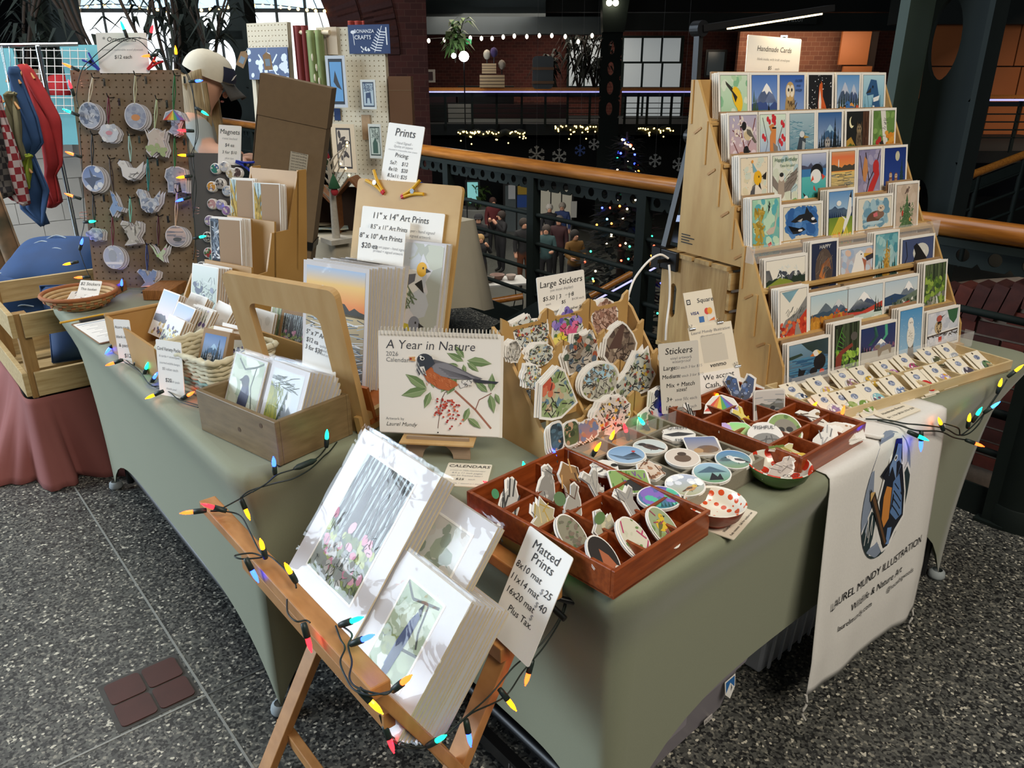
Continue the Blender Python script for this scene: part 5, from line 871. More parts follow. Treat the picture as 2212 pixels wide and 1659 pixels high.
C_ = [('black and white skunk sticker in the second brown tray', 1499, 901, .03, .07, FISHT, both(sk('1a1a1a', 10, .5, .12, a0=50, a1=80)), 'e8e6e2', 0, 40),
 ('rainbow umbrella sticker in the second brown tray', 1559, 881, .085, .06, [(0, .3), (.08, .65), (.3, .95), (.55, 1), (.85, .85), (1, .5), (.8, .4), (.75, .05), (.5, .0), (.45, .3)], lambda a: [a.p(c, .5, .98, .02+.16*i, .38, .18+.16*i, .38) for i, c in enumerate('d8402c e8862c e8d03c 4ca84c 3c78c8 7a4ca8'.split())], 'e8e4dc', -36, 40),
 ('yellow bird sticker in the second brown tray', 1613, 908, .06, .07, FISHT, both(sk('d8b832 a88c1c', 20, .3, .06)), 'e8d878', 0, 45),
 ('holographic green fish sticker in the second brown tray', 1591, 930, .085, .05, blob(14, .12, 3), both(lambda a: a.g('d8d48a', '8ae89a'), dz('e8e8a0 b0f0b0 c8b0e8', 12, .08, .16), lambda a: a.e('222', .8, .3, .06, .06)), 'b8e8a0', -36, 55),
 ('fishful lettering seal sticker in the second brown tray', 1654, 944, .085, .075, blob(24, .05, 6), both(lambda a: a.e('8a8a88', .5, .38, .36, .24), sk('5c5c5c', 10, .3, .03, x0=.2, x1=.8, y0=.2, y1=.5)), 'eceae6', -36, 50),
 ('oval raccoon sticker in the second brown tray', 1695, 928, .075, .075, OV, both(dz('7a9a54 5c7c40', 20), lambda a: a.e('8a8478', .52, .48, .34, .34), lambda a: a.e('2c2a28', .4, .5, .1, .08), lambda a: a.e('2c2a28', .64, .5, .1, .08), lambda a: a.e('e4e0d8', .52, .34, .12, .1), lambda a: a.e('222', .52, .33, .04, .03)), '8aa464', -36, 50),
 ('yellow marsh bird on a reed sticker in the second brown tray', 1712, 978, .09, .045, FISHT, both(sk('a8984a 6a7a3a', 14, .4, .06), lambda a: a.e('d8b84a', .6, .3, .2, .14)), 'ccc490', -20, 60),
 ('square loon in misty bay sticker at the back of the second brown tray', 1662, 878, .075, .075, RECT, both(lambda a: a.g('c8c4c0', 'd8d4d0'), lambda a: a.m('8a9088', .6, .2, 4, 8, .4), sk('a8acb0', 16, .4, .03, a0=-5, a1=5), lambda a: a.e('55585c', .75, .28, .14, .14), lambda a: a.e('3c3e42', .6, .45, .08, .07)), 'ccc8c4', -30, 12),
 ('dragonfly and fork sticker in the second brown tray', 1768, 908, .09, .06, FISHT[::-1], both(dz('c89a6a 8a6a44', 14), sk('6a5c50', 10)), 'e8e2d8', -30, 60),
 ('loons lettering stickers fanned in the second brown tray', 1772, 950, .07, .065, BIRD, both(sk('7a7a7a a8a8a8', 20, .3, .04)), 'e0ded8', -36, 50),
 ('barn owl stickers fanned out in the second brown tray', 1812, 934, .085, .06, blob(12, .12, 12), both(dz('c8a07a a87a54', 14), lambda a: a.e('f0e8dc', .3, .6, .16, .16), lambda a: a.e('333', .26, .62, .03, .03), lambda a: a.e('333', .36, .62, .03, .03)), 'e4dace', -36, 55),
 ('blue jay with raised wings sticker behind the second brown tray', 1598, 855, .075, .1, WING, both(lambda a: a.g('5a5450', '3c5a8a'), dz('4a6ca8 8a9cc0 3c3a38', 40, .03, .07), dz('fff', 20, .01, .015)), '5a6480', -36, 20)]
for i, (lab, x, y, w, h, sh, dr, bs, yw, tl) in enumerate(C_):
    ts(lab, x, y, .785, yw, tl, w*1.12, h*1.15, sh, dr, 6 if 'fanned' in lab else 3, bs, seed=60+i, step=(.006, .001, -.003) if 'fanned' in lab else (.0008, 0, -.0026), words=[('"FISHFUL"', 0, .72, .15)] if 'fishful' in lab else ([('BEARS', -.1, .12, .18)] if 'loons' in lab else None))
def bowl(name, label, p, r, h, prof, mo, mi):
    o = thing(name, label, 'bowl', T(*p)); b = MB(); b.lathe([(0, 0), (r*.5, 0), (r*.55, .006), (r*.84, h*.45), (r, h)], 32); ob('outer_wall', b, mo, o); b = MB(); b.lathe([(r, h), (r*.97, h+.002), (r*.94, h-.002), (r*.78, h*.45), (r*.45, .012), (0, .01)], 32); ob('inner_wall', b, mi, o); return o
def dotmat(name, base, dots, sc, th):
    m = bpy.data.materials.new(name); m.use_nodes = True; nt = m.node_tree; b = nt.nodes['Principled BSDF']; L = nt.links.new; tc = nt.nodes.new('ShaderNodeTexCoord'); v = nt.nodes.new('ShaderNodeTexVoronoi'); v.inputs['Scale'].default_value = sc; v.inputs['Randomness'].default_value = .35
    L(tc.outputs['Object'], v.inputs['Vector']); rp = nt.nodes.new('ShaderNodeValToRGB'); rp.color_ramp.interpolation = 'CONSTANT'; e = rp.color_ramp.elements; e[0].color = hexc(dots); e[1].position = th; e[1].color = hexc(base); L(v.outputs['Distance'], rp.inputs[0]); L(rp.outputs[0], b.inputs['Base Color']); b.inputs['Roughness'].default_value = .15; return m
pb = P(1540, 1126); bowl('dotted_bowl', 'shallow bowl with orange dots inside and a terracotta outside', (pb.x, pb.y, .7405), .061, .045, None, mat('terracotta_glaze', 'a0452c', .3), dotmat('orange_dots', 'ece6d6', 'd8552c', 62, .38))
pg = P(1679, 1042); bowl('poppy_bowl', 'green bowl with red poppies inside holding a coot sticker', (pg.x, pg.y, .7405), .068, .045, None, mat('green_glaze', '4c6a34', .3), dotmat('poppy_print', 'd8d4c4', 'c83a24', 30, .42))
ts('grey coot bird sticker lying in the green poppy bowl', 1682, 1012, .782, -36, 62, .085, .065, BIRD[::-1], both(dz('b0a49c c8bcb0 94887e', 30), sk('7a7068', 12, .3, .02)), 3, 'bcb0a6', words=[('COOT', .22, .1, .18)], seed=90)
BM = T(1.752, .847, .7405) @ Rz(-10.1); BIRCHT = wood('pale_tray_wood', 'd8c49a', 'c9b183', 4, (2, 12, 12))
for k in range(2): tray('button_tray', ['pale birch tray of carded buttons nearer the brown sticker tray', 'pale birch tray of carded buttons at the far right end'][k], BM @ T(.395*k, 0, 0), .393, .225, .032, 5, 2, BIRCHT, t=.006)
BT = [('blue and white bird', 1720, 853, 'c8d0d8 3c4a64'), ('yellow sleeping animal', 1777, 839, 'd8b850 c89a9a'), ('mauve butterfly', 1791, 876, '9a80a8 b09ab8'), ('pale green leaf', 1829, 871, 'a8b878 8aa058'), ('dark green leaf', 1856, 868, '7a9a4c a8b878'), ('mauve squirrel', 1829, 822, 'a88098 7a6a5a'), ('yellow goldfinch', 1869, 816, 'd8b040 8a7a5a'), ('teal duck', 1885, 853, '8ac0c8 7a5c70'), ('purple and green flower', 1920, 802, 'a85ca8 5a8a54'), ('blue goose', 1936, 839, '6a80a8 c8ccd4'), ('magenta blossom', 1963, 788, 'b84a80 6a7a4a'), ('red poppy', 1990, 825, 'c83434 e0a050'), ('dark green stone', 2014, 773, '5a5c44 8a8a70'), ('lilac daisy', 2030, 811, 'b0a0d0 e0a840'), ('silver grey', 2054, 765, 'a8acb4 d0d4d8'), ('black and white magpie', 2080, 796, '55505c c8c4cc'), ('green heron', 2120, 782, '6a8a64 3c4c44')]
bc = MB(); bc.box(-.031, .031, 0, .088, -.0012, 0); BCM = bc.mesh('button_card', CREAM); bd = MB(); bd.lathe([(.0, .006), (.018, .0055), (.022, .003), (.0225, 0)], 22); 
for i, (nm, x, y, cs) in enumerate(BT):
    back = y < .0; o = bpy.data.objects.new('button_card', BCM); COL.objects.link(o); o.matrix_world = stand(P(x, y, .768), -10, 60) @ T(0, -.046, 0); tag(o, 'cream card with a %s button in the birch trays' % nm, 'button card', 'carded buttons in the birch trays')
    b = ob('button', bd, mat('button_shell', 'e8e4dc', .15, coat=.6), o, M=T(.003, .026, .0003)); a = Art(.04, .04, 0, OV, i); c1 = cs.split()[0]; a.e(c1, .5, .5, .5, .5); a.sc(cs+' f0ece4', 26, .06, .16); a.done(b, ARTG, off=(-.02, -.02), z=.006)
    a = Art(.024, .018, 0, None, i); a.e('7f8aa4', .5, .5, .5, .5); a.sc('a8b0c4 5c6480 c8ccd8', 10, .08, .18, .2, .2, .8, .8); a.done(o, name='printed_logo', off=(-.012, .056)); b = MB(); b.lathe([(0, .0006), (.0035, .0006)], 12, T=T(-.003, .081, 0)); ob('hang_hole', b, mat('dark_hole', '4a4036', .8), o)
    for k in (1,):
        c = bpy.data.objects.new('button_card', BCM); COL.objects.link(c); c.matrix_world = o.matrix_world @ T(-.012, -.004, -.005) @ Rz(random.uniform(-4, 4)); tag(c, 'spare card behind the %s button card' % nm, 'button card', 'spare carded buttons')
SM = T(1.078, 1.142, .74) @ Rz(-2); sr = thing('sticker_rack', 'stepped birch rack full of large stickers beside the calendar', 'rack', SM)
steps = [(.03, .10), (.085, .165), (.14, .23), (.2, .295)]      # back board y, top z
prof = [(-.012, 0), (.225, 0), (.225, .27), (.19, .25), (.15, .2), (.1, .14), (.045, .075), (-.012, .045)]
for x in (-.006, .424): b = MB(); b.prism(prof, x, x+.009, None, YZ); ob('side_panel', b, BIRCHX, sr)
for x in (.14, .28): b = MB(); b.prism([(y, z-.02) for y, z in prof[2:]]+[(-.012, .0), (.22, .0)], x, x+.007, None, YZ); ob('divider', b, BIRCH, sr)
for yb, zt in steps:
    for i in range(3):
        b = MB(); x0, x1 = .004+.14*i, .14+.14*i; w = x1-x0; pl = [(x0, -.1), (x1, -.1), (x1, 0)]+[(x1-.028+.012*cos(t), -.0-.0-.026*min(1, sin(t)*1.0)) for t in (.4, 1.0, 1.57)]+[(x0+.028-.012*cos(t), -.026*min(1, sin(t))) for t in (1.57, 1.0, .4)]+[(x0, 0)]
        b.prism(pl, -.004, .004, None, T(0, yb, zt) @ Rx(90)); ob('step_board', b, BIRCH, sr)
b = MB(); b.box(-.008, .43, -.05, -.012, 0, .012); ob('base_ledge', b, BIRCH, sr)
for x0 in (-.004, .145, .29): b = MB(); b.box(x0, x0+.135, -.052, -.05, .0, .055); ob('clear_front', b, CLEAR, sr)
NRM = SM.to_3x3() @ V((0, -1, 0))
CROW = both(dz('7a8a6a a89a80 5a5a58 c8c0a8 8aa0b0 b0584a d8b84c', 150, .02, .05), sk('2c2c2c 444', 90, .1, .018))
GREYS = both(dz('a8a49a c4c0b4 8a867c', 110, .03, .06), sk('3a3836 5a5652', 80, .12, .016))
BROWN = both(dz('b08a78 8a6858 c8a898 a07868', 120, .04, .08), sk('5a3c30 6a4c40', 70, .12, .018))
FLOW = both(dz('5a7a4a 7a9a60', 50, .04, .09, ), lambda a: a.sc('8a78c8 6a5ab0 a890d8', 50, .05, .1, .1, .5, .9, 1), lambda a: a.sc('d85a8a e87aa8', 22, .06, .1, .3, .25, .8, .55), lambda a: a.sc('e8d84c f0e47a', 18, .06, .1, .05, .05, .45, .35), sk('2c3c2c', 40, .12, .016))
LS = [('state shaped crowd of birds sticker, top left of the sticker rack', 1109, 677, 1190, 750, .185, [(0, .85), (.5, 1), (.55, .8), (1, .72), (.98, 0), (.1, .05)], CROW, 'd4d8d2'), ('spring flowers bouquet sticker in the top row of the sticker rack', 1193, 660, 1264, 750, .185, [(.1, 0), (0, .35), (.08, .75), (.3, .72), (.5, 1), (.72, .8), (.88, .75), (1, .4), (.9, 0)], FLOW, 'd0d4c8'), ('reddish cluster of owls sticker, top right of the sticker rack', 1277, 640, 1342, 730, .185, blob(30, .05, 4)[:], BROWN, 'caa898'),
 ('grey scalloped bird sticker at the far left of the second row', 1095, 728, 1132, 790, .125, blob(20, .12, 6), GREYS, 'cfccc4'), ('cloud shaped crowd of birds sticker in the second row', 1133, 736, 1206, 796, .125, blob(24, .12, 8), CROW, 'c8ccc0'), ('waterfowl portrait sticker in the middle of the second row', 1220, 718, 1297, 803, .125, [(.1, 0), (0, .5), (.15, .75), (.3, .72), (.35, 1), (.6, .95), (.85, 1), (.95, .7), (1, .4), (.9, 0)], both(dz('8a7a6a 5a6a7a a8583c 4c5c4c c8c0b4', 70, .05, .1), sk('2c2c30', 50, .14, .02)), 'a8a094'), ('brown bat egg shaped sticker at the right of the second row', 1304, 695, 1380, 788, .125, [(0, .3), (.1, .7), (.35, .92), (.6, 1), (.72, .9), (.9, .65), (1, .4), (.9, .1), (.5, 0), (.15, .08)], both(dz('7a6a5c 9a8878 5c4c44 c0b09c', 90, .05, .1), sk('3c302a', 50, .2, .02), lambda a: a.p('5c443c', .15, .45, .55, .95, .65, .88, .5, .4)), '8a7a6a'),
 ('small state shaped sticker at the left of the third row', 1128, 777, 1178, 848, .07, blob(18, .18, 12), CROW, 'cfd0c4'), ('arched quail family sticker in the third row', 1255, 782, 1342, 862, .07, ellip(.5, .52, 30, .5, .48), both(lambda a: a.sc('a8d0e4 c0dcea', 20, .08, .14, .2, .6, .8, .95), GREYS, dz('a8845c 8a9a5c', 24, .03, .06)), 'c8c8b8'), ('wide crowd of songbirds sticker at the right of the third row', 1327, 755, 1420, 858, .07, [(0, .35), (.35, .6), (.6, .95), (.72, .9), (.85, 1), (.9, .55), (1, .35), (.8, .05), (.3, 0), (.1, .1)], CROW, 'c4c8bc'),
 ('hummingbirds and red flower tag sticker at the front of the rack', 1166, 790, 1252, 905, .015, [(0, .12), (.1, .75), (.55, 1), (.72, .9), (1, .2), (.55, 0), (.3, .02)], both(dz('8aa06a a8b88a 6a8a9c c8b090', 90, .04, .09), lambda a: a.sc('c85a44 d87a5c', 16, .06, .1, .1, .5, .4, .8), sk('2c2c2c', 50, .14, .02)), 'bcc4a4'), ('pale dense crowd of birds sticker at the front of the rack', 1277, 848, 1373, 944, .015, blob(26, .08, 16), both(CROW, dz('d8d8d0', 40, .02, .05)), 'd8d8d0'), ('blue crows in a teacup sticker at the front right of the rack', 1385, 838, 1466, 930, .015, [(.0, .1), (.05, .5), (.3, .6), (.35, .95), (.6, 1), (.9, .95), (1, .7), (.8, .45), (.75, .1), (.4, 0)], both(lambda a: a.sc('3c4464 2c3450 5a648c', 26, .07, .12, .4, .5, 1, 1), lambda a: a.sc('c8584a 6a8a5a e0d8c8 8aa08a', 40, .05, .09, 0, 0, .7, .5), sk('22242c', 30, .14, .02)), 'd4d4cc')]
for i, (lab, x0, y0, x1, y1, yl, sh, dr, bs) in enumerate(LS):
    pt = SM @ V((.2, yl-.018, .05)); M_, w, h = plate(x0, y0, x1, y1, pt, -2, 8, 0); sticker(lab, sh, M_ @ T(0, 0, -.003*0), w, h, dr, 3, base=bs, seed=100+i, step=(-.004, .002, -.004), inset=.9)
pt = SM @ V((.2, -.04, .03))
for i, (x0, x1, c1, c2, nm) in enumerate(((1190, 1222, '2c3a44', '5a7a8c', 'dark river canyon'), (1219, 1255, '3c4c34', '6a7a50', 'mossy forest trunk'), (1248, 1296, '7a8ab0', 'c88a70', 'pink dusk mountain'))):
    M_, w, h = plate(x0, 908+i*-2, x1, 976-i*12, pt, -2, 10); sticker('letter shaped %s sticker at the front left of the rack' % nm, rrect(1, 1, .3, 4, .5, .5) if i < 2 else [(0, .1), (.02, .9), (.15, 1), (.3, .9), (.38, 1), (.6, 1), (.7, .9), (.85, 1), (1, .9), (.98, .1), (.8, 0), (.7, .2), (.5, 0), (.3, .2), (.15, 0)], M_, w, h, both(lambda a, c1=c1, c2=c2: a.g(c2, c1), dz(c1+' '+c2+' c8a080', 24, .06, .14)), 4, base=c1, seed=200+i, step=(-.003, -.003, -.003), inset=.85)
TRm = lambda x0, y0, x1, y1, yaw, tilt, z=.74: plate(x0, y0, x1, y1, P((x0+x1)/2, y1, z), yaw, tilt)
M_, w, h = plate(1168, 590, 1270, 705, SM @ V((.2, .222, .2)), -14, 6, 3); sign('large_stickers_sign', 'white Large Stickers price sign behind the sticker rack', w, h, M_, [('Large Stickers', 0, .8, .16), ('$5.50 | 3     | 8', -.08, .55, .11), ('$5', .02, .44, .09), ('Waterproof - Dishwasher Safe', 0, .3, .075), ('Fade resistant - outdoor use', 0, .2, .075)], [('(on most display)', 0, .7, .07), ('each', -.3, .46, .06), ('or more', .15, .58, .05), ('$4.50 each', .33, .47, .06)])
M_, w, h = TRm(1436, 735, 1510, 890, -28, 14, .78); sign('stickers_sign', 'grey-white Stickers sizes sign standing beside the sticker rack', .105, .175, M_ @ Rz(2), [('Stickers', 0, .84, .13), ('Large:', -.24, .62, .085), ('Medium:', -.22, .5, .08), ('Mix + Match', 0, .37, .085), ('sizes!', .02, .3, .075), ('3+', -.3, .17, .09), ('10+', -.3, .05, .09)], [('vinyl artwork', .05, .76, .06), ('waterproof', .05, .71, .06), ('$5.50 each 3 for $15', .18, .62, .055), ('$3.50 each 3 for $10', .2, .5, .055), ('save 50c each', .12, .17, .06), ('save $1 each', .12, .05, .06)], m=mat('grey_card', 'd4d0c6', .6))
pt = P(1560, 862, .742); pay = thing('payment_sign', 'cream folded card payment sign clipped together in front of the crate', 'sign', stand(pt, -32, 22, 7))
b = MB(); b.box(-.062, .062, -.002, .205, -.002, 0); ob('main_card', b, CREAM, pay); b = MB(); b.box(-.058, .022, .2, .3, -.003, -.001); ob('top_card', b, CREAM, pay); b = MB(); b.box(-.06, .06, .0, .078, .0005, .002); ob('lower_card', b, PAPER, pay)
letter(pay, [('We accept', 0, .058, .02), ('Cash, card', 0, .036, .02), ('and Venmo!', 0, .014, .02)], INK, .003); letter(pay, [('venmo', .005, .09, .017)], INK, .001, off=.006); letter(pay, [('Laurel Mundy Illustration', 0, .185, .011), ('@laurelmundyillustration', 0, .175, .006)], GREYINK, .001); letter(pay, [('Square', .0, .268, .017)], mat('charcoal_ink', '3a3c44', .6), .0002, 0, 0); letter(pay, [('VISA', -.036, .237, .012)], mat('visa_blue', '1c2c78', .6), .0002, .2, .01)
a = Art(.08, .1, 0); a.p('1c1e24', .06, .66, .2, .66, .2, .8, .06, .8); a.p('f0ece4', .09, .69, .17, .69, .17, .77, .09, .77); a.p('1c1e24', .115, .715, .145, .715, .145, .745, .115, .745); a.e('d83a2c', .72, .42, .09, .09); a.e('e8a02c', .82, .42, .09, .09); a.r('2a6cb0', .4, .14, .58, .3); a.r('e8e4dc', .7, .14, .95, .3); a.p('e07a30', .72, .15, .95, .15, .95, .24); a.done(pay, name='card_logos', off=(-.058, .2), z=-.001)
a = Art(.07, .07, 0); a.r('cfc8b8', 0, 0, 1, 1); a.done(pay, name='plain_square', off=(-.033, .104))
for x, y in ((-.05, .2), (.03, .205), (-.055, .0), (.058, .08)):
    b = MB(); b.tube([(x-.008, y, .002), (x+.008, y, .002)], .004, 8); b.tube([(x-.006, y, .003), (x-.01, y+.012, .008), (x-.002, y+.012, .008), (x-.004, y, .003)], .0008, 5); ob('clip', b, CHROME, pay)
sign('medium_stickers_sign', 'cream Medium Stickers price sign lying flat beside the bowls', .125, .095, T(*P(1612, 1135, .742)) @ Rz(13), [('Medium Stickers', 0, .78, .16), ('$3', -.3, .52, .14), ('Waterproof - Dishwasher safe', 0, .24, .085), ('Fade resistant - Safe for outdoor use', 0, .08, .075)], [('| 4 or more | 8 or more', .1, .56, .09), ('$3.75 each  $3.50 each', .1, .42, .09)], m=CREAM)
sign('button_price_sign', 'cream Handmade Buttons price card lying on the white banner', .13, .052, T(*P(1960, 897, .7485)) @ Rz(-6), [('Handmade Buttons', 0, .68, .24), ('$3 |  3 for $8.50 | 8 for $20', 0, .28, .2)], m=CREAM)
cr_ = thing('card_reader', 'white rounded square card reader lying by the button tray', 'card reader', T(*P(1880, 935, .7475)) @ Rz(18)); b = MB(); b.prism(rrect(.066, .066, .013, 5), 0, .01); ob('body', b, mat('reader_white', 'f0eee8', .3), cr_, bev=.004); b = MB(); b.box(-.02, .02, -.0335, -.0325, .004, .006); ob('slot', b, GREYINK, cr_)
LINENW = mat('white_banner_cloth', 'e4e2dd', .9, noise=.04, scale=150, bump=.05)
def ban(s, t):                                # s 0..1 across, t metres along from the back edge
    u = 1.50+.59*s; 
    if t < .755: return V((u, 1.468-t, .7425))
    h = t-.755; k = min(1, h/.5); a = min(h, .03)/.03; 
    fold = .007*sin(9*s+1)*k*(.3+abs(s-.5))+.005*sin(23*s+2*h)*k*abs(s-.5)*2+.012*k*sin(3.1*s)
    z = .7425-.012*a-max(0, h-.012); v = 1.468-.755-.006*a-.02*k-fold
    return V((u+.018*k*(s-.5)*2+.02*k, v, z))
bn = thing('cloth_banner', 'white cloth banner with a bluebird logo hanging over the table front', 'banner')
b = MB(); 
def bl(s): return 1.345+.055*s+.012*sin(8*s)
b.grid(lambda s, t: ban(s, t*bl(s)), 40, 70); o = ob('cloth', b, LINENW, bn); m = o.modifiers.new('thickness', 'SOLIDIFY'); m.thickness = .0015
def onban(x, z, d): s = (x-1.52)/.59; q = ban(s, .755+.012+(.7305-z)); return V((q.x*0+x, q.y-d, z))
lg = Art(.235, .335, 0, ellip(.5, .5, 36, .5, .5)); 
lg.p('8b98ad', *[c for p in ellip(.5, .5, 36, .5, .5) for c in p]); lg.p('f0efec', 0, .3, .2, .5, .35, .42, .6, .68, .8, .62, .9, .7, 1, .6, 1, 0, 0, 0); lg.p('27393d', 0, .27, .2, .46, .34, .38, .6, .64, .8, .58, .9, .66, 1, .56, 1, 0, 0, 0)
for x in (.12, .2, .3, .75, .83): lg.l('e8e8e4', .012, x, .2, x+.03, .42, x+.06, .25)
lg.cv = None
lg.p('f2f1ee', .38, .18, .3, .5, .36, .66, .45, .78, .6, .98, .74, .95, .8, .7, .93, .45, .98, .22, .8, .12, .7, .03, .55, .02); lg.p('1a1f2a', .42, .2, .34, .5, .4, .66, .3, .72, .5, .8, .6, .94, .72, .92, .77, .7, .9, .45, .94, .24, .78, .16, .66, .05, .57, .05)
lg.p('7d9ac4', .46, .74, .58, .84, .62, .9, .7, .88, .73, .7, .66, .6, .5, .62); lg.p('5f82b4', .6, .6, .72, .64, .85, .42, .9, .26, .78, .24, .62, .34); [lg.l('1a1f2a', .014, .64, .58-.06*i, .76, .5-.06*i, .84, .44-.06*i) for i in range(4)]; lg.p('d58a3f', .42, .52, .46, .6, .58, .56, .6, .3, .5, .24, .44, .32); lg.p('6f93c8', .6, .22, .7, .2, .68, .06, .6, .08); lg.e('e8e8e4', .58, .8, .035, .025); lg.e('111', .58, .8, .018, .014); lg.p('1a1f2a', .46, .76, .34, .7, .48, .69)
lg.p('22201e', .12, .58, .2, .62, .62, .1, .56, .06); lg.p('6a4a30', .16, .57, .2, .59, .6, .1, .58, .08); lg.p('d8b070', .1, .64, .12, .56, .2, .62); lg.p('22201e', .09, .67, .1, .63, .13, .64)
lg.mb.v = [onban(1.665+p.x, .425+p.y, .003+p.z*3) for p in lg.mb.v]; ob('bluebird_logo', lg.mb, ART, bn)
for s_, x, z, sz, sh in (('LAUREL MUNDY ILLUSTRATION', 1.80, .365, .038, 0), ('Wildlife & Nature Art', 1.80, .315, .03, .15), ('@housebigwoods', 1.93, .285, .021, 0), ('laurelmundy.com', 1.70, .278, .024, 0)):
    tb = text_mb([(s_, 0, 0, sz)], sh, .0, .47); tb.v = [onban(x+p.x, z+p.y, .004) for p in tb.v]; ob('lettering', tb, INK, bn)
for s in (.0, 1):
    q = ban(s, bl(s)); b = MB(); b.tube(spline([q, q+V((.004, -.004, -.03)), q+V((-.004, 0, -.055)), q+V((.012, -.004, -.085))], 4), .0035, 6); ob('tie_cord', b, mat('cord_white', 'ece9e2', .6, noise=.5, scale=200), bn)
CM, cw, ch_ = plate(810, 720, 1087, 938, (.91, 1.345, .79), -46, 10); cw, ch_ = .279, .236
cl = thing('calendar', 'spiral bound 2026 calendar with a robin on a wooden stand', 'calendar', CM)
b = MB(); b.prism(rrect(cw, ch_, .003, 2, 0, ch_/2), -.001, 0); ob('cover_page', b, PAPER, cl)
for k in (1, 2): b = MB(); b.box(-cw/2+.002*k, cw/2+.003*k, -.001-.001*k, ch_-.004, -.002*k-.001, -.002*k); ob('page', b, PAPER, cl)
for i in range(33):
    x = -cw/2+.008+i*(cw-.016)/32; b = MB() if i == 0 else b
    if i == 0:
        ring = MB(); ring.tube([(0, .004+.009*cos(t)-.004, .006*sin(t)) for t in [2*pi*k/10 for k in range(11)]], .0008, 5); ring.add([(-.0022, -.012, .0004), (.0022, -.012, .0004), (.0022, -.008, .0004), (-.0022, -.008, .0004)], [(0, 1, 2, 3)]); rme = ring.mesh('ring', mat('ring_white', 'd8d4c8', .4))
    o = bpy.data.objects.new('ring', rme); COL.objects.link(o); o.parent = cl; o.matrix_local = T(x, ch_, 0)
letter(cl, [('A Year in Nature', -.122, .196, .029, 'LEFT')], mat('charcoal_ink', '3a3c44', .6), .0008, .15, -.006); letter(cl, [('2026', -.122, .179, .0145, 'LEFT'), ('Calendar', -.122, .1655, .0145, 'LEFT'), ('Artwork by', -.124, .03, .009, 'LEFT')], mat('mid_ink', '77797c', .6), .0008, 0, -.004); letter(cl, [('Laurel Mundy', -.124, .016, .013, 'LEFT')], INK, .0008, .35, -.006)
a = Art(cw, ch_, 0, None, 5)
def leaf(x, y, L, an, w=.3):
    c, s = cos(R(an)), sin(R(an)); A = cw/ch_; pt = lambda u, v: (x+(u*c-v*s)*L, y+(u*s+v*c)*L*A); q = []
    for u, v in ((0, 0), (.3, w*.5), (.6, w*.48), (1, 0), (.6, -w*.48), (.3, -w*.5)): q += list(pt(u, v))
    a.p('6f8a5a', *q); q2 = []
    for u, v in ((0, 0), (.3, w*.46), (.6, w*.44), (1, 0)): q2 += list(pt(u, v))
    a.p('8aa272', *q2); a.l('b4c09a', .0035, *pt(0, 0), *pt(.95, 0))
a.l('a8705c', .016, .63, .44, .8, .26, .93, .08); a.l('8a5c50', .007, .8, .26, .83, .36, .93, .43); a.l('6a5450', .006, .52, .35, .55, .42, .63, .45); a.l('7a6058', .006, .49, .06, .52, .35)
for x, y, L, an in ((.705, .76, .13, 128), (.70, .73, .15, 155), (.73, .74, .2, -6), (.73, .72, .12, -38), (.7, .7, .09, -80), (.66, .68, .08, 165), (.4, .45, .21, 147), (.4, .44, .22, 195), (.43, .42, .15, -110+0), (.46, .46, .1, 105), (.52, .42, .1, 60), (.57, .4, .2, 68), (.9, .44, .14, 140), (.93, .45, .15, 88), (.92, .42, .16, -78), (.96, .43, .1, -62), (.75, .28, .13, 250), (.74, .18, .14, -38)): leaf(x, y, L, an, .36)
a.p('6d6d74', .40, .72, .46, .74, .60, .70, .78, .60, .86, .57, .80, .555, .62, .56, .5, .58, .44, .62); a.p('c0693c', .355, .635, .42, .68, .5, .6, .64, .53, .66, .5, .58, .44, .5, .455, .4, .53); a.st('a8542c d88a5a', 40, .03, .004, .4, .47, .6, .6, 100, 150)
a.p('8a8a92', .44, .7, .56, .71, .72, .62, .8, .57, .62, .555, .52, .58, .46, .62); [a.l('4c4c54', .004, .5+.02*i, .66-.018*i, .74+.01*i, .585-.006*i) for i in range(5)]; a.p('3a3d46', .77, .565, .99, .545, .97, .525, .8, .53); a.p('e8e6e2', .66, .52, .78, .56, .76, .51, .68, .47); a.st('44484c', 14, .02, .004, .67, .49, .77, .55)
a.e('3d434e', .385, .735, .062, .058); a.p('3d434e', .34, .76, .44, .77, .47, .7, .37, .6, .34, .68); a.p('eceae6', .33, .66, .37, .6, .4, .58, .38, .67); a.st('3d434e', 10, .06, .005, .33, .6, .4, .68, 110, 125); a.e('f4f4f0', .365, .745, .019, .018); a.e('16181c', .367, .745, .011, .011); a.e('f4f4f0', .352, .765, .01, .008); a.p('d8a468', .30, .72, .25, .755, .31, .76); a.p('d8a468', .31, .715, .25, .722, .31, .735); a.e('a8382c', .27, .738, .011, .01)
rs = random.Random(2)
for i in range(62):
    t_ = rs.random(); br = rs.choice(((.53, .34, .5, .22), (.53, .34, .58, .1), (.55, .32, .7, .14), (.56, .36, .65, .28))); x = br[0]+(br[2]-br[0])*t_+rs.uniform(-.035, .035); y = br[1]+(br[3]-br[1])*t_+rs.uniform(-.04, .04); a.e(rs.choice(('b03a34', 'c85040', 'd86a4c', 'a82c2c')), x, y, .0095, .0095, 0, 10)
a.e('1a1a1a', .495, .025, .007, .007); a.done(cl, name='robin_picture', off=(-cw/2, 0))
SG = wood('grey_stained_ply', 'a59078', '8c7862', 5)
se = thing('display_easel', 'small wooden display easel with an arched foot under the calendar', 'stand', T(*(CM.translation.xy), .741) @ Rz(-46) @ T(0, .012, 0))
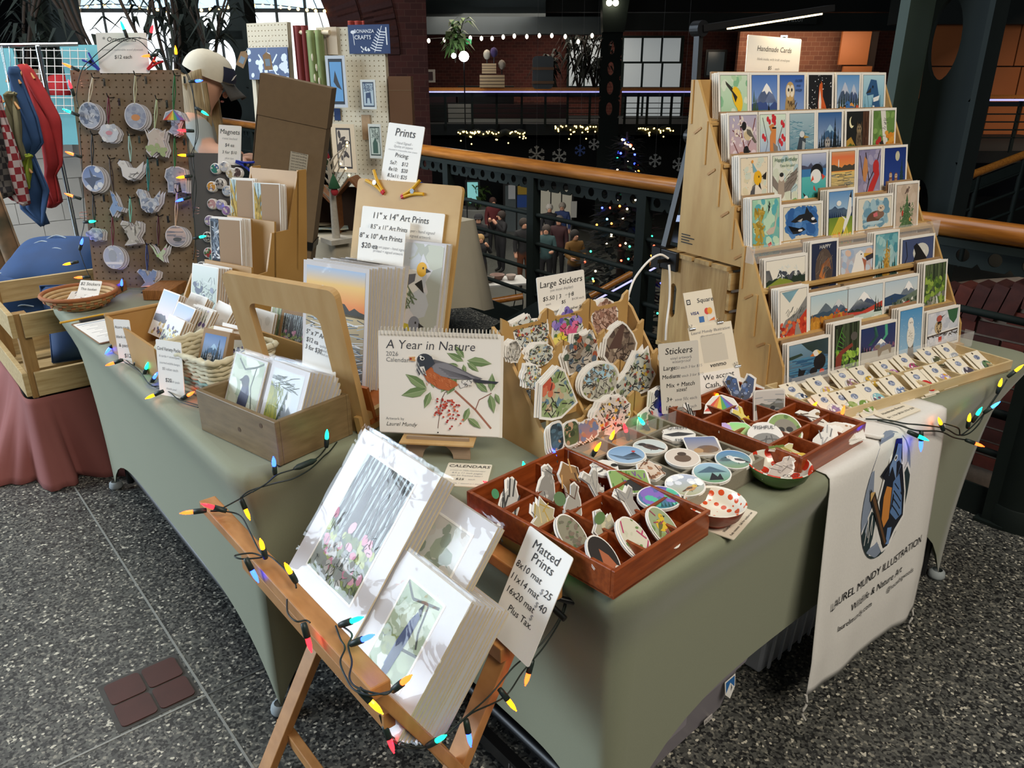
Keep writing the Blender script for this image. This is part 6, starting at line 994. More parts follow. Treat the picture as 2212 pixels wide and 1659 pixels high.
b = MB(); pts = [(-.075, 0), (-.04, 0)]+[(.036*cos(t), .0+.034*sin(t)) for t in [pi-pi*k/10 for k in range(11)]]+[(.04, 0), (.075, 0), (.075, .012), (.072, .05), (-.072, .05), (-.075, .012)]; b.prism(pts, -.004, .004, None, T(0, -.03, 0) @ Rx(84)); ob('arched_foot', b, SG, se)
b = MB(); b.box(-.085, .085, -.05, .028, .04, .0435); ob('ledge', b, BIRCHX, se); b = MB(); b.box(-.04, .04, -.003, .003, 0, .2, None, T(0, .03, .045) @ Rx(-14)); ob('back_rest', b, BIRCHX, se); b = MB(); b.box(-.03, .03, -.003, .003, 0, .15, None, T(0, .075, .0) @ Rx(28)); ob('rear_prop', b, BIRCHX, se)
sign('calendars_sign', 'cream CALENDARS price card lying flat before the calendar', .1, .104, T(*P(1000, 1050, .742)) @ Rz(-46), [('CALENDARS', 0, .8, .16), ('$25', -.12, .24, .12)], [('printed on 100% recycled paper', 0, .64, .085), ('8.5 x 11 inch pages', 0, .52, .085), ('can be framed later!', 0, .41, .085), ('each', .14, .26, .08), ('Please ask, 1 opened as 1 display', 0, .08, .075)], m=CREAM)
BIN = mat('grey_clear_bin', '8d8890', .35, trans=.0); BIN2 = mat('frosted_bin', 'b4bac4', .35)
def pbin(name, label, M, w, d, h, m, tp=.03):
    o = thing(name, label, 'bin', M); b = MB(); vs = []
    for z, g in ((0, tp), (h, 0)):
        vs += [(x*(w/2-g), y*(d/2-g), z) for x, y in ((-1, -1), (1, -1), (1, 1), (-1, 1))]
    b.add(vs, [(3, 2, 1, 0), (0, 1, 5, 4), (1, 2, 6, 5), (2, 3, 7, 6), (3, 0, 4, 7)]); ob('tub', b, m, o, bev=.008)
    b = MB(); b.prism(rrect(w+.03, d+.03, .03, 4), h, h+.02); b.prism(rrect(w-.06, d-.06, .03, 4), h+.02, h+.03); ob('lid', b, m, o, bev=.004); return o
pn = pbin('plastic_bin', 'grey plastic storage bin with a lid and mountain sticker under the right table', T(1.25, 1.0, 0.001) @ Rz(3), .44, .34, .17, BIN)
b = MB(); b.prism([(-.024, .03), (.024, .03), (.022, -.008), (0, -.032), (-.022, -.008)], 0, .001); sh = ob('shield_sticker', b, PAPER, pn, M=T(.165, -.172, .105) @ Rx(84)); a = Art(.042, .056, 0); a.p('2a6cb0', .02, .98, .98, .98, .96, .4, .04, .4); a.p('f0f0ec', .04, .4, .5, .8, .96, .4, .7, .12, .5, .04, .3, .12); a.p('22262c', .55, .3, .6, .7, .7, .45); a.done(sh, off=(-.021, -.028), z=.001)
b = MB(); b.box(-.018, .018, -.007, .007, 0, .001); g_ = ob('small_label', b, mat('label_grey', 'c8c4c0', .6), pn, M=T(.1, -.158, .035) @ Rx(84)); letter(g_, [('BULLY', 0, -.004, .011)], INK, .0014)
for i in range(2): b = MB(); b.box(-.06, .06, -.006, .012, -.02, .03); ob('latch', b, BIN, pn, M=T(-.1+.0*i, -.175+.35*i, .15))
p2 = pbin('plastic_bin', 'frosted pale plastic bin behind the banner under the right table', T(1.8, 1.03, 0.001) @ Rz(1), .4, .36, .3, BIN2)
for i in range(7): b = MB(); b.box(-.004, .004, -.003, .003, .03, .28); ob('rib', b, BIN2, p2, M=T(-.16+.053*i, -.168, 0) @ Rx(4))
er = thing('print_rack', 'folding beech print rack with crossed legs in front of the tables', 'rack')
UA, UB = .44, .80; ZT_ = .69
def beam(b, p, q, w, h, up=V((0, 0, 1))):
    p, q = V(p), V(q); x = (q-p).normalized(); y = up.cross(x).normalized(); z = x.cross(y); M_ = MX((x, y, z)).transposed().to_4x4(); M_.translation = p; b.box(0, (q-p).length, -w/2, w/2, -h/2, h/2, None, M_)
for u, v0, v1, nm in ((UA, .835, 1.56, 'top_bar'), (UB, .835, 1.49, 'top_bar')):
    b = MB(); b.box(u-.018, u+.018, v0, v1, ZT_-.012, ZT_+.014); ob(nm, b, EASEL, er, bev=.003)
for v, d in ((.885, .02), (1.45, -.02)):
    b = MB(); beam(b, (UA, v, ZT_-.015), (UB+.01, v, .012), .02, .045, V((0, 1, 0))); ob('leg', b, EASEL, er, bev=.002)
    b = MB(); beam(b, (UB, v+d, ZT_-.015), (UA-.01, v+d, .012), .02, .045, V((0, 1, 0))); ob('leg', b, EASEL, er, bev=.002)
    b = MB(); b.tube([(.62, v-.03, .345), (.62, v+d+.03, .345)], .012, 10); ob('pivot', b, CHROME, er)
for u, z, nm in ((.475, .575, 'lower_bar'), (.72, .575, 'back_bar'), (.5, .1, 'foot_bar'), (.745, .1, 'foot_bar')):
    b = MB(); b.box(u-.011, u+.011, .88, 1.47, z-.016, z+.016); ob(nm, b, EASEL, er, bev=.002)
MATB = mat('mat_board', 'd4d2d4', .7); MATE = mat('mat_edge', 'c9bb9c', .7)
def matted(label, M, w, h, pw, ph, draw, n, seed, base='c8c8c0', px=0):
    b = MB(); b.box(0, w, 0, h, -.004, 0); me = b.mesh('matted_print', MATB); me.materials.append(MATE)
    for i, f in enumerate(me.polygons):
        if i not in (0, 1): f.material_index = 1
    for k in range(n):
        o = bpy.data.objects.new('matted_print', me); COL.objects.link(o); o.matrix_world = M @ T(-.001*k+random.uniform(-.002, .002), random.uniform(-.002, .003), -.0105*k)
        sb = MB(); sb.grid(lambda s, t: V((-.004+(w+.008)*s, -.003+(h+.012)*t, .003+.0022*sin(17*s+9*t+seed)*sin(13*t*(1+s)))), 14, 16)
        if k == 0:
            tag(o, label, 'print', 'matted prints in the rack'); ob('plastic_sleeve', sb, SLEEVE, o)
            fr_ = MB(); x0, y0 = (w-pw)/2+px, (h-ph)/2+.012; g = .004
            for bx_ in ((x0-g, x0, y0-g, y0+ph+g), (x0+pw, x0+pw+g, y0-g, y0+ph+g), (x0, x0+pw, y0-g, y0), (x0, x0+pw, y0+ph, y0+ph+g)): fr_.box(*bx_, 0, .0012)
            ob('mat_bevel', fr_, PAPER, o); a = Art(pw, ph, 0, None, seed); a.r(base, 0, 0, 1, 1); draw(a); a.done(o, off=(x0, y0))
        else:
            tag(o, 'spare matted print behind the '+short(label), 'print', 'spares behind the '+short(label))
            if k < 7: s2 = MB(); s2.grid(lambda s, t: V((-.004+(w+.009)*s, -.003+(h+.013)*t, .0018)), 1, 1); ob('plastic_sleeve', s2, SLEEVE, o)
def d_forest(a): a.g('8a9084', 'b8c8cc'); a.st('2c302c 44483f 1c201c 5a5e54', 150, .16, .012, 0, .45, 1, 1, 60, 120); [a.l('55504c' if i % 2 else '3c3836', .03+.02*(i % 3 == 0), .06+.08*i, .35, .08+.08*i, 1) for i in range(12)]; a.p('3a3430', .3, .2, .34, .8, .42, .8, .5, .2); a.sc('8a9a50 6a7a3c a8b468 5c6c38', 60, .03, .06, 0, .0, 1, .4); a.sc('c8849a d8a0b0', 16, .04, .06, 0, .05, 1, .5); a.sc('b8b8b0 8a8e88', 30, .03, .06, .2, 0, .8, .3); a.st('1c241c', 70, .06, .008, 0, 0, 1, .5)
def d_jay(a): a.g('8a9a78', 'c0cdb4'); a.sc('a8b898 90a480 c8d4bc', 40, .08, .16); a.l('3c4030', .05, 0, .98, .3, .85, .6, .9, .95, .95); a.l('3c4030', .045, .7, .9, .78, .6, .9, .45); a.l('3c4030', .05, 0, .35, .4, .32, 1, .4); a.sc('6c7a3c 86924c', 50, .03, .06, 0, .2, .5, .4); a.p('3f4c74', .4, .1, .42, .4, .48, .66, .56, .78, .66, .74, .66, .5, .6, .1); a.p('2c3656', .42, .02, .46, .35, .6, .4, .58, .0); a.p('20283c', .54, .8, .6, .9, .67, .74); [a.l('222c48', .012, .43+.04*i, .05, .46+.04*i, .4) for i in range(5)]
def d_pale(a): a.g('b8bcb4', 'd8d8d4'); a.sc('a8b4a0 c8ccc0 98a494 d0ccc4', 50, .06, .14); a.st('70806c', 20, .2, .012, 0, 0, 1, .5, 60, 120)
MT = lambda v, u, z: T(u, v, z) @ Rz(-90) @ Rx(90-38)
matted('matted forest and rhododendron print at the back of the print rack', MT(1.352, .50, .578), .281, .357, .175, .255, d_forest, 5, 3)
matted('pale matted print half hidden between the two larger stacks in the rack', MT(1.19, .56, .565), .254, .305, .16, .2, d_pale, 3, 5)
matted('matted steller jay print at the front of the print rack', MT(1.075, .478, .535), .205, .256, .105, .16, d_jay, 12, 8)
sgn = sign('matted_prints_sign', 'white Matted Prints price sheet clipped to the print rack', .118, .215, stand((.715, .868, .60), -90, 24, -4), [('Matted', 0, .86, .115), ('Prints', .02, .76, .115), ('8x10 mat', -.17, .64, .085), ('11x14 mat', -.15, .52, .085), ('16x20 mat', -.13, .4, .085), ('Plus Tax.', 0, .27, .085), ('25', .33, .58, .09), ('40', .33, .46, .09)], [('$', .2, .58, .07), ('$', .2, .46, .07), ('$', .2, .34, .07)])
def spring_clamp(name, label, M, m, tipm, s=1.):
    o = thing(name, label, 'clamp', M); 
    for sg, nm in ((1, 'jaw'), (-1, 'jaw')):
        b = MB(); pts = spline([(0, sg*.004*s, 0), (.03*s, sg*.007*s, 0), (.05*s, sg*.012*s, 0), (.085*s, sg*.026*s, 0)], 4); b.tube(pts, [.0055*s]*4+[.0065*s]*5+[.006*s]*4, 8); ob(nm, b, m, o); b = MB(); b.tube([(-.012*s, sg*.003*s, 0), (0, sg*.004*s, 0)], [.005*s, .006*s], 8); ob('tip_pad', b, tipm, o)
    b = MB(); b.tube([(.045*s, 0, -.008*s), (.045*s, 0, .008*s)], .009*s, 10); ob('spring', b, CHROME, o); return o
RED = mat('red_plastic', 'c22430', .4); YEL = mat('yellow_plastic', 'd9a51e', .4); BLU = mat('blue_plastic', '2438a8', .4)
spring_clamp('spring_clamp', 'black spring clamp with red tips holding the matted prints sheet', T(*PD(1140, 1270, 1.18)) @ Rz(-62) @ Ry(18), BLACKP, RED)
BA = P(798, 936, .74); BN = T(BA.x, BA.y, .741) @ Rz(-70); bn_ = thing('print_bin', 'birch print bin with an open front frame and a tall back board', 'rack', BN)
Wb = .36
fp = rrect(Wb, .385, .02, 4, -Wb/2, .1925); hp = rrect(Wb-.13, .24, .025, 4, -Wb/2, .195)
def framed(outer, inner, z0, z1, Mx):
    b = MB(); n = len(outer)
    for z, fl_ in ((z1, 0), (z0, 1)):
        b.add([(x, y, z) for x, y in outer+inner], [((k, (k+1) % n, n+(k+1) % n, n+k) if not fl_ else (n+k, n+(k+1) % n, (k+1) % n, k)) for k in range(n)], None, False, Mx)
    b.add([(x, y, z) for z in (z0, z1) for x, y in outer], [(k, (k+1) % n, n+(k+1) % n, n+k) for k in range(n)], None, False, Mx); b.add([(x, y, z) for z in (z0, z1) for x, y in inner], [(n+k, n+(k+1) % n, (k+1) % n, k) for k in range(n)], None, False, Mx); return b
ob('front_frame', framed(fp, hp, -.009, .009, Rx(90+11)), BIRCHX, bn_)
b = MB(); b.prism(rrect(Wb, .56, .012, 3, -Wb/2, .28), -.006, .006, None, T(0, .3, 0) @ Rx(90-15)); ob('back_board', b, BIRCH, bn_)
b = MB(); b.box(-Wb, 0, .01, .31, .018, .03); ob('floor_board', b, wood('orange_mdf', 'b8692c', 'a85a20', 3), bn_)
b = MB(); b.box(-Wb, -.0, -.004, .004, 0, .1, None, T(0, .03, .02) @ Rx(14)); ob('front_board', b, MAT['orange_mdf'], bn_)
for x in (-Wb+.01, -.012): b = MB(); b.prism([(-.02, 0), (.33, 0), (.335, .05), (-.03, .05)], x-.008, x+.008, None, YZ); ob('side_rail', b, BIRCH, bn_)
def prints(label, M, w, h, n, draw, seed, pitch=.0085, inset=.012, base='d8d8d4', group='sleeved prints in the birch bin', lean=0, jit=.004):
    b = MB(); b.box(0, w, 0, h, -.0035, 0); me = b.mesh('art_print', MATB); me.materials.append(MATE)
    for i, f in enumerate(me.polygons):
        if i not in (0, 1): f.material_index = 1
    s2 = MB(); s2.grid(lambda s, t: V((-.004+(w+.008)*s, -.002+(h+.012)*t, .0016+.001*sin(13*s+7*t+seed))), 5, 6); sme = s2.mesh('plastic_sleeve', SLEEVE2)
    for k in range(n):
        o = bpy.data.objects.new('art_print', me); COL.objects.link(o); o.matrix_world = M @ T(random.uniform(-jit, jit) if k else 0, random.uniform(-.002, .004) if k else 0, -pitch*k) @ Rx(-lean*k)
        sl = bpy.data.objects.new('plastic_sleeve', sme); COL.objects.link(sl); sl.parent = o
        if k == 0: tag(o, label, 'print', group); a = Art(w, h, inset, None, seed); a.r(base, 0, 0, 1, 1); draw(a); a.done(o)
        else: tag(o, 'spare print behind the '+short(label), 'print', 'spares behind the '+short(label))
def d_light(a): a.g('e8743c', 'f0c878', .62, .86); a.g('f0c878', 'a8c4e4', .86, 1); a.g('2c3c50', 'c8b890', 0, .62); a.m('3a3a34', .66, .1, 4, 12, .6); a.r('e8e4dc', .27, .64, .3, .84); a.e('3c4434', .15, .78, .1, .05); a.st('e8eef4 5c7488 2c4058 a8bccc', 160, .2, .01, 0, 0, 1, .58, -10, 10); a.st('dfe8f0', 24, .5, .008, 0, .05, 1, .4, -8, 8); a.st('c8d4e0', 16, .4, .006, .4, .05, .7, .45, 80, 100)
def d_warb(a): a.r('dcdce0', 0, 0, 1, 1); a.sc('c4c8cc d8d4d4 b8bcb0 ccd0c0', 70, .07, .15); a.bird(.66, .72, .36, 'e4e0d8', '6a6a70', 'e8b020', flip=1); a.p('2a2824', .78, .74, .82, .64, .7, .7); a.bird(.62, .3, .4, 'c8b83a', '7a7c84', '8a8e98', flip=1); a.l('5a4c40', .015, .55, .02, .62, .55, .58, .66); a.st('6a7a5c', 16, .12, .012, .5, .5, .7, .66)
prints('sunset lighthouse print in a clear sleeve at the front of the birch bin', BN @ T(-.335, .12, .04) @ Rx(90-9), .225, .325, 14, d_light, 21, .0098, lean=.45)
prints('yellow headed warblers print sticking out behind the sunset print', BN @ T(-.285, .258, .04) @ Rx(90-14), .29, .375, 5, d_warb, 23, .0075, .006)
for nm, lab, M_, w, h, t1, t2 in (('divider_sign', 'front white divider card marked twenty dollars in the birch bin', BN @ T(-.2, .252, .05) @ Rx(90-13), .16, .385, '8" x 10" Art Prints', '$20 ea'), ('divider_sign', 'middle white divider card just above the front one in the birch bin', BN @ T(-.21, .29, .05) @ Rx(90-14), .14, .405, '8.5" x 11" Art Prints', '$25 ea'), ('divider_sign', 'widest white divider card at the back of the birch bin', BN @ T(-.185, .298, .04) @ Rx(90-15), .285, .445, '11" x 14" Art Prints', '$35 ea')):
    k = .16/w; sign(nm, lab, w, h, M_, [(t1, -.02, .93, .055), (t2, -.25, .86, .055)], [('quality art paper - hand signed', .16, .87, .026), ('printed + signed artwork', .16, .84, .026)])
M_, w, h = plate(806, 296, 895, 455, BN @ V((-.185, .41, .4)), -70, 14, 0); pr = sign('prints_sign', 'tall white Prints pricing sheet clipped to the back board', .125, .235, M_ @ Rz(-4), [('Prints', 0, .86, .13), ('Pricing:', 0, .62, .07), ('5x7:    $12', -.05, .53, .062), ('8x10:   $20', -.05, .455, .062), ('8.5x11: $25', -.05, .38, .062), ('11x14:  $35', -.05, .305, .062), ('$2', .08, .225, .06)], [('- Hand Signed -', 0, .77, .042), ('Quality art papers', 0, .73, .038), ('mounted in compostable clear covers', 0, .69, .034), ('Receive      off each', -.03, .225, .05), ('print when you buy 3 or more', 0, .175, .04), ('- Info inserted in the back of each print -', 0, .09, .034)])
for x, y, an, lab in ((825, 413, 140, 'yellow spring clamp at the left of the Prints sheet'), (872, 423, 25, 'yellow spring clamp at the right of the Prints sheet')):
    p = PL(x, y, M_ @ V((0, 0, .01)), M_.to_3x3() @ V((0, 0, 1))); m_ = M_.to_3x3().to_4x4(); m_.translation = p; spring_clamp('spring_clamp', lab, m_ @ Rz(an), YEL, RED, .75)
OLDW = wood('weathered_box_wood', '86714f', '705c3e', 5, (3, 3, 14)); XB = T(.599, 1.528, .741) @ Rz(-78+180)       # X away along the long side, Y towards -u... 
XB = T(.532, 1.835, .741) @ Rz(-78); bx5 = thing('wooden_box', 'weathered wooden box holding two rows of small prints', 'box', XB); L5, D5, H5 = .315, .215, .108
for nm, (x0, x1, y0, y1) in (('side', (0, L5, 0, .012)), ('side', (0, L5, D5-.012, D5)), ('end', (0, .012, .012, D5-.012)), ('end', (L5-.012, L5, .012, D5-.012)), ('bottom', (.012, L5-.012, .012, D5-.012))):
    b = MB(); b.box(x0, x1, y0, y1, 0, H5 if nm != 'bottom' else .008); ob(nm, b, OLDW, bx5, bev=.002)
for x, z in ((.17, .05), (.26, .085)): b = MB(); b.lathe([(0, 0), (.006, 0)], 10, T=Rx(90)); ob('knot', b, mat('dark_knot', '5a4630', .8), bx5, M=T(x, -.0006, z))
def d_crow(a): a.g('b8c4ac', 'd4dccc'); a.sc('c4d0b8 a8b89c dce4d4', 30, .1, .2); a.l('44503c', .04, .15, .95, .4, .82, .75, .9, .95, .98); a.l('44503c', .03, .75, .9, .7, .6, .85, .3); a.l('33382c', .06, 0, .2, .5, .1); a.p('434a66', .38, .02, .38, .4, .44, .6, .6, .66, .7, .5, .68, .2, .6, .02); a.e('2c3040', .5, .66, .12, .09); a.p('22242c', .4, .7, .3, .65, .42, .63)
def d_shuk(a): a.g('c8d4e0', 'd8e0e4'); a.pk('a8b0b8', .66, .15, .6, .6, 'dfe4e8'); a.p('a8a83c', 0, 0, 0, .8, .3, .6, .42, .3, .5, 0); a.st('6a7a34 8a9444', 60, .12, .02, 0, 0, .45, .75, 60, 120); a.st('34402c', 30, .3, .012, 0, .7, .8, .95, -10, 20); [a.t('3c4c34', .4+.03*i, .05+.09*i, .1, .14) for i in range(7)]
prints('raven on a mossy branch print at the front left of the weathered box', XB @ T(.018, .04, .016) @ Rx(90-24), .13, .178, 11, d_crow, 31, .0105, .004, group='small prints in the weathered box', lean=.6)
prints('green slope and mountain print at the front right of the weathered box', XB @ T(.158, .045, .016) @ Rx(90-24), .14, .185, 12, d_shuk, 33, .0098, .014, group='small prints in the weathered box', lean=.7)
sign('five_by_seven_sign', 'white 5 by 7 art prints price card at the back of the weathered box', .125, .235, XB @ T(.225, .165, .02) @ Rx(90-12) @ Rz(-2), [('5" x 7" Art Prints', 0, .92, .075), ('$12 ea', -.26, .84, .07), ('3 for $30', -.2, .76, .07)], [('quality art paper', .22, .83, .04), ('hand signed', .22, .79, .04), ('printed on recycled', .22, .75, .04)])
MDF = wood('tan_mdf', 'b98f52', 'ab8145', 3, (2, 2, 2)); MB2 = T(.525, 2.61, .741) @ Rz(-84); mb_ = thing('card_box', 'tan wooden box with sloped sides full of card packs', 'box', MB2)
L6, D6 = .36, .2
b = MB(); b.prism([(0, 0), (L6, 0), (L6, .095), (0, .12)], -.004, .004, None, Rx(90)); ob('front_side', b, MDF, mb_); b = MB(); b.prism([(0, 0), (L6, 0), (L6, .095), (0, .12)], -.004, .004, None, T(0, D6, 0) @ Rx(90)); ob('back_side', b, MDF, mb_)
b = MB(); b.box(0, .008, .004, D6-.004, 0, .115); ob('tall_end', b, MDF, mb_); b = MB(); b.box(L6-.008, L6, .004, D6-.004, 0, .095); ob('low_end', b, MDF, mb_); b = MB(); b.box(.008, L6-.008, .004, D6-.004, 0, .006); ob('bottom', b, MDF, mb_)
b = MB(); b.tube([(.004, -.004, .119), (.004, D6+.004, .119)], .007, 8); ob('rounded_rim', b, MDF, mb_)
def packs(label, M, w, h, n, draw, seed, pitch=.008, group='card packs in the tan box', base='e8e4dc'):
    b = MB(); b.box(0, w, 0, h, -.0015, 0); me = b.mesh('card_pack', PAPER); b = MB(); b.box(.001, w-.001, 0, h-.003, -.005, -.0016); em = b.mesh('kraft_envelope', KRAFT)
    for k in range(n):
        o = bpy.data.objects.new('card_pack', me); COL.objects.link(o); o.matrix_world = M @ T(random.uniform(-.003, .003), random.uniform(-.003, .003), -pitch*k); e = bpy.data.objects.new('kraft_envelope', em); COL.objects.link(e); e.parent = o
        if k == 0: tag(o, label, 'card pack', group); a = Art(w, h, .004, None, seed); a.r(base, 0, 0, 1, 1); draw(a); a.done(o)
        else: tag(o, 'spare card pack behind the '+short(label), 'card pack', 'spares behind the '+short(label))
def d_meadow2(a): a.g('c8d0a8', 'e4e4e4'); a.st('7a8a5c a8b078 5c6c48', 60, .2, .02, 0, 0, 1, .6, 70, 110); a.sc('5a5878 33343c 8a80a8 d8c060', 40, .03, .06, 0, .3, 1, .8)
def d_sky(a): a.g('e8d8d8', 'a8c0e4', .4, 1); a.r('ece8e0', 0, 0, 1, .4); a.m('6a6c78', .42, .1, 5, 8, .3); a.sc('5a6a8a 7a5a6a c8b070', 20, .04, .07, .2, .0, 1, .3)
def d_blank(a): a.sc('e4e0d8 d8d4cc', 8, .1, .2); a.sc('a08878 c0a898', 8, .05, .1, 0, 0, .5, .4)
def d_flow2(a): a.st('6a7a54 3c443c', 40, .25, .02, 0, 0, 1, 1, 50, 130); a.sc('33363c 6a5a84 c8c0d8', 26, .04, .07)
for x, y, z, w, h, n, dr, lab, yw, tl in ((.235, .03, .03, .105, .14, 4, d_meadow2, 'bird and flower meadow card pack at the near corner of the tan box', 0, 32), (.16, .08, .03, .12, .16, 3, d_sky, 'pale sky and lupine card pack in the tan box', 0, 34), (.2, .11, .03, .12, .155, 3, d_flow2, 'lupine bouquet card pack in the middle of the tan box', 2, 36), (.05, .1, .05, .11, .15, 3, d_sky, 'lavender field card pack in the tan box', 2, 30), (.1, .155, .05, .11, .14, 4, d_blank, 'blank white card pack at the back of the tan box', 2, 35), (.22, .175, .04, .12, .15, 4, d_blank, 'blank cream card pack beside the clear lipped rack', -4, 38), (.285, .13, .02, .11, .09, 5, d_blank, 'low stack of white cards at the near end of the tan box', -6, 45)):
    packs(lab, MB2 @ T(x, y, z) @ Rz(yw) @ Rx(90-tl), w, h, n, dr, int(x*1000))
sign('acorn_card_sign', 'narrow white handwritten sign leaning on the tan card box', .062, .135, stand(P(275, 785, .741), -60, 6, 3), [('Acorn cards', 0, .8, .11), ('blank inside', 0, .58, .11), ('& packs', 0, .38, .11), ('$12', .1, .14, .13)])
sign('variety_packs_sign', 'white Card Variety Packs sign leaning against the woven basket', .095, .155, stand(P(372, 857, .741), -66, 8, 2), [('Card Variety Packs', 0, .82, .11), ('$20', -.1, .26, .1)], [('6 cards + envelopes', 0, .7, .07), ('assorted wildlife designs', 0, .58, .07), ('$5 value each', 0, .47, .07), ('each pack', .15, .26, .06), ('thank you!', 0, .12, .06)])
WEAVE = mat('woven_paper', 'd8cfb0', .8, noise=.15, scale=30); BKM = T(.685, 2.1, .741) @ Rz(-76) @ MX.Scale(.86, 4); bk = thing('woven_basket', 'square woven basket of pale twisted paper with a blue green band', 'basket', BKM)
def loop(z, g, r, c, wob): 
    b = MB(); w, d = .135+g, .105+g; pts = rrect(2*w, 2*d, .03, 5); n = len(pts)*4; L_ = []
    for i in range(len(pts)):
        (x0, y0), (x1, y1) = pts[i], pts[(i+1) % len(pts)]
        k_ = max(1, int(sqrt((x1-x0)**2+(y1-y0)**2)/.014))
        for k in range(k_): t = k/k_; j = len(L_); L_.append((x0+(x1-x0)*t, y0+(y1-y0)*t, z+.0025*sin(j*1.9+wob)))
    L_.append(L_[0]); b.tube([V(p)*1 for p in L_], [r*(1+.22*sin(j*2.3+wob)) for j in range(len(L_))], 6); return b
for i in range(9): ob('woven_strand', loop(.012+i*.0145, .004*i*.5, .0085, None, i*1.6), WEAVE if i not in (2, 3) else mat('teal_strand', '8fb0a4', .8, noise=.2, scale=30), bk)
ob('rim_strand', loop(.138, .02, .0105, None, 1), WEAVE, bk); b = MB(); b.box(-.13, .13, -.1, .1, .002, .012); ob('base', b, WEAVE, bk)
KB = mat('kraft_box', '9c7a52', .7, noise=.08, scale=30)
def kbox(label, M, w, h, d, draw, seed):
    b = MB(); b.box(0, w, 0, h, -d, 0); o = ob('card_pack_box', b, KB, None, label, 'box', 'kraft boxes of card packs', M=M, bev=.0015); a = Art(w*.8, h*.8, 0, None, seed); draw(a); a.done(o, off=(w*.1, h*.1)); b = MB(); b.box(w*.15, w*.85, h, h+.012, -d*.6, -d*.5); ob('card_tops', b, PAPER, o); return o
kbox('kraft card box with a blue night owl picture in the woven basket', BKM @ T(-.07, -.055, .03) @ Rz(8) @ Rx(90-25), .12, .165, .045, c_grayowl, 51); kbox('kraft card box with a pink picture at the near end of the basket', BKM @ T(.03, -.0, .03) @ Rz(30) @ Rx(90-15), .1, .14, .04, d_meadow2, 52); kbox('plain kraft card box behind the blue owl box', BKM @ T(-.09, .02, .04) @ Rz(5) @ Rx(90-18), .12, .14, .03, d_blank, 53)
MB3 = T(.86, 2.32, .741) @ Rz(-78); mb3 = thing('card_box', 'tan wooden box seen through the open frame of the print bin', 'box', MB3)
for nm, bx_ in (('front_side', (0, .36, 0, .008, 0, .08)), ('back_side', (0, .36, .2, .208, 0, .1)), ('end', (0, .008, .008, .2, 0, .1)), ('end', (.352, .36, .008, .2, 0, .08)), ('bottom', (.008, .352, .008, .2, 0, .006))): b = MB(); b.box(*bx_); ob(nm, b, MDF, mb3)
def d_birchwood(a): a.g('8a9a6a', 'a8b48c'); a.st('e0ddd0 6a6a54 4c5a3c', 40, .5, .03, 0, 0, 1, 1, 84, 96)
packs('birch forest card at the far end of the rear tan box', MB3 @ T(.01, .05, .02) @ Rx(90-18), .11, .15, 4, d_birchwood, 61, .01, 'cards in the rear tan box'); kbox('kraft card box with a grey forest picture in the rear tan box', MB3 @ T(.09, .03, .02) @ Rz(6) @ Rx(90-20), .13, .13, .05, d_forest, 62); packs('cream info card standing in the rear tan box', MB3 @ T(.17, .11, .03) @ Rx(90-20), .1, .16, 5, d_blank, 63, .012, 'cards in the rear tan box'); packs('cream card with a small grey picture in the rear tan box', MB3 @ T(.25, .06, .03) @ Rx(90-20), .1, .15, 5, d_forest, 64, .012, 'cards in the rear tan box'); packs('white card standing between the basket and the rear tan box', MB3 @ T(-.02, -.0, .02) @ Rx(90-20), .11, .12, 2, d_blank, 65, .01, 'cards in the rear tan box')
c0 = P(208, 690, .743); cb_ = thing('clipboard', 'brown clipboard with a handwritten signup sheet lying on the left table', 'clipboard', T(.568, 2.86, .741) @ Rz(98-4))
b = MB(); b.prism(rrect(.3, .14, .01, 3), 0, .003); ob('board', b, mat('hardboard', '8a6a48', .6), cb_); b = MB(); b.prism(rrect(.275, .132, .002, 2, -.008), .0032, .0045); pg = ob('sheet', b, PAPER, cb_); b = MB(); b.box(.13, .15, -.04, .04, .004, .012); ob('clip', b, BLACKM, cb_)
for i in range(12): b = MB(); b.box(.085-.017*i, .0865-.017*i, -.05, .05-.02*(i*37 % 3), .0046, .0049); ob('written_line', b, mat('pencil_ink', '8a8f98', .7), pg)
b = MB(); b.box(.105, .109, -.05, .06, .0046, .0049); ob('written_line', b, mat('blue_rule', '4a78a8', .6), pg)
b = MB(); b.tube([(.16, -.06, .012), (.155, .1, .012)], .004, 8); ob('pencil', b, YEL, None, 'yellow pencil lying on the clipboard', 'pencil', M=cb_.matrix_world.copy())
q = P(172, 672, .741); wbw = thing('coiled_bowl', 'shallow coiled straw bowl with a brown zigzag holding stickers', 'bowl', T(q.x+.02, q.y+.05, .741)); COIL = mat('coiled_straw', 'c9a878', .8, noise=.2, scale=40); COILD = mat('coil_rim', 'a8683c', .8, noise=.2, scale=40)
prf = [(.045+.0, .004), (.065, .008), (.083, .016), (.098, .026), (.11, .037), (.12, .048), (.128, .058)]
for i, (r_, z) in enumerate(prf):
    b = MB(); b.tube([(r_*cos(t), r_*sin(t), z) for t in [2*pi*k/40 for k in range(41)]], .0078, 6); ob('coil', b, COIL if i < 6 else COILD, wbw)
    if 1 < i < 6:
        for k in range(14): t = 2*pi*(k+(.5 if i % 2 else 0))/14; b = MB(); b.box(-.007, .007, -.001, .001, -.005, .005); ob('zigzag_stitch', b, COILD, wbw, M=T((r_+.0085)*cos(t), (r_+.0085)*sin(t), z-.001) @ Rz(t*180/pi+90))
b = MB(); b.lathe([(0, .002), (.05, .003)], 20); ob('centre', b, COIL, wbw)
sign('two_dollar_sign', 'white $2 Stickers This basket sign in the coiled bowl', .085, .085, stand((q.x+.035, q.y+.04, .765), -42, 40, -3), [('$2 Stickers', 0, .76, .2), ('This basket', -.02, .52, .16)], [('birds + animals', .1, .26, .08)])
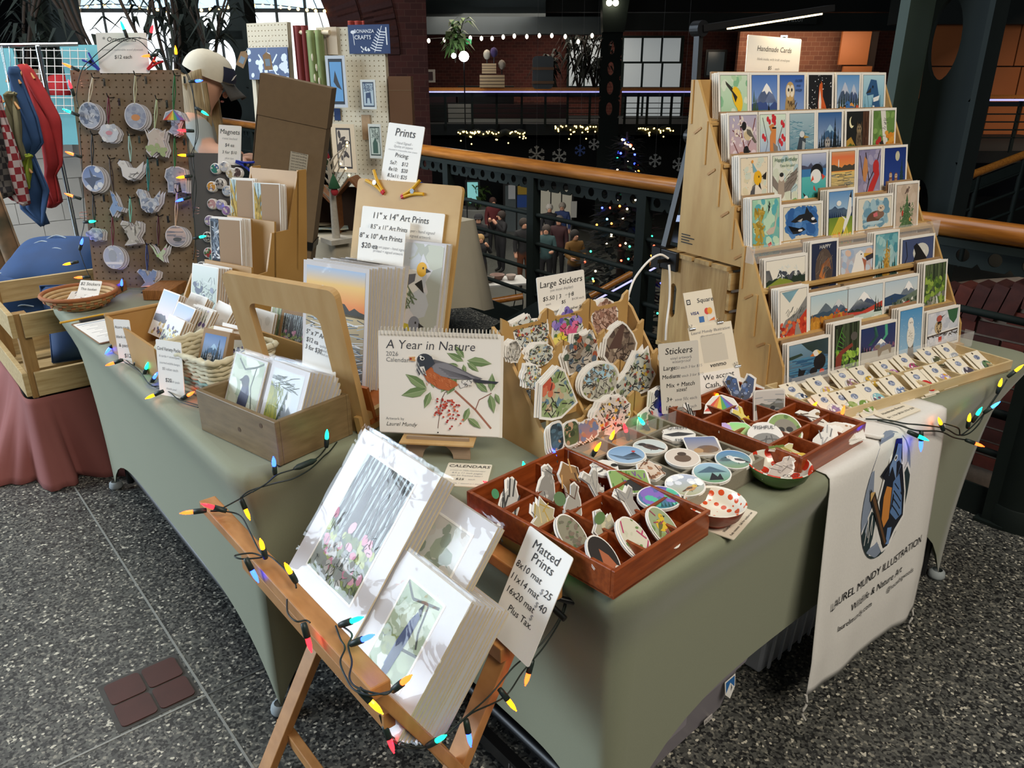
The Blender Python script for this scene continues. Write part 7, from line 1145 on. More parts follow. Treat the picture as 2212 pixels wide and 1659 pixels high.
for i in range(3): ts(['white bird sticker at the left in the coiled bowl', 'pale flower sticker in the coiled bowl', 'grey raccoon sticker at the front of the coiled bowl'][i], (168, 180, 200)[i], (640, 646, 648)[i], .772, -42, 62, .07, .055, RECT, both(dz('c8c0b8 e0d8d0 7a7470 a08888', 24)), 1, 'e0dcd4', seed=300+i)
PB = P(308, 640, .741); PW, PH = .43, .84; PM = T(.845, 3.345, .745) @ Rz(-41) @ Rx(90-9); PEG = mat('brown_pegboard', '7d6a52', .7, noise=.06, scale=60)
pgd = thing('pegboard', 'brown pegboard stand hung with animal ornaments', 'pegboard', PM)
def pegsheet(b, w, h, pitch, r, t, n=8, x0=None):
    nx, ny = int(w/pitch), int(h/pitch); px, py = w/nx, h/ny
    for i in range(nx):
        for j in range(ny):
            cx, cy = -w/2+(i+.5)*px, (j+.5)*py; out = [(cx+px/2*a, cy+py/2*c) for a, c in ((1, 0), (1, 1), (0, 1), (-1, 1), (-1, 0), (-1, -1), (0, -1), (1, -1))]; ring = [(cx+r*cos(2*pi*k/n), cy+r*sin(2*pi*k/n)) for k in range(n)]
            b.add([(x, y, 0) for x, y in out+ring]+[(x, y, -t) for x, y in ring], [(k, (k+1) % n, n+(k+1) % n, n+k) for k in range(n)]+[(n+k, n+(k+1) % n, 2*n+(k+1) % n, 2*n+k) for k in range(n)])
b = MB(); pegsheet(b, PW, PH, .0254, .0035, .005); b.box(-PW/2, PW/2, 0, PH, -.0055, -.005); ob('board', b, PEG, pgd); 
b = MB(); b.box(-PW/2+.02, PW/2-.02, .0, PH-.05, -.012, -.006); ob('dark_backing', b, mat('board_back', '1d1712', .9), pgd)
for x in (-.13, .12):
    fo = thing('wood_block', ['striped end grain wood block at the left foot of the pegboard', 'wood block at the right foot of the pegboard'][x > 0], 'block', T(.845, 3.345, .741) @ Rz(-41) @ T(x, 0, 0)); b = MB(); b.box(-.055, .055, -.17, -.012, 0, .04); ob('block', b, wood('end_grain', 'a8703c', '7a4c24', 14, (14, 2, 2)), fo, bev=.002)
sg = sign('ornaments_sign', 'white Ornaments price sign clipped above the pegboard', .195, .145, PM @ T(.0, PH-.012, .004), [('* Ornaments *', 0, .78, .17), ('$12 each', 0, .36, .13)], [('printed on sustainable wood plywood', 0, .56, .075)])
for x, an, m_, lab in ((-.1, 135, BLU, 'blue spring clamp at the left of the Ornaments sign'), (.1, 40, RED, 'red spring clamp at the right of the Ornaments sign')): spring_clamp('spring_clamp', lab, PM @ T(x, PH+.005, .012) @ Rz(an), m_, m_, .7)
def onpeg(x, y): q = PM.inverted() @ PL(x, y, PM @ V((0, 0, .03)), PM.to_3x3() @ V((0, 0, 1))); return q.x, q.y
HUM = [(0, 1), (.25, .8), (.4, .45), (.55, .5), (1, 1), (.85, .5), (.7, .35), (.75, .0), (.5, .2), (.3, .45), (.2, .7)]
BEAR = [(0, .6), (.1, .9), (.35, 1), (.7, 1), (.95, .9), (1, .5), (.95, 0), (.75, 0), (.7, .4), (.4, .35), (.35, 0), (.1, 0), (.12, .4)]
DUCK = [(0, .85), (.1, 1), (.3, .95), (.4, .65), (.7, .6), (1, .95), (.9, .45), (.65, .1), (.35, .0), (.15, .2), (.12, .6)]
FROG = [(.05, 1), (.2, .8), (.5, 1), (.8, .85), (1, .95), (.85, .55), (.95, .25), (.8, 0), (.55, .2), (.25, .0), (.05, .2), (.2, .55)]
UMB = [(0, .6), (.15, .9), (.5, 1), (.85, .9), (1, .6), (.75, .62), (.6, .35), (.7, .1), (.45, 0), (.2, .15), (.4, .4), (.35, .62)]
BALL = ellip(.5, .5, 30, .5, .5)
BLUEGREY = both(dz('a8b0c0 8a94a8 c8ccd4 6c7890', 40, .05, .12), sk('5c6478', 16, .2, .02))
ORN = [('round heron ornament at the top left of the pegboard', 198, 250, 46, 52, 205, 165, BALL, BLUEGREY, 'b0b8c8', 'd8cfb8'), ('swimming otter ornament near the top of the pegboard', 240, 288, 50, 44, 238, 208, blob(16, .12, 5), both(dz('c8c8cc b0b4bc dcdcdc', 30, .06, .12), lambda a: a.e('c8909a', .5, .5, .14, .1)), 'c8ccd4', '6a1f34'), ('round sleeping fox ornament at the top of the pegboard', 297, 252, 46, 52, 296, 160, BALL, both(dz('8a90a4 a8acb8', 30, .06, .12), lambda a: a.e('c88a58', .5, .45, .2, .12)), '9aa0b0', 'b8b898'), ('two frogs ornament on the pegboard', 340, 308, 48, 58, 342, 212, FROG, both(dz('b8a89c c8b8b0', 20), lambda a: a.sc('9aa878', 26, .06, .1, 0, 0, 1, .4)), 'c0b4a8', 'b0c098'), ('rainbow umbrella goose ornament at the top right of the pegboard', 380, 266, 46, 52, 380, 155, UMB, both(BLUEGREY, lambda a: [a.p(c, .5, .98, .02+.16*i, .6, .18+.16*i, .6) for i, c in enumerate('c8483c d8903c d8c84c 5ca85c 4c7cc0 8a5ca8'.split())]), '98a4b8', '1f6a34'),
 ('round flying bird ornament at the left of the pegboard', 206, 386, 48, 54, 203, 288, BALL, both(lambda a: a.g('a8b8d8', '6a84b8'), dz('dfe4ec', 12, .08, .14), lambda a: a.p('5c6880', .1, .5, .4, .55, .35, .9, .5, .6, .9, .5, .6, .4, .45, .1)), '8aa0c8', '2a2c30'), ('white tern ornament in the middle of the pegboard', 288, 368, 56, 40, 282, 290, DUCK, both(dz('d8d4d0 c4c0bc b0acaa', 26), sk('6a6664', 10)), 'd8d4d0', '9ac0b8'), ('grey elephant shaped bear ornament on the pegboard', 383, 388, 46, 52, 380, 295, BEAR, both(dz('8a94a4 a0a8b4 747e90', 40)), '8a94a4', '1f6a34'), ('blue swallow ornament on the pegboard', 252, 440, 36, 56, 240, 340, [(.3, 0), (.15, .3), (.4, .55), (.3, 1), (.55, .75), (.7, .4), (1, .35), (.85, .2), (.6, .25), (.45, .1)], both(dz('8aa4cc 6a88b8', 20)), '8aa4cc', '3a2c28'), ('merganser duck ornament on the pegboard', 326, 434, 52, 48, 322, 340, DUCK, BLUEGREY, 'b8bcc4', '1a7a78'),
 ('crane ornament at the lower left of the pegboard', 210, 506, 48, 36, 205, 418, blob(14, .2, 3), BLUEGREY, 'a8acb8', '22242c'), ('grey owl in flight ornament on the pegboard', 288, 503, 44, 52, 284, 425, WING, both(dz('b8b4ac 8a867e c8c4bc', 30), sk('55524c', 12)), 'b8b4ac', '7ac0b0'), ('round loon sunset ornament on the pegboard', 384, 510, 46, 44, 385, 412, BALL, both(lambda a: a.g('8a90a0', 'd8b8a8'), sk('6a7080', 16, .4, .03, a0=-5, a1=5), lambda a: a.e('55585c', .55, .35, .2, .1)), 'b0a8a8', 'c8a888'), ('round snowy owl ornament at the bottom of the pegboard', 250, 555, 46, 50, 246, 465, BALL, both(dz('b8c0d0 d0d4dc', 26), lambda a: a.e('a8b0bc', .45, .55, .18, .26), lambda a: a.r('e8e8ec', .05, .2, .95, .3)), 'b4bcd0', '6a2a34'), ('hummingbird ornament on the pegboard', 347, 546, 40, 40, 345, 464, HUM, both(dz('9ac080 c890b0 b8b8a8', 20)), 'b8c8a8', '4a1c24'), ('small blue bird ornament at the bottom of the pegboard', 323, 600, 44, 38, 320, 525, WING, both(dz('6a84b0 8a9cc0', 20)), '7a90b8', '2a3c78')]
HKB = mat('ornament_face', 'd4d2d8', .6); HKS = mat('charred_edge', '33291f', .8)
for i, (lab, x, y, w, h, hx, hy, sh, dr, bs, rc) in enumerate(ORN):
    cx, cy = onpeg(x, y); k_ = PW/228; w_, h_ = w*k_, h*k_; kx, ky = onpeg(hx, hy); ky = min(ky, PH-.02)
    hk = MB(); hk.tube(spline([(0, 0, 0), (0, -.004, .02), (0, -.006, .045), (0, .008, .056)], 4), .0022, 6); ob('peg_hook', hk, BLACKM, pgd, M=T(kx, ky, 0)); tb2 = MB(); tb2.box(-.004, .004, -.022, .004, 0, .004); ob('hook_plate', tb2, CHROME, pgd, M=T(kx+.02, ky-.008, .001))
    M_ = PM @ T(cx, cy-h_/2, .045); o = sticker(lab, sh, M_, w_, h_, dr, 1, .003, HKS, 'ornament', 'ornament', 'ornaments on the pegboard', base=bs, mt=HKB, seed=400+i, inset=.93)
    r_ = MB(); top = V((0, h_*.93, -.0015)); hp = V((kx-cx, ky-cy+h_/2, -.002)); r_.tube([top, top.lerp(hp, .5)+V((-.004, 0, 0)), hp], .0022, 5); r_.tube([top, top.lerp(hp, .5)+V((.005, 0, -.002)), hp], .0022, 5); ob('ribbon', r_, mat('ribbon_'+rc, rc, .6), o)
    for k in (1, 2):
        c = bpy.data.objects.new('ornament', o.data); COL.objects.link(c); c.matrix_world = PM @ T(cx+.006*k, cy-h_/2-.002*k, .045-.0075*k) @ Rz(random.uniform(-4, 2)); tag(c, 'spare ornament behind the '+short(lab), 'ornament', 'spares behind the '+short(lab))
for i, (x, y) in enumerate(((180, 178), (178, 465), (417, 455), (417, 548))):
    bc_ = thing('binder_clip', ['copper wire binder clip at the upper left edge of the pegboard', 'copper wire binder clip at the lower left edge of the pegboard', 'copper wire binder clip at the right edge of the pegboard', 'copper wire binder clip low on the right edge of the pegboard'][i], 'clip', PM @ T(*onpeg(x, y), .004)); sgx = -1 if x < 300 else 1
    for k in range(3): b = MB(); b.tube([(-.012*sgx, -.012+.012*k, .004), (.012*sgx, -.012+.012*k, .006), (.02*sgx, -.008+.008*k, .012)], .0011, 5); ob('wire', b, mat('copper_wire', 'c89a88', .25, metal=1), bc_)
RK = T(.905, 2.70, .741) @ Rz(-72); rk3 = thing('card_rack', 'stepped tan rack of tall card packs beside the magnet board', 'rack', RK)
for x in (-.12, .12): b = MB(); b.prism([(-.06, 0), (.3, 0), (.36, .5), (.32, .5), (.25, .3), (.17, .3), (.13, .17), (-.0, .16), (-.05, .08)], x-.004, x+.004, None, YZ); ob('side_panel', b, MDF, rk3)
for y, z, h in ((.04, 0, .2), (.15, .05, .29), (.27, .15, .35)): b = MB(); b.box(-.124, .124, -.004, .004, 0, h, None, T(0, y, z) @ Rx(-8)); ob('back_board', b, MDF, rk3); b = MB(); b.box(-.116, .116, y-.085, y-.004, z+.02, z+.028); ob('shelf', b, MDF, rk3)
b = MB(); b.box(-.13, .13, -.062, -.059, .02, .09); ob('clear_lip', b, CLEAR, rk3)
def d_heron2(a): a.g('9ab0a0', 'd8e0dc'); a.st('22242c 5c6470 a8b0b8 dfe4e4', 90, .14, .014, .1, .05, .95, .75); a.sc('8a94a8 5a6478', 20, .04, .08, .1, .1, .9, .6)
def d_tall(a):
    a.i = a.i*.5; a.w *= .3; a.g('3c8ca8', 'c8e0e4'); a.sc('b89a3a c8a848', 30, .1, .2, .1, 0, .9, .8, 2); a.st('2c3c44', 20, .2, .03, 0, 0, 1, 1, 70, 110)
def d_night(a):
    a.i = a.i*.5; a.w *= .3; a.r('1c2430', 0, 0, 1, 1); a.sc('e8ecf0 8a98a8 4c5c70', 60, .05, .12)
packs('tree of herons card pack in the clear lip of the stepped rack', RK @ T(-.1, -.045, .035) @ Rx(90-14), .14, .17, 6, d_heron2, 71, .011, 'card packs in the stepped rack'); packs('dark starry tall card pack in the middle of the stepped rack', RK @ T(-.1, .06, .08) @ Rz(14) @ Rx(90-8), .13, .27, 5, d_night, 72, .014, 'card packs in the stepped rack', 'a08260'); packs('golden kelp tall card pack at the top of the stepped rack', RK @ T(-.12, .185, .2) @ Rz(14) @ Rx(90-8), .1, .27, 3, d_tall, 73, .014, 'card packs in the stepped rack', 'a08260'); packs('blue tall card pack at the top right of the stepped rack', RK @ T(.0, .19, .19) @ Rz(14) @ Rx(90-8), .11, .27, 4, d_tall, 74, .014, 'card packs in the stepped rack', 'a08260')
GM = T(1.1, 3.26, .75) @ Rz(-50) @ Rx(90-12); gm = thing('magnet_board', 'dark grey magnet board behind the stepped rack', 'board', GM); b = MB(); b.box(-.13, .13, 0, .52, -.006, 0); ob('panel', b, mat('grey_felt', '55524f', .9), gm); b = MB(); b.box(-.12, .12, -.01, .0, -.1, .04); ob('foot', b, MDF, gm)
def onmag(x, y): q = GM.inverted() @ PL(x, y, GM.translation, GM.to_3x3() @ V((0, 0, 1))); return q.x, q.y
MG = [(470, 365, '3c8a7a 4a6a9c'), (489, 361, 'c8ccd4 8a94a8'), (503, 375, 'c8b890 a89878'), (517, 374, '5c4c4c 8a7a78'), (462, 404, 'd8a04c 3c5c9c'), (480, 397, 'a8a4a0 5c5a58'), (495, 413, 'b8c4d4 6c7c94'), (513, 413, '5c6c48 3c4434'), (463, 441, 'c8a0a0 7a6a5a'), (481, 443, '9a98c8 b8b0d8'), (494, 455, 'b08ac0 8a78a8'), (512, 445, 'c8c8cc 88888c'), (457, 477, '9a8cb8 c0b4d4'), (469, 481, 'c8b088 a89068'), (481, 493, 'b0a8d0 8a84a8'), (491, 503, 'a890b8 c8b8d0'), (453, 512, '3c3c3c a8a8a8'), (469, 522, '4a5c3a 88987a'), (484, 532, 'c8a8c8 98a8b8'), (455, 546, 'c04c4c 5c8a5c'), (466, 556, '6a9aa8 9ac8c0'), (440, 576, '8a8a94 c8c8d0')]
md = MB(); md.lathe([(0, .0062), (.017, .006), (.0215, .004), (.022, 0)], 20); mdm = md.mesh('magnet', mat('magnet_rim', 'e4e2de', .2, coat=.5))
for i, (x, y, cs) in enumerate(MG):
    mx_, my_ = onmag(x, y)
    for k in range(3):
        o = bpy.data.objects.new('magnet', mdm); COL.objects.link(o); o.matrix_world = GM @ T(mx_-.000*k, my_, .0005+.0066*k)
        if k == 2:
            c1, c2 = cs.split(); hue = {'3': 'dark', '4': 'deep', '5': 'dusky', '6': 'slate', '7': 'mid', '8': 'grey', '9': 'soft', 'a': 'muted', 'b': 'pale', 'c': 'light', 'd': 'bright'}[c1[0]]
            tag(o, '%s picture magnet in the %s row of the dark magnet board' % (['leftmost', 'second from left', 'third from left', 'rightmost'][i % 4 if i < 16 else (i-16) % 3 if i < 19 else (i-19)] if i < 21 else 'single', ['top', 'second', 'third', 'fourth'][i//4] if i < 16 else 'fifth' if i < 19 else 'sixth' if i < 21 else 'lowest'), 'magnet', 'picture magnets on the magnet board'); a = Art(.036, .036, 0, OV, i); a.e(c1, .5, .5, .5, .5); a.sc(cs+' e8e4dc', 20, .08, .2); a.done(o, ARTG, off=(-.018, -.018), z=.0066)
        else: tag(o, 'magnet stacked under the front magnets of the dark board', 'magnet', 'magnets stacked under the front ones')
sign('magnets_sign', 'small white Magnets price sign above the magnet board', .1, .155, GM @ T(.075, .475, .004) @ Rz(-3), [('Magnets', 0, .78, .17), ('$4 ea', 0, .46, .12), ('3 for $10', 0, .28, .11)], [('metal backed', 0, .64, .08), ('plus tax', 0, .14, .08)]); spring_clamp('spring_clamp', 'blue spring clamp holding the Magnets sign', GM @ T(.12, .485, .015) @ Rz(-16), BLU, BLU, .8)
def figure(name, label, M, J, E, tint, cat='person', sub=2):
    """J: joint -> (position, radius); E: joined pairs; tint(local point) -> colour. One continuous skinned body."""
    ks = list(J); me = bpy.data.meshes.new(name); me.from_pydata([J[k][0] for k in ks], [(ks.index(a), ks.index(b)) for a, b in E], []); o = bpy.data.objects.new('body_cage', me); COL.objects.link(o)
    sm = o.modifiers.new('skin', 'SKIN'); sm.use_smooth_shade = True; m = o.modifiers.new('sub', 'SUBSURF'); m.levels = sub; m.render_levels = sub
    for k, d in zip(ks, me.skin_vertices[0].data):
        r_ = J[k][1]; d.radius = (r_, r_) if not isinstance(r_, tuple) else r_; d.use_root = (k == 'pelvis')
    dg = bpy.context.evaluated_depsgraph_get(); m2 = bpy.data.meshes.new_from_object(o.evaluated_get(dg)); bpy.data.objects.remove(o)
    at = m2.color_attributes.new('Col', 'FLOAT_COLOR', 'POINT')
    for v, d in zip(m2.vertices, at.data): d.color = hexc(tint(v.co))
    m2.materials.clear(); m2.materials.append(mat('figure_cloth', 'fff', .8, attr=True)); m2.name = name
    b = bpy.data.objects.new(name, m2); COL.objects.link(b); b.matrix_world = M; return tag(b, label, cat)
def seg_d(p, a, b): a, b = V(a), V(b); d = b-a; t = max(0, min(1, (p-a).dot(d)/(d.length_squared+1e-9))); return (p-a-d*t).length
EDG = [('pelvis', 'chest'), ('chest', 'neck'), ('neck', 'jaw'), ('jaw', 'head'), ('head', 'crown')]+[e for s in 'lr' for e in (('chest', 'sh'+s), ('sh'+s, 'el'+s), ('el'+s, 'wr'+s), ('wr'+s, 'ha'+s), ('pelvis', 'hi'+s), ('hi'+s, 'kn'+s), ('kn'+s, 'an'+s), ('an'+s, 'to'+s))]
def standing(name, label, foot, h, face, top, low, hair, skin='c8957a', arms='down', hat=None, long_hair=False):
    A = {'down': [((.135, .0, .63), (.14, .05, .49), (.14, .07, .44))]*2, 'camera': [((.16, .05, .68), (.08, .16, .84), (.05, .18, .88))]*2, 'hold': [((.14, .02, .64), (.1, .15, .6), (.07, .18, .61))]*2, 'cross': [((.14, .04, .65), (.02, .13, .68), (-.04, .13, .69))]*2}[arms]
    J = {'pelvis': ((0, 0, .52), (.09, .065)), 'chest': ((0, -.005, .72), (.1, .07)), 'neck': ((0, 0, .825), .036), 'jaw': ((0, .012, .868), .043), 'head': ((0, .01, .915), (.05, .06)), 'crown': ((0, 0, .965), .035)}
    for s, sg, (e, w, hd) in (('l', -1, A[0]), ('r', 1, A[1])):
        J.update({'sh'+s: ((sg*.11, 0, .79), .048), 'el'+s: ((sg*e[0], e[1], e[2]), .037), 'wr'+s: ((sg*w[0], w[1], w[2]), .027), 'ha'+s: ((sg*hd[0], hd[1], hd[2]), .024), 'hi'+s: ((sg*.055, 0, .48), .062), 'kn'+s: ((sg*.06, .01, .27), .045), 'an'+s: ((sg*.06, -.005, .05), .03), 'to'+s: ((sg*.065, .085, .022), .022)})
    def tint(p):
        if p.z > .85 : return hair if (p.y < .012 or p.z > .945) else skin
        if any(seg_d(p, J['wr'+s][0], J['ha'+s][0]) < .035 for s in 'lr'): return skin
        if p.z < .05: return '15130f'
        if p.z > .5 or any(seg_d(p, J['el'+s][0], J['wr'+s][0]) < .045 for s in 'lr'): return top
        return low
    o = figure(name, label, T(*foot) @ Rz(face) @ MX.Scale(h, 4), J, EDG, tint, sub=1)
    hb = MB(); hb.ball((0, -.012, .925), .068, .07, .07, 12)
    if long_hair: hb.ball((0, -.04, .85), .06, .035, .09, 10)
    ob('hair', hb, mat('hair_'+hair, hair, .8), o)
    if hat: cb2 = MB(); cb2.lathe([(.0, 1.0), (.05, .985), (.072, .94), (.072, .92)], 14); cb2.box(-.045, .045, .04, .12, .925, .933); ob('cap', cb2, mat('hat_'+hat, hat, .8), o)
    fb = MB(); fb.ball((0, .075, .905), .009, .012, .014, 8); ob('nose', fb, mat('skin_'+skin, skin, .6), o); eb = MB(); [eb.ball((x, .066, .922), .007, .004, .005, 6) for x in (-.02, .02)]; ob('eyes', eb, INK, o); return o
fw_ = atan2(-FWD.x, FWD.y)*180/pi
PEOPLE = [('man in a black coat and cap standing beside the white planter below', 1036, 600, 1.75, 175, '15161a', '1a1a1e', '22201e', 'cross', '14151a'), ('person in black photographing with raised arms in the hall below', 1083, 588, 1.72, 120, '16161a', '15151a', '2a211c', 'camera', None), ('person in a red top and black jacket by the counter below', 1066, 545, 1.7, 200, '5a1c20', '18181c', '3a2018', 'down', None), ('crouching blond person in black with a scarf in the hall below', 1040, 632, 1.5, 190, '1a1a1e', '2c2620', 'a08050', 'camera', None), ('man in a black jacket and brown trousers behind the railing post', 1131, 620, 1.8, 200, '131417', '5a3018', '2c241e', 'down', None), ('person in a grey hood and teal scarf right of the railing post below', 1178, 625, 1.68, 170, '2f4a4c', '17171b', '3c3430', 'hold', None), ('person in a dark red coat behind the others in the hall below', 1205, 600, 1.7, 160, '33151a', '141418', '4a4440', 'down', None), ('person in a mustard puffer jacket holding a white sheet below', 1238, 645, 1.72, 205, '6a4a18', '15151a', '1c1816', 'hold', None), ('white haired person by the counter in the hall below', 1185, 560, 1.65, 185, '1d1d22', '1a1a1e', 'a8a49e', 'down', None), ('dark clothed person at the left edge behind the white draped cloth below', 982, 655, 1.75, 190, '17181c', '14141a', '22201e', 'down', None), ('person in blue with a backpack at the counter below', 1212, 555, 1.65, 170, '2a3c6a', '1a1c24', '8a8278', 'down', None), ('person in black by the christmas tree lights below', 1352, 700, 1.7, 210, '121316', '111114', '1c1a18', 'hold', None)]
for lab, x, y, h, fc, tp, lw, hr, ar, ht in PEOPLE: q = P(x, y, LZ); standing('person', lab, q, h, fw_+fc, tp, lw, hr, arms=ar, hat=ht, long_hair=ar == 'hold')
q = P(1234, 625, LZ); b = MB(); b.box(-.16, .16, -.002, .002, -.1, .1); ob('paper_sheet', b, PAPER, None, 'white paper sheet held by the person in mustard below', 'paper', M=T(q.x-.25, q.y-.2, LZ+1.02) @ Rz(fw_+20) @ Rx(50))
DS = 3.85
w3 = lambda x, y, d=DS: PD(x, y, d); F_ = FWD; S_ = RGT
hd = w3(447, 178); nk = w3(428, 238, DS+.02); ch = w3(405, 300, DS+.06); pv = V((ch.x-.02, ch.y+.02, .86)); L_sh = w3(424, 262, DS-.1); L_el = w3(446, 325, DS-.16); L_wr = w3(500, 340, DS-.2); R_sh = ch+V((0, 0, .02))+F_*.17; R_el = w3(440, 322, DS+.25); R_wr = w3(505, 335, DS+.05)
J = {'pelvis': (pv, (.16, .12)), 'chest': (ch, (.15, .11)), 'neck': (nk, .055), 'jaw': (nk.lerp(hd, .55)+S_*.015, .065), 'head': (hd, (.085, .1)), 'crown': (hd+V((0, 0, .075))-S_*.02, .06), 'shl': (L_sh, .07), 'ell': (L_el, .05), 'wrl': (L_wr, .034), 'hal': (L_wr+S_*.05-V((0, 0, .01)), .03), 'shr': (R_sh, .07), 'elr': (R_el, .05), 'wrr': (R_wr, .034), 'har': (R_wr+S_*.05-V((0, 0, .01)), .03)}
for s, g in (('l', -.09), ('r', .09)): J.update({'hi'+s: (pv+F_*g-V((0, 0, .05)), .09), 'kn'+s: (V((pv.x, pv.y, .47))+F_*g, .065), 'an'+s: (V((pv.x, pv.y, .08))+F_*g, .045), 'to'+s: (V((pv.x, pv.y, .035))+F_*g+S_*.14, .035)})
SK = 'd0a086'; GT = '9aa09c'
def tint(p):
    if any(seg_d(p, J['wr'+s][0], J['ha'+s][0]) < .05 or seg_d(p, J['el'+s][0].lerp(J['wr'+s][0], .2), J['wr'+s][0]) < .062 for s in 'lr') and (p-ch).dot(S_) > .08: return SK
    if p.z > nk.z-.03: return SK
    return GT if p.z > .8 else ('2a2c34' if p.z > .07 else '22201e')
sel = figure('person', 'seller in a cream cap and grey tee with long fair hair, looking down', MX.Identity(4), J, EDG, tint)
CAPM = mat('cream_cap', 'd9d2bd', .85, noise=.05, scale=60); BRIM = mat('washed_black_brim', '44413c', .9, noise=.1, scale=60)
HM = MX((S_, F_, V((0, 0, 1)))).transposed().to_4x4(); HM.translation = hd; HM = HM @ Ry(24)                   # X: where the face looks
b = MB(); b.grid(lambda s, t: V((.115*cos(2*pi*s)*cos(t*pi/2)**.8-.005, .105*sin(2*pi*s)*cos(t*pi/2)**.8, .035+.105*sin(t*pi/2))), 24, 8); ob('cap_crown', b, CAPM, sel, M=HM)
b = MB(); b.grid(lambda s, t: V((.085+.095*t*cos((s-.5)*1.7), .1*sin((s-.5)*2.0)*(1-.1*t), .036-.028*t-.03*(s-.5)**2*t*4)), 14, 6); o = ob('cap_brim', b, BRIM, sel, M=HM); o.modifiers.new('thick', 'SOLIDIFY').thickness = .004
b = MB(); b.ball((-.005, 0, .142), .008, .008, .005, 8); ob('cap_button', b, BRIM, sel, M=HM); b = MB(); b.grid(lambda s, t: V((.117*cos(a_), .107*sin(a_), z_)) if (a_ := (s-.5)*1.0-.25, z_ := .045+.06*t) and 0 else V((.121*cos((s-.5)*.9-.3)*(1-.22*t*t), .111*sin((s-.5)*.9-.3)*(1-.22*t*t), .045+.06*t)), 6, 4); pt_ = ob('cap_patch', b, mat('navy_patch', '1c2238', .8), sel, M=HM)
b = MB(); b.prism([(-.0, .0), (.012, .018), (.03, .03), (.012, .006)], 0, .001); ob('patch_bird', b, PAPER, pt_, M=T(.117, -.05, .06) @ Rz(72) @ Rx(80))
HAIRM = mat('fair_hair', 'b09a70', .6, col2='7c6847', scale=8, stretch=(30, 30, 1.5), det=3)
b = MB(); b.grid(lambda s, t: (lambda a: V((-.02+.098*cos(a)+.02*t*sin(9*s), .1*sin(a)*(1+.05*t), .045-.36*t+.012*sin(14*s))))(pi*.42+s*pi*1.2), 30, 14); o = ob('long_hair', b, HAIRM, sel, M=HM @ Ry(-24)); o.modifiers.new('thick', 'SOLIDIFY').thickness = .015
for k in range(5): p0 = hd+S_*(.02-.02*k)-F_*.1; b = MB(); b.tube(spline([p0+V((0, 0, .0)), p0+V((.01*k, 0, -.15)), p0+S_*(.03*k-.02)+V((0, 0, -.34)), p0+S_*(.04*k)+V((0, 0, -.46-.03*k))], 5), [.016]*8+[.014]*5+[.004]*3, 6); ob('hair_lock', b, HAIRM, sel)
b = MB(); b.ball((.093, 0, -.018), .014, .01, .016, 8); ob('nose', b, mat('skin_seller', SK, .6), sel, M=HM); b = MB(); b.ball((.084, -.035, .005), .006, .012, .004, 6); b.ball((.084, .035, .005), .006, .012, .004, 6); ob('eyelids', b, mat('lid', '8a6250', .7), sel, M=HM); b = MB(); b.ball((.088, 0, -.052), .006, .02, .005, 8); ob('mouth', b, mat('lips', 'b06a60', .6), sel, M=HM)
for s in 'lr':
    h0 = J['ha'+s][0]
    for k in range(5):
        p0 = h0+F_*(.016*(k-1.6)); L_ = (.045, .07, .078, .07, .055)[k]; dr_ = S_ if k else (S_-F_*.7).normalized(); b = MB(); b.tube(spline([p0-dr_*.02, p0+dr_*L_*.45+V((0, 0, .006)), p0+dr_*L_-V((0, 0, .022))], 4), [.010]*5+[.0085]*3+[.006], 7); ob('finger', b, MAT['skin_seller'], sel)
BXM = T(*PD(600, 640, 3.45)) @ Rz(-40+4) @ Ry(12); cbx = thing('cardboard_box', 'tall brown cardboard box leaning behind the magnet board', 'box', BXM)
b = MB(); b.box(-.16, .125, 0, .14, 0, .93); ob('carton', b, KRAFTD, cbx); b = MB(); b.box(-.163, .128, -.004, .143, .77, .935); ob('lid', b, mat('lid_cardboard', '7a6448', .75, noise=.08, scale=30), cbx); b = MB(); b.box(-.166, -.163, -.0, .14, .0, .932); ob('corrugated_side', b, mat('corrugate', '5a4a3a', .8, noise=.3, scale=6, stretch=(1, 60, 1)), cbx)
b = MB(); b.box(-.165, .13, -.008, .146, .24, .275); ob('black_strap', b, BLACKP, cbx); b = MB(); b.box(-.01, .065, -.006, -.0045, .56, .65); g_ = ob('info_label', b, mat('label_paper', 'b8b09e', .7), cbx); tb = text_mb([('care and handling', 0, .08-.012*i, .009) for i in range(7)], 0, -.004, .07); ob('lettering', tb, INK, g_, M=T(.0275, -.0065, .565) @ Rx(90))
CRC = mat('cream_table_cloth', 'b9b09a', .9, noise=.08, scale=8); NT = T(2.3, 4.45, 0) @ Rz(-84); nt_ = thing('cloth_table', 'neighbouring stall table under a cream cloth by the railing', 'table', NT); LN, WN = .72, .5
b = MB(); b.box(-LN, LN, -WN, WN, .72, .74); ob('table_top', b, CRC, nt_)
def drape(s, t):
    per = [(-LN, -WN), (LN, -WN), (LN, WN), (-LN, WN)]; q = s*4; i = int(q) % 4; f = q-int(q); (ax, ay), (bx, by) = per[i], per[(i+1) % 4]; x, y = ax+(bx-ax)*f, ay+(by-ay)*f; n_ = V((x/LN if abs(abs(x)-LN) < 1e-3 else 0, y/WN if abs(abs(y)-WN) < 1e-3 else 0, 0)); w = 1+.0*t
    fl_ = .05*t*(1+.8*sin(s*70))+.02*t; cor = 1+.5*max(0, 1-min(f, 1-f)*9)
    return V((x, y, .742-.5*t*(1+.12*max(0, 1-min(f, 1-f)*7))))+n_*fl_*cor
b = MB(); b.grid(drape, 160, 10); ob('hanging_cloth', b, CRC, nt_)
for x in (-.6, .6):
    for y in (-.3, .3): b = MB(); b.tube([(x, y, 0), (x, y, .72)], .015, 8); ob('leg', b, BLACKM, nt_)
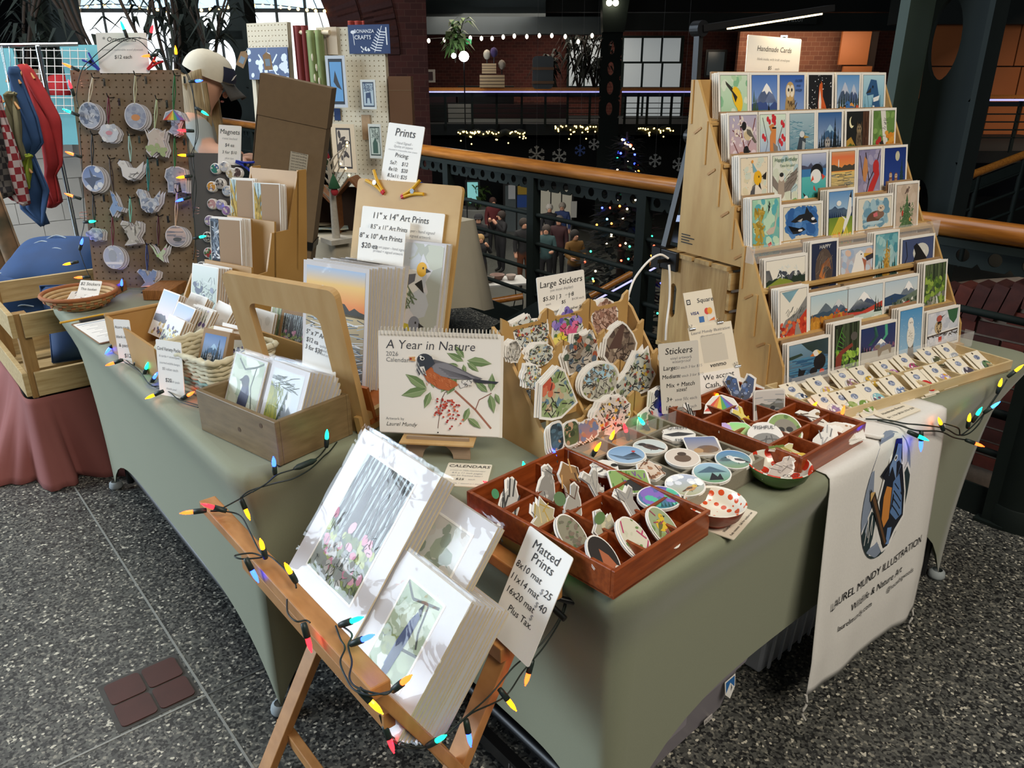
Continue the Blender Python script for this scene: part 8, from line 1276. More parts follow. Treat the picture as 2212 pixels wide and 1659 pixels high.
WPEG = mat('cream_pegboard', 'c6bda6', .7); nw = .4; NP = stand(PD(782, 450, 4.5), -58, 0) @ T(-nw/2, 0, 0); NH = PD(782, 58, 4.5).z-PD(782, 450, 4.5).z; npb = thing('pegboard', 'tall cream pegboard of the neighbouring stall', 'pegboard', NP @ T(nw/2, 0, 0))
b = MB(); pegsheet(b, nw, NH, .0254, .0036, .005, 8); b.box(-nw/2, nw/2, 0, NH, -.006, -.005); ob('board', b, WPEG, npb); b = MB(); b.box(-nw/2, -nw/2+.03, -.1, NH, -.03, -.006); b.box(nw/2-.03, nw/2, -.1, NH, -.03, -.006); ob('frame', b, WPEG, npb)
NPn = NP.to_3x3() @ V((0, 0, 1))
def onnp(x, y, z=0): return (NP @ T(nw/2, 0, 0)).inverted() @ PL(x, y, NP @ V((0, 0, z)), NPn)
def nq(name, label, cat, x0, y0, x1, y1, z, t, m, seed=1, draw=None, inset=.0, base=None):
    a_, c_ = onnp(x0, (y0+y1)/2, z), onnp(x1, (y0+y1)/2, z); t_, d_ = onnp((x0+x1)/2, y0, z), onnp((x0+x1)/2, y1, z); w, h = c_.x-a_.x, t_.y-d_.y; b = MB(); b.box(0, w, 0, h, -t, 0); o = ob(name, b, m, None, label, cat, M=NP @ T(nw/2, 0, 0) @ T(a_.x, d_.y, z))
    if draw: a = Art(w, h, inset, None, seed); a.r(base or 'd8d4cc', 0, 0, 1, 1); draw(a); a.done(o)
    return o, w, h
NAVY = mat('cyanotype_blue', '12305f', .8, noise=.15, scale=20)
def d_fern(a): a.r('12305f', 0, 0, 1, 1); a.l('d8dde4', .012, .62, .05, .82, .95); [a.l('d8dde4', .02, .64+.02*i, .12+.09*i, .52+.03*i, .22+.09*i) for i in range(8)]; [a.l('d8dde4', .02, .64+.02*i, .12+.09*i, .78+.02*i, .1+.09*i) for i in range(8)]; a.e('d8dde4', .12, .75, .06, .06); a.l('d8dde4', .015, .12, .7, .14, .3); a.sc('d8dde4', 8, .02, .04, .3, .05, .5, .25); a.l('d8dde4', .03, .93, .3, .92, .9)
o, w, h = nq('craft_sign', 'blue cyanotype Bonanza Crafts cloth sign at the top of the cream pegboard', 'sign', 753, 53, 842, 116, .012, .003, NAVY, 3, d_fern); letter(o, [('BONANZA', w*.4, h*.72, h*.2), ('CRAFTS', w*.36, h*.5, h*.2)], mat('pale_blue_print', 'd8dde4', .7), .006, 0, .012, maxw=w*.48)
o, w, h = nq('cloth_strip', 'plain cream cloth strip hanging at the top left of the cream pegboard', 'cloth', 706, 58, 728, 118, .012, .003, mat('natural_linen', 'c8b8a0', .9))
def d_bird4(a): a.r('b8c0c8', 0, 0, 1, 1); a.r('18222c', .14, .06, .86, .94); a.r('5c96c8', .2, .12, .8, .88); a.p('2a2c30', .45, .72, .35, .5, .5, .4, .75, .34, .6, .5)
def d_moose(a): a.r('c8ccc8', 0, 0, 1, 1); a.r('2c3c50', .12, .08, .88, .92); a.r('a8b8c0', .17, .13, .83, .87); a.p('2c4060', .3, .3, .32, .55, .65, .58, .68, .2, .6, .2, .55, .38, .4, .38, .38, .2, .3, .2); a.st('2c4060', 30, .2, .02, .2, .6, .8, .85)
def d_thistle(a): a.r('d0bc9c', 0, 0, 1, 1); a.r('2c2420', .2, .08, .82, .92); a.r('d0c0a8', .25, .12, .77, .88); a.l('3c342c', .02, .45, .14, .5, .7); a.l('3c342c', .02, .47, .3, .68, .6); a.sc('3c3028', 14, .04, .07, .3, .3, .75, .8, 1.4)
def d_house(a): a.r('c8ccc4', 0, 0, 1, 1); a.r('33443c', .1, .08, .9, .92); a.r('b8c4b8', .15, .12, .85, .88); a.p('3a5a4c', .3, .15, .3, .45, .5, .6, .7, .45, .7, .15); a.st('33443c', 34, .2, .02, .2, .55, .8, .85)
HO = [('blue humpback bird print in the top left holder of the cream pegboard', 706, 120, 748, 232, d_bird4, 6), ('moose linocut print in the top right holder of the cream pegboard', 780, 172, 812, 236, d_moose, 6), ('thistle linocut print in the lower left holder of the cream pegboard', 718, 268, 768, 372, d_thistle, 7), ('cabin linocut print in the lower right holder of the cream pegboard', 797, 268, 824, 342, d_house, 5)]
for i, (lab, x0, y0, x1, y1, dr, n) in enumerate(HO):
    o, w, h = nq('mounted_print', lab, 'print', x0, y0, x1, y1, .07, .003, PAPER, 80+i, dr)
    for k in range(1, n): c = bpy.data.objects.new('mounted_print', o.data); COL.objects.link(c); c.matrix_world = o.matrix_world @ T(.004*k, 0, -.009*k); tag(c, 'spare print behind the '+short(lab), 'print', 'spares behind the '+short(lab))
    hm = MB(); mi = (NP @ T(nw/2, 0, 0)).inverted() @ o.matrix_world
    for zz in (.4,): hm.tube([mi @ V((-.01, h*zz, -.07)), mi @ V((-.01, h*zz, .006)), mi @ V((w+.03, h*zz, .006)), mi @ V((w+.03, h*zz, -.07))], .0025, 6)
    hm.tube([mi @ V((w*.7, h*zz, .007)), mi @ V((w*.7, -.006, .007)), mi @ V((w*.7, -.006, -.07))], .0025, 6); ob('wire_holder', hm, mat('white_wire', 'c8c2b0', .4), npb)
nq('brown_tag', 'small kraft paper tag in the middle of the cream pegboard', 'tag', 782, 248, 800, 302, .006, .002, KRAFT); nq('small_card', 'little blue cloth card left of the holders on the cream pegboard', 'card', 722, 234, 735, 260, .006, .002, NAVY)
b = MB(); M2 = quadM(PD(542, 172, 4.9), PD(628, 172, 4.75), PD(540, 70, 4.9)); w2 = (PD(628, 120, 4.75)-PD(541, 120, 4.9)).length; pb2 = thing('pegboard', 'smaller cream pegboard behind the cardboard box', 'pegboard', M2 @ T(w2/2, 0, 0)); pegsheet(b, w2, .3, .0254, .0036, .004, 8); b.box(-w2/2, w2/2, 0, .3, -.006, -.005); ob('board', b, WPEG, pb2); b = MB(); b.box(-w2/2, -w2/2+.03, -.9, .3, -.03, -.008); b.box(w2/2-.03, w2/2, -.9, .3, -.03, -.008); ob('frame', b, WPEG, pb2)
def d_cyan(a): a.r('143668', 0, 0, 1, 1); a.sc('c8d4e0', 22, .03, .07, 0, 0, 1, 1, 2.2); a.st('c8d4e0', 10, .3, .03, 0, 0, 1, 1, 60, 120)
o = ob('cloth_pouch', MB().box(0, w2, 0, .17, -.004, 0), NAVY, None, 'blue cyanotype cloth hanging on the smaller cream pegboard', 'cloth', M=M2 @ T(0, .0, .01)); a = Art(w2, .17, 0, None, 3); d_cyan(a); a.done(o)
for i, (x, y, an) in enumerate(((524, 127, 28), (578, 132, -3))):
    b = MB(); b.prism([(-.022, -.045), (.022, -.045), (.022, .03), (.0, .045), (-.022, .03)], 0, .002); o = ob('price_tag', b, KRAFT, None, ['tilted kraft price tag at the left of the blue cloth', 'kraft price tag over the middle of the blue cloth'][i], 'tag', M=stand(PD(x, y, 4.68-.1*i), -40, 0, -an)); a = Art(.026, .036, 0); a.r('8aa0b4', 0, 0, 1, 1); a.done(o, off=(-.013, -.025), z=.002); b = MB(); b.tube([(0, .04, .001), (.02, .1, .0), (.05, .13, -.02)], .0012, 5); ob('string', b, CREAM, o)
rd = thing('scarf_rod', 'wooden rod holding scarves behind the stall', 'rod'); b = MB(); b.tube([PD(648, 70, 4.6), PD(712, 70, 4.5)], .012, 8); ob('rod', b, wood('pale_dowel', 'd8c8a8', 'c8b490', 6), rd); b = MB(); b.tube([PD(690, 70, 4.55), V((PD(690, 70, 4.55).x, PD(690, 70, 4.55).y, .74))], .012, 8); ob('stand', b, BLACKM, rd)
for i, (x0, y0, x1, y1, c_, lab, d) in enumerate(((632, 55, 663, 215, '6a1f1c', 'dark red scarf hanging left of the rod', 4.62), (661, 65, 697, 210, '7c8a58', 'sage green scarf with pale prints hanging on the rod', 4.56), (697, 70, 712, 210, '3c4a34', 'dark green scarf hanging behind the sage one', 4.6), (753, 45, 788, 70, '8a2c20', 'red cloth peeking over the top of the cream pegboard', 4.7), (848, 275, 886, 310, '7a1c1c', 'red cloth below the brown carton at the pegboard edge', 4.5))):
    A_, B2 = PD(x0, y0, d), PD(x1, y0, d-.05); z0 = PD(x0, y1, d).z; b = MB(); b.grid(lambda s, t: A_.lerp(B2, s)*1.0+V((0, 0, (z0-A_.z)*t))+FWD*(.012*sin(s*14+i)), 12, 8); o = ob('scarf', b, mat('scarf_%d' % i, c_, .9, noise=.1, scale=20), None, lab, 'scarf'); o.modifiers.new('thick', 'SOLIDIFY').thickness = .006
    if i == 1:
        b = MB(); [b.ball(A_.lerp(B2, s)+V((0, 0, (z0-A_.z)*t))-FWD*.022, .006, .003, .02, 6) for s, t in ((.3, .4), (.5, .55), (.35, .7), (.6, .75), (.5, .9))]; ob('pale_print', b, CREAM, o)
b = MB(); b.box(-.06, .06, 0, .1, 0, .26); o = ob('carton', b, mat('carton_brown', '6a4a30', .75), None, 'brown carton fixed at the right of the cream pegboard', 'box', M=T(*PD(868, 277, 4.4)) @ Rz(-40)); b = MB(); b.box(-.061, .061, -.001, .101, .19, .192); ob('flap_line', b, KRAFTD, o)
TP = PD(722, 462, 4.05); wt = thing('twig_tree', 'small white lighted twig tree with felt ornaments on the neighbouring table', 'tree', T(TP.x, TP.y, .742)); BRC = mat('white_birch_bark', 'b8b2a4', .7, noise=.2, scale=60); b = MB(); b.box(-.06, .06, -.06, .06, 0, .025); ob('base', b, BRC, wt); b = MB(); b.tube([(0, 0, .02), (0, 0, .26), (-.01, 0, .42)], [.022, .016, .008], 8); ob('trunk', b, BRC, wt)
rs = random.Random(9); XR_ = RGT
for k in range(11):
    z = .2+.022*k; sg = 1 if k % 2 else -1; tip = XR_*(sg*rs.uniform(.05, .11))+FWD*rs.uniform(-.05, .05)+V((0, 0, z+rs.uniform(.08, .17))); b = MB(); b.tube(spline([(0, 0, z), V((0, 0, z))+XR_*sg*.03+V((0, 0, .04)), tip], 4), [.006]*4+[.003]*5, 6); ob('branch', b, BRC, wt); b = MB(); b.ball(tip, .006, n=6); ob('light', b, WARMB, wt)
for i, (x, y, c1, c2, lab) in enumerate(((700, 340, 'a82238', '2c4a34', 'red felt gnome ornament at the top of the twig tree'), (688, 405, 'c8a058', '6a8a3c', 'tan felt gnome ornament at the lower left of the twig tree'), (722, 405, '2c5a3c', 'b03038', 'green and red felt gnome ornament at the right of the twig tree'))):
    q = PD(x, y, 3.98); b = MB(); b.lathe([(0, .07), (.012, .045), (.03, .0), (.026, -.005), (0, -.005)], 12); o = ob('felt_ornament', b, mat('felt_'+c1, c1, .95), None, lab, 'ornament', M=T(*q)); b = MB(); b.ball((0, 0, -.02), .02, .02, .022, 8); ob('body', b, mat('felt_'+c2, c2, .95), o); b = MB(); b.tube([(0, 0, .07), (0, 0, .12)], .001, 4); ob('loop', b, CREAM, o)
for i, (x, y, s) in enumerate(((690, 450, .16), (760, 455, .2))):
    q = PD(x, y, 4.3-.05*i); h_ = thing('wooden_house', ['small wooden house box behind the twig tree', 'wooden house box right of the twig tree'][i], 'house', T(q.x, q.y, .742) @ Rz(-45)); HW = wood('house_wood', '8a5a34', '6a4224', 5)
    for x0, x1 in ((-s/2, -s/2+.01), (s/2-.01, s/2)): b = MB(); b.box(x0, x1, 0, .14, 0, s); ob('wall', b, HW, h_)
    b = MB(); b.box(-s/2+.01, s/2-.01, .13, .14, 0, s*1.2); ob('back', b, mat('house_dark', '2c1c12', .8), h_)
    for sg in (-1, 1): b = MB(); b.box(0, s*.78, -.01, .15, -.006, .006, None, T(0, 0, s*1.5) @ (Ry(46) if sg > 0 else Rz(180) @ T(0, -.14, 0) @ Ry(46))); ob('roof', b, HW, h_)
for i, (x, y, c_, c2_, r_) in enumerate(((700, 470, '2a5a84', '1c3c64', 10), (690, 485, 'c8c0a8', '4a7a94', -20), (700, 500, '6a98a8', 'c8b890', 15), (670, 495, 'b8b09a', '8a8270', 40))):
    q = P(x, y, .743+.004*i); b = MB(); b.grid(lambda s, t: V(((s-.5)*.2, (t-.5)*.14, .004*sin(6*s+4*t))), 8, 6); o = ob('folded_cloth', b, mat('foldcloth_%d' % i, c_, .9, col2=c2_, scale=12), None, ['dark blue printed cloth', 'cream and blue printed cloth', 'pale teal printed cloth', 'natural linen cloth'][i]+' lying on the neighbouring cream table', 'cloth', M=T(q.x+.05, q.y+.03, .743+.012*i) @ Rz(-40+r_)); o.modifiers.new('thick', 'SOLIDIFY').thickness = .006
q = P(901, 436, .742); jr = thing('jar', 'clear jar with a blue lid behind the prints sheet', 'jar', T(q.x, q.y, q.z)); b = MB(); b.lathe([(0, 0), (.05, 0), (.052, .02), (.052, .09), (.04, .11)], 20); ob('glass', b, mat('jar_glass', 'a8b0b0', .2), jr); b = MB(); b.lathe([(.044, .105), (.044, .13), (0, .13)], 20); ob('lid', b, mat('blue_lid', '2a4a9c', .4), jr); b = MB(); b.lathe([(.0525, .03), (.0525, .07)], 20); ob('label_band', b, INK, jr)
br = thing('steel_brace', 'dark green slanted steel brace at the foot of the railing behind the calendar', 'brace'); pa, pb_ = PU(1030, 725, 2.75), PU(1200, 628, 2.75); b = MB(); dn = V((0, 0, -.14)); vs = [pa, pb_, pb_+dn, pa+dn]; b.add(vs+[v+V((.05, 0, 0)) for v in vs], [(3, 2, 1, 0), (4, 5, 6, 7), (0, 1, 5, 4), (1, 2, 6, 5), (2, 3, 7, 6), (3, 0, 4, 7)]); ob('beam', b, GREENM, br); b = MB(); q = pa.lerp(pb_, .3)+dn*.5-V((.002, 0, 0)); d_ = (pb_-pa).normalized(); b.add([q, q+d_*.05, q+d_*.05+V((0, 0, .025)), q+V((0, 0, .025))], [(0, 1, 2, 3)]); ob('paper_sticker', b, CREAM, br)
gr = thing('garment_rail', 'chrome garment rail at the left behind the ornaments', 'rail'); pt = PD(81, 100, 6.0); b = MB(); b.tube([(pt.x, pt.y, 0), (pt.x, pt.y, pt.z)], .016, 10); ob('upright', b, CHROME, gr); b = MB(); b.tube([PD(-160, 100, 5.7), PD(168, 95, 6.15)], .016, 10); ob('top_bar', b, CHROME, gr); b = MB(); b.tube([(pt.x-.25, pt.y-.1, .04), (pt.x+.25, pt.y+.1, .04)], .014, 8); ob('foot_bar', b, CHROME, gr); lf = PD(-150, 100, 5.7); b = MB(); b.tube([(lf.x, lf.y, 0), (lf.x, lf.y, lf.z)], .016, 10); ob('upright', b, CHROME, gr)
def check_mat(name, c1, c2, sc):
    m = bpy.data.materials.new(name); m.use_nodes = True; nt = m.node_tree; bs = nt.nodes['Principled BSDF']; L = nt.links.new; tc = nt.nodes.new('ShaderNodeTexCoord'); ck = nt.nodes.new('ShaderNodeTexChecker'); ck.inputs['Scale'].default_value = sc; ck.inputs['Color1'].default_value = hexc(c1); ck.inputs['Color2'].default_value = hexc(c2); L(tc.outputs['Object'], ck.inputs[0]); L(ck.outputs[0], bs.inputs[0]); bs.inputs['Roughness'].default_value = .9; return m
GARM = [('shirt', 'red long shirt hanging at the right end of the garment rail', [(48, 140), (58, 143), (85, 190), (122, 258), (133, 358), (120, 380), (134, 440), (110, 447), (98, 380), (88, 300), (62, 215), (45, 165)], mat('red_cotton', '8f1a1c', .9, noise=.25, scale=8), 5.75), ('shirt', 'blue shirt hanging beside the red one on the garment rail', [(18, 150), (34, 145), (52, 195), (78, 255), (92, 312), (70, 335), (108, 410), (97, 487), (48, 448), (40, 330), (24, 200)], mat('blue_cotton', '1f3f66', .9, noise=.25, scale=8), 5.6), ('shirt', 'lime green top half hidden on the garment rail', [(43, 345), (63, 335), (70, 405), (52, 410)], mat('lime_cotton', '7f8f24', .9, noise=.2, scale=8), 5.55), ('shirt', 'olive grey shirt on the garment rail', [(15, 205), (28, 200), (46, 270), (58, 340), (42, 350), (28, 300)], mat('olive_cotton', '6a664c', .9, noise=.2, scale=8), 5.5), ('shirt', 'red and white checked shirt on the garment rail', [(-20, 190), (8, 210), (30, 290), (57, 442), (30, 436), (12, 420), (-20, 330)], check_mat('red_check', '7a1c24', 'a89a98', 22), 5.42), ('shirt', 'dark checked shirt at the left edge of the garment rail', [(-60, 180), (-10, 200), (8, 300), (24, 425), (-10, 430), (-60, 400)], check_mat('dark_check', '1f1c20', '55504c', 26), 5.34)]
for i, (nm, lab, pl_, m_, d) in enumerate(GARM):
    M_ = T(*PD(60, 300, d)) @ Rz(-40-8*i % 5); b = MB(); q = [M_.inverted() @ PD(x, y, d) for x, y in pl_]; ys = [v.z for v in q]; y1, y0 = max(ys), min(ys); n_ = len(q)
    def row(z):
        xs_ = []
        for k in range(n_):
            a_, c_ = q[k], q[(k+1) % n_]
            if (a_.z-z)*(c_.z-z) <= 0 and abs(a_.z-c_.z) > 1e-6: xs_.append(a_.x+(c_.x-a_.x)*(z-a_.z)/(c_.z-a_.z))
        return (min(xs_), max(xs_)) if xs_ else (q[0].x, q[0].x)
    def gf(s, t): z = y1-(y1-y0)*min(.998, max(.002, t)); l_, r_ = row(z); return V((l_+(r_-l_)*s, .035*sin(7*s+2.5*t+i)+.02*sin(15*s-4*t+2*i), z))
    b.grid(gf, 18, 26); o = ob('hanging_shirt', b, m_, None, lab, 'shirt', 'shirts on the garment rail', M=M_); o.modifiers.new('thick', 'SOLIDIFY').thickness = .012
    x0 = pl_[0][0]; t0 = M_.inverted() @ PD(x0+4, pl_[0][1], d); b = MB(); b.tube([t0, t0+V((0, .02, .05)), t0+V((.0, .04, max(.06, 1.73-pl_[0][1]*0-(M_ @ t0).z)))], .003, 5); ob('hanger_hook', b, CHROME, o); b = MB(); b.tube([t0+V((-.04, 0, -.08)), t0, t0+V((.05, 0, -.09))], .011, 6); ob('hanger', b, wood('hanger_wood', 'b0824c', '8f6434', 6), o)
fsk = MB(); q = PD(0, 520, 4.7); fsk.grid(lambda s, t: q+RGT*((s-.75)*.3+.1*t)+V((0, 0, .32-.75*t))+FWD*(.03*sin(s*16)), 16, 10); o = ob('floral_skirt', fsk, mat('floral_camo', '4c4a3a', .9, col2='9a7a5c', scale=9, det=2), None, 'floral patterned skirt hanging at the far left edge', 'skirt'); o.modifiers.new('thick', 'SOLIDIFY').thickness = .01
TQ = mat('turquoise_panel', '4f8a93', .6); dsp = thing('grid_panel', 'white wire grid panel behind the garment rail', 'grid'); DG = 7.2; WW = mat('white_wire2', 'b8b4b0', .4)
for x in range(32, 192, 17): b = MB(); b.tube([PD(x, 104, DG), PD(x+5, 242, DG)], .004, 5); ob('wire', b, WW, dsp)
for y in range(108, 246, 17): b = MB(); b.tube([PD(30, y, DG), PD(190, y+2, DG)], .004, 5); ob('wire', b, WW, dsp)
for i, (x0, y0, x1, y1, lab) in enumerate(((150, 97, 290, 196, 'upper turquoise board behind the pegboard'), (108, 206, 178, 312, 'lower turquoise board under the wire grid'), (-40, 104, 30, 240, 'turquoise board at the far left behind the shirts'))):
    a_, c_ = PD(x0, y1, DG+.1), PD(x1, y0, DG+.1); b = MB(); b.prism(rrect((c_-a_).dot(RGT), c_.z-a_.z, .02, 3), -.02, .02, None, Rx(90)); ob('turquoise_board', b, TQ, None, lab, 'board', M=MX.Translation((a_+c_)/2) @ Rz(-39.9))
for i, (x, y, rx, rz, c_, nm, lab) in enumerate(((130, 190, .12, .09, 'a01c22', 'red_bundle', 'red cloth bundle behind the wire grid'), (82, 182, .07, .1, '6a5c4c', 'felt_hat', 'brown felt hat behind the wire grid'))):
    q = PD(x, y, DG+.3); b = MB(); b.ball((0, 0, 0), rx*1.3, .1, rz*1.3, 14); ob(nm, b, mat('bundle_%d' % i, c_, .9), None, lab, 'cloth' if i == 0 else 'hat', M=MX.Translation(q) @ Rz(-40))
SP = wood('raw_pine', 'c9b283', 'a88d5c', 5, (1.5, 14, 14)); SPU = wood('raw_pine_end', 'a5824f', '8a693a', 5, (14, 14, 2)); sc_ = thing('slatted_crate', 'large raw pine slatted crate at the far left holding pillows', 'crate', T(.375, 3.455, 0) @ Rz(1))
for z0, z1 in ((.355, .455), (.6, .695)): 
    b = MB(); b.box(.02, .62, -.02, 0, z0, z1); ob('front_slat', b, SP, sc_, bev=.002); b = MB(); b.box(.02, .62, .62, .64, z0, z1); ob('back_slat', b, SP, sc_, bev=.002); b = MB(); b.box(-.02, 0, 0, .62, z0, z1); ob('side_slat', b, SP, sc_, bev=.002); b = MB(); b.box(.64, .66, 0, .62, z0, z1); ob('side_slat', b, SP, sc_, bev=.002)
for x in (0, .6):
    for y in (0, .57): b = MB(); b.box(x, x+.045, y, y+.045, .345, .695); ob('corner_post', b, SPU, sc_)
for i in range(4): b = MB(); b.box(.0, .64, .02+.155*i, .14+.155*i, .345, .36); ob('bottom_slat', b, SP, sc_)
PIL = mat('shibori_blue', '1a4478', .75, noise=.3, scale=7); PILW = mat('pillow_piping', 'a8b8c4', .7)
def pillow(label, M, w, h, t, deco):
    b = MB(); 
    def pf(s, t_): 
        a, e = (s-.5)*2, (t_-.5)*2; f = max(0, (1-abs(a)**2.6))*max(0, (1-abs(e)**2.6)); return a, e, f
    for sg in (1, -1): b.grid(lambda s, t_: (lambda q: V((q[0]*w/2*(1-.06*(1-abs(q[1]))), q[1]*h/2*(1-.06*(1-abs(q[0]))), sg*t*q[2]**.55)))(pf(s, t_)), 18, 18)
    o = ob('pillow', b, PIL, None, label, 'pillow', 'indigo pillows in the slatted crate', M=M); pb__ = MB(); pts = [V((x*w/2*(1-.06*(1-abs(y))), y*h/2*(1-.06*(1-abs(x))), 0)) for x, y in [(k/8-1, -1) for k in range(17)]+[(1, k/8-1) for k in range(1, 17)]+[(1-k/8, 1) for k in range(1, 17)]+[(-1, 1-k/8) for k in range(1, 17)]]; pb__.tube(pts, .004, 6); ob('piping', pb__, PILW if deco else PIL, o)
    if deco: db = MB(); [db.tube(spline([V((x-.05, y, t*.86)), V((x, y+.02, t*.98)), V((x+.05, y+.01, t*.9))], 4), .0035, 5) for x, y in ((-.05, .04), (.04, -.02), (.0, .09))]; ob('white_stitching', db, PILW, o)
    return o
pillow('indigo pillow lying on top of the crate with a light edge', T(*PD(118, 572, 3.78)) @ Rz(-40) @ Rx(22), .46, .42, .1, True); pillow('indigo pillow standing at the left front of the crate', T(*PD(42, 655, 3.62)) @ Rz(-30) @ Rx(82), .26, .3, .08, True); pillow('dark indigo pillow inside the crate behind the slats', T(.72, 3.78, .53) @ Rz(-20) @ Rx(75), .4, .34, .09, False); pillow('indigo pillow low in the left side of the crate', T(*PD(22, 755, 3.62)) @ Rz(-30) @ Rx(85), .2, .26, .07, True)
PK = mat('dusty_pink_cloth', '8f5550', .9, noise=.12, scale=6)
pts = [(-.32, .62), (-.2, .3), (-.17, .02), (-.03, -.12), (.12, -.16), (.3, -.2), (.55, -.16), (.74, -.1), (.8, .3), (.7, .68)]; tops = [(-.02, .62), (-.02, .4), (-.02, .2), (-.02, 0), (.08, -.02), (.25, -.02), (.45, -.02), (.64, -.02), (.66, .3), (.64, .62)]
sp1, sp2 = spline([(x, y, 0) for x, y in pts], 8), spline([(x, y, 0) for x, y in tops], 8); n_ = len(sp1)-1
def pk(s, t):
    i = min(n_, int(round(s*n_))); a, c_ = sp2[i], sp1[i]; k = t**1.2; q = a.lerp(c_, k); f = .05*sin(i*.55)*t+.025*sin(i*1.3+2)*t; d = (c_-a); d = d.normalized() if d.length > 1e-4 else V((0, -1, 0)); return V((q.x, q.y, .345*(1-t)+.004))+d*f
b = MB(); b.grid(pk, n_, 14); pkc = thing('draped_cloth', 'dusty pink cloth draped to the floor below the slatted crate', 'cloth', T(.375, 3.455, 0)); o = ob('cloth', b, PK, pkc); o.modifiers.new('thick', 'SOLIDIFY').thickness = .004
b = MB(); b.box(.02, .62, .02, .6, .0, .343); ob('low_stand', b, mat('dark_stand', '241a18', .9), None, 'low dark stand under the pink cloth carrying the crate', 'stand', M=T(.375, 3.455, 0))
CABLE = mat('dark_green_cable', '17231f', .5); SOCK = mat('dark_green_socket', '1c2b27', .5)
LC = {'r': ((1, .01, .015), 7), 'o': ((1, .06, .008), 7), 'a': ((1, .2, .004), 6), 'y': ((1, .36, .006), 5), 'g': ((.006, 1, .36), 4.5), 'b': ((.012, .04, 1), 12), 'c': ((.03, .2, 1), 5)}
LM = {}
for k, (c, e) in LC.items():
    m = bpy.data.materials.new('led_'+k); m.use_nodes = True; bs = m.node_tree.nodes['Principled BSDF']; bs.inputs['Base Color'].default_value = (*c, 1); bs.inputs['Emission Color'].default_value = (*c, 1); bs.inputs['Emission Strength'].default_value = e; bs.inputs['Roughness'].default_value = .2; LM[k] = m
lb = MB(); lb.lathe([(0, 0), (.0042, .0005), (.0046, .006), (.0042, .015), (.0026, .022), (.0012, .0245), (.0014, .0265), (0, .0275)], 8, sm=False); LBM = {k: lb.mesh('bulb', LM[k]) for k in LM}
sb = MB(); sb.lathe([(0, -.026), (.0048, -.025), (.0056, -.018), (.0058, 0), (0, .0006)], 10); SBM = sb.mesh('socket', SOCK); LN = {'r': 'red', 'o': 'orange', 'a': 'amber', 'y': 'yellow', 'g': 'green', 'b': 'blue', 'c': 'pale blue'}
def string(label, items, wires, sc=1.0, wr=.0016):
    """items: (socket end x, y, tip x, y, depth, colour); wires: lists of (x, y, depth)"""
    t = thing('light_string', label, 'string lights')
    for x0, y0, x1, y1, d, c in items:
        a, e = PD(x0, y0, d), PD(x1, y1, d); z = (e-a).normalized(); z = (z-FWD*.25).normalized(); q = z.to_track_quat('Z', 'X').to_matrix().to_4x4(); M = MX.Translation(a+z*.026*sc) @ q @ MX.Scale(sc, 4)
        o = bpy.data.objects.new('socket', SBM); COL.objects.link(o); o.parent = t; o.matrix_local = M; b = bpy.data.objects.new('bulb', LBM[c]); COL.objects.link(b); b.parent = t; b.matrix_local = M; b['label'] = 'glowing %s bulb' % LN[c]
    for w in wires: b = MB(); b.tube(spline([PD(x, y, d) for x, y, d in w], 6), wr, 6); ob('wire', b, CABLE, t)
    return t
dt = lambda x, y, z: P(x, y, z).dot(FWD)
def tb_(items, z): return [(x0, y0, x1, y1, dt((x0+x1)/2, (y0+y1)/2, z), c) for x0, y0, x1, y1, c in items]
def tw_(pts, z): return [(x, y, dt(x, y, z)) for x, y in pts]
string('string of coloured bulbs along the front edge of the left table', tb_([(249, 737, 232, 761, 'b'), (266, 777, 231, 787, 'o'), (290, 790, 307, 764, 'r'), (311, 810, 323, 781, 'g'), (325, 829, 347, 797, 'b'), (354, 844, 317, 858, 'a'), (392, 862, 424, 842, 'o')], .757)+tb_([(705, 966, 709, 926, 'g')], .79)+tb_([(594, 1025, 594, 986, 'b')], .76),
  [tw_([(240, 735), (256, 740), (262, 765), (275, 780), (300, 800), (318, 825), (340, 838), (360, 842), (385, 862), (410, 870), (430, 876)], .75), tw_([(246, 732), (262, 748), (258, 772), (282, 790), (305, 806), (324, 832), (345, 835), (370, 850), (390, 868), (428, 880)], .753), tw_([(705, 966), (690, 985), (668, 1000), (640, 1012), (600, 1025), (575, 1045), (545, 1063)], .748), tw_([(728, 955), (712, 975), (700, 985), (680, 1005), (660, 1020), (630, 1035), (590, 1045), (540, 1060), (520, 1075)], .742)])
b = MB(); a_, c_ = P(635, 1013, .752), P(683, 993, .752); b.tube([a_, a_.lerp(c_, .2), a_.lerp(c_, .8), c_], [.003, .007, .007, .003], 8); ob('inline_plug', b, SOCK, None, 'dark inline plug joining the light strings by the weathered box', 'plug')
R_ = lambda L: [(x0, y0, x1, y1, d, c) for x0, y0, x1, y1, d, c in L]
zb = lambda x, y: dt(x, y, .712)
RB = [(490, 1104, 432, 1078, 'r'), (447, 1102, 390, 1102, 'o'), (574, 1206, 566, 1153, 'a'), (530, 1205, 550, 1232, 'b'), (640, 1258, 627, 1226, 'a'), (655, 1345, 673, 1388, 'r'), (733, 1351, 784, 1324, 'g'), (757, 1392, 812, 1359, 'b'), (773, 1487, 798, 1505, 'y'), (848, 1492, 895, 1441, 'o')]
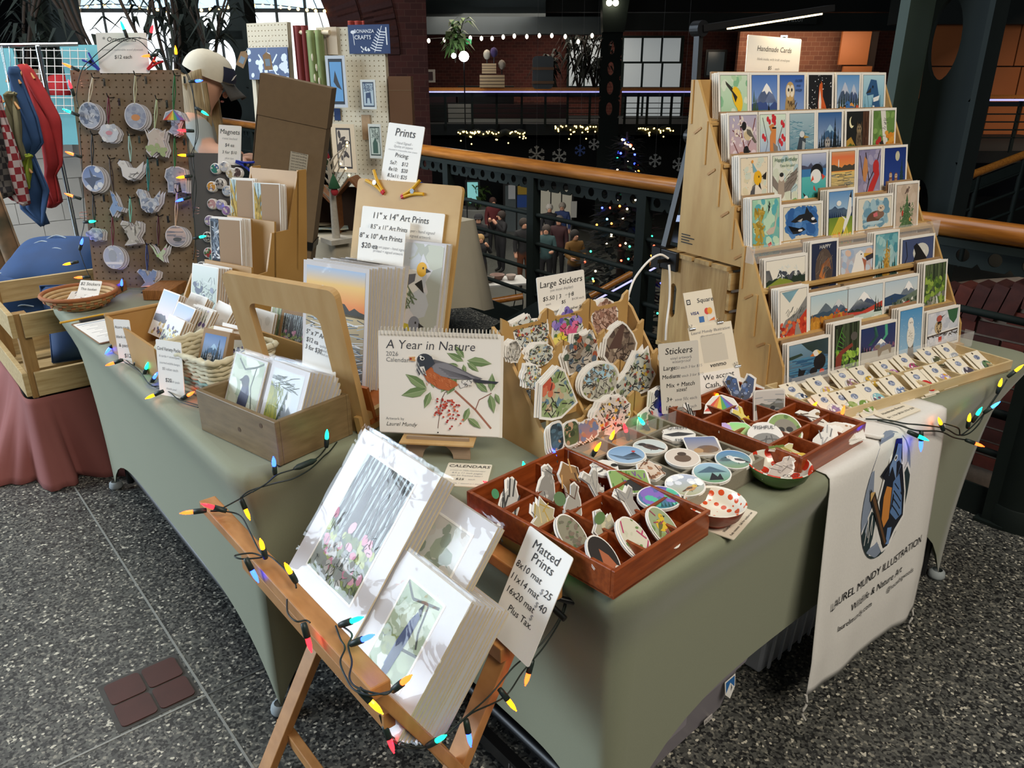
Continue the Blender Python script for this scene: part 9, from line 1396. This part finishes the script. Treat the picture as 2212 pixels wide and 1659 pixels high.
string('string of coloured bulbs wound along the near bar of the print rack', [(x0, y0, x1, y1, zb(x0, y0)-.02, c) for x0, y0, x1, y1, c in RB]+[(520, 1076, 542, 1113, dt(520, 1076, .70), 'a')],
  [[(x, y, zb(x, y)-.012) for x, y in ((545, 1062), (510, 1082), (475, 1100), (455, 1104), (490, 1105), (520, 1115), (540, 1150), (560, 1190), (575, 1205), (545, 1195), (508, 1200), (520, 1207), (560, 1205), (580, 1200), (610, 1225), (635, 1255), (640, 1270))], [(x, y, zb(x, y)-.015) for x, y in ((620, 1295), (622, 1325), (640, 1342), (660, 1340), (670, 1345))], [(x, y, zb(x, y)-.02) for x, y in ((725, 1352), (735, 1380), (745, 1400), (735, 1430), (748, 1465), (765, 1490), (800, 1502), (850, 1492))], [(x, y, zb(x, y)-.02) for x, y in ((735, 1350), (760, 1370), (752, 1395), (760, 1430), (755, 1465), (775, 1487), (830, 1500), (852, 1485))]])
RC = [(830, 1565, 853, 1612, 'r', .98), (922, 1612, 968, 1573, 'g', .98), (1006, 1553, 1018, 1600, 'b', 1.03), (1150, 1425, 1133, 1474, 'o', 1.14), (1078, 1487, 1118, 1527, 'a', 1.1), (1204, 1248, 1176, 1222, 'g', 1.2)]
string('string of coloured bulbs hanging at the near end of the print rack', [(a, b_, c, d, e, k) for a, b_, c, d, k, e in RC], [[(820, 1545, .98), (835, 1580, .98), (870, 1605, .98), (920, 1612, .98), (970, 1580, 1.0), (1010, 1545, 1.03), (1060, 1500, 1.08), (1110, 1440, 1.12), (1160, 1400, 1.14), (1200, 1350, 1.17), (1220, 1300, 1.19), (1215, 1255, 1.2), (1195, 1240, 1.2)], [(835, 1590, .98), (880, 1615, .98), (935, 1608, .98), (985, 1570, 1.01), (1020, 1540, 1.04), (1090, 1505, 1.1), (1130, 1450, 1.13), (1180, 1390, 1.16), (1222, 1310, 1.19), (1210, 1245, 1.2)]])
string('string of coloured bulbs around the front brown tray and far rack bar', tb_([(1048, 1107, 1002, 1112, 'o'), (1072, 1164, 1036, 1177, 'y'), (1085, 1062, 1068, 1050, 'r')], .745), [tw_([(1085, 1062), (1060, 1085), (1048, 1105), (1052, 1125), (1065, 1145), (1075, 1165)], .745), tw_([(1050, 1100), (1060, 1130), (1078, 1155), (1085, 1170)], .742)])
string('string of coloured bulbs along the front of the large sticker rack', tb_([(1139, 1036, 1132, 1002, 'g'), (1203, 1012, 1199, 985, 'b'), (1275, 990, 1288, 966, 'a'), (1312, 966, 1320, 942, 'a'), (1358, 950, 1352, 930, 'r'), (1402, 930, 1384, 906, 'g'), (1450, 905, 1443, 880, 'b'), (1520, 868, 1535, 858, 'a')], .765), [tw_([(1139, 1036), (1170, 1025), (1203, 1010), (1240, 1000), (1275, 990), (1312, 968), (1358, 952), (1402, 930), (1450, 905), (1490, 880), (1520, 868), (1560, 850)], .748)])
fv = lambda x, y: PV(x, y, .685).dot(FWD)
RT = [(1738, 900, 1760, 866, 'a'), (1814, 912, 1818, 884, 'o')]
string('string of coloured bulbs across the banner and right table edge', tb_(RT, .765)+[(x0, y0, x1, y1, fv(x0, y0)-.01, c) for x0, y0, x1, y1, c in ((1960, 932, 1982, 940, 'g'), (1990, 930, 1985, 962, 'b'), (2038, 930, 2022, 898, 'a'), (2090, 925, 2090, 895, 'y'), (2100, 912, 2106, 898, 'g'), (2124, 893, 2144, 874, 'c'), (2154, 850, 2158, 818, 'y'), (2176, 815, 2192, 798, 'y'), (2085, 950, 2112, 958, 'o'))], [tw_([(1870, 905), (1920, 908), (1955, 915)], .75)+[(x, y, fv(x, y)) for x, y in ((1990, 918), (2040, 925), (2070, 940), (2090, 930), (2120, 900), (2150, 860), (2175, 820))], tw_([(1895, 908), (1940, 918)], .75)+[(x, y, fv(x, y)) for x, y in ((1980, 930), (2030, 932), (2060, 945), (2085, 950))], [(x, y, fv(x, y)) for x, y in ((2040, 915), (2070, 925), (2075, 940), (2095, 935), (2115, 915), (2128, 890), (2155, 850))]], wr=.002)
pd_ = lambda x, y: PL(x, y, PM @ V((0, 0, .02)), PM.to_3x3() @ V((0, 0, 1))).dot(FWD)
PG = [(275, 82, 268, 58, 'g'), (322, 86, 328, 70, 'r'), (342, 118, 318, 121, 'o'), (382, 135, 382, 110, 'a'), (172, 153, 152, 143, 'o'), (408, 176, 438, 174, 'b'), (160, 208, 156, 190, 'r'), (172, 250, 146, 238, 'g'), (422, 232, 448, 246, 'g'), (420, 283, 404, 282, 'r'), (420, 336, 402, 335, 'a'), (416, 380, 394, 382, 'a'), (178, 340, 158, 332, 'o'), (412, 425, 386, 433, 'b'), (176, 430, 152, 420, 'o'), (180, 480, 204, 477, 'g'), (418, 515, 444, 509, 'g'), (172, 540, 180, 520, 'b'), (170, 565, 142, 570, 'a'), (196, 598, 172, 598, 'o'), (262, 630, 266, 606, 'b'), (304, 637, 322, 622, 'a')]
string('string of coloured bulbs wound around the ornament pegboard', [(a, b_, c, d, pd_(a, b_)-.03, k) for a, b_, c, d, k in PG], [[(x, y, pd_(x, y)-.02) for x, y in ((345, 640), (310, 636), (262, 632), (215, 625), (195, 600), (178, 560), (172, 530), (182, 480), (180, 430), (176, 340), (172, 280), (176, 250), (165, 210), (176, 153), (200, 125), (235, 95), (270, 82), (300, 88), (330, 115), (360, 130), (390, 140), (412, 175), (420, 230), (424, 285), (418, 335), (420, 380), (416, 430), (422, 515), (418, 560))], [(x, y, pd_(x, y)-.012) for x, y in ((182, 152), (225, 120), (275, 84), (322, 88), (345, 120), (382, 136), (410, 178), (428, 285), (412, 340), (424, 400), (417, 470))]], 1.15)
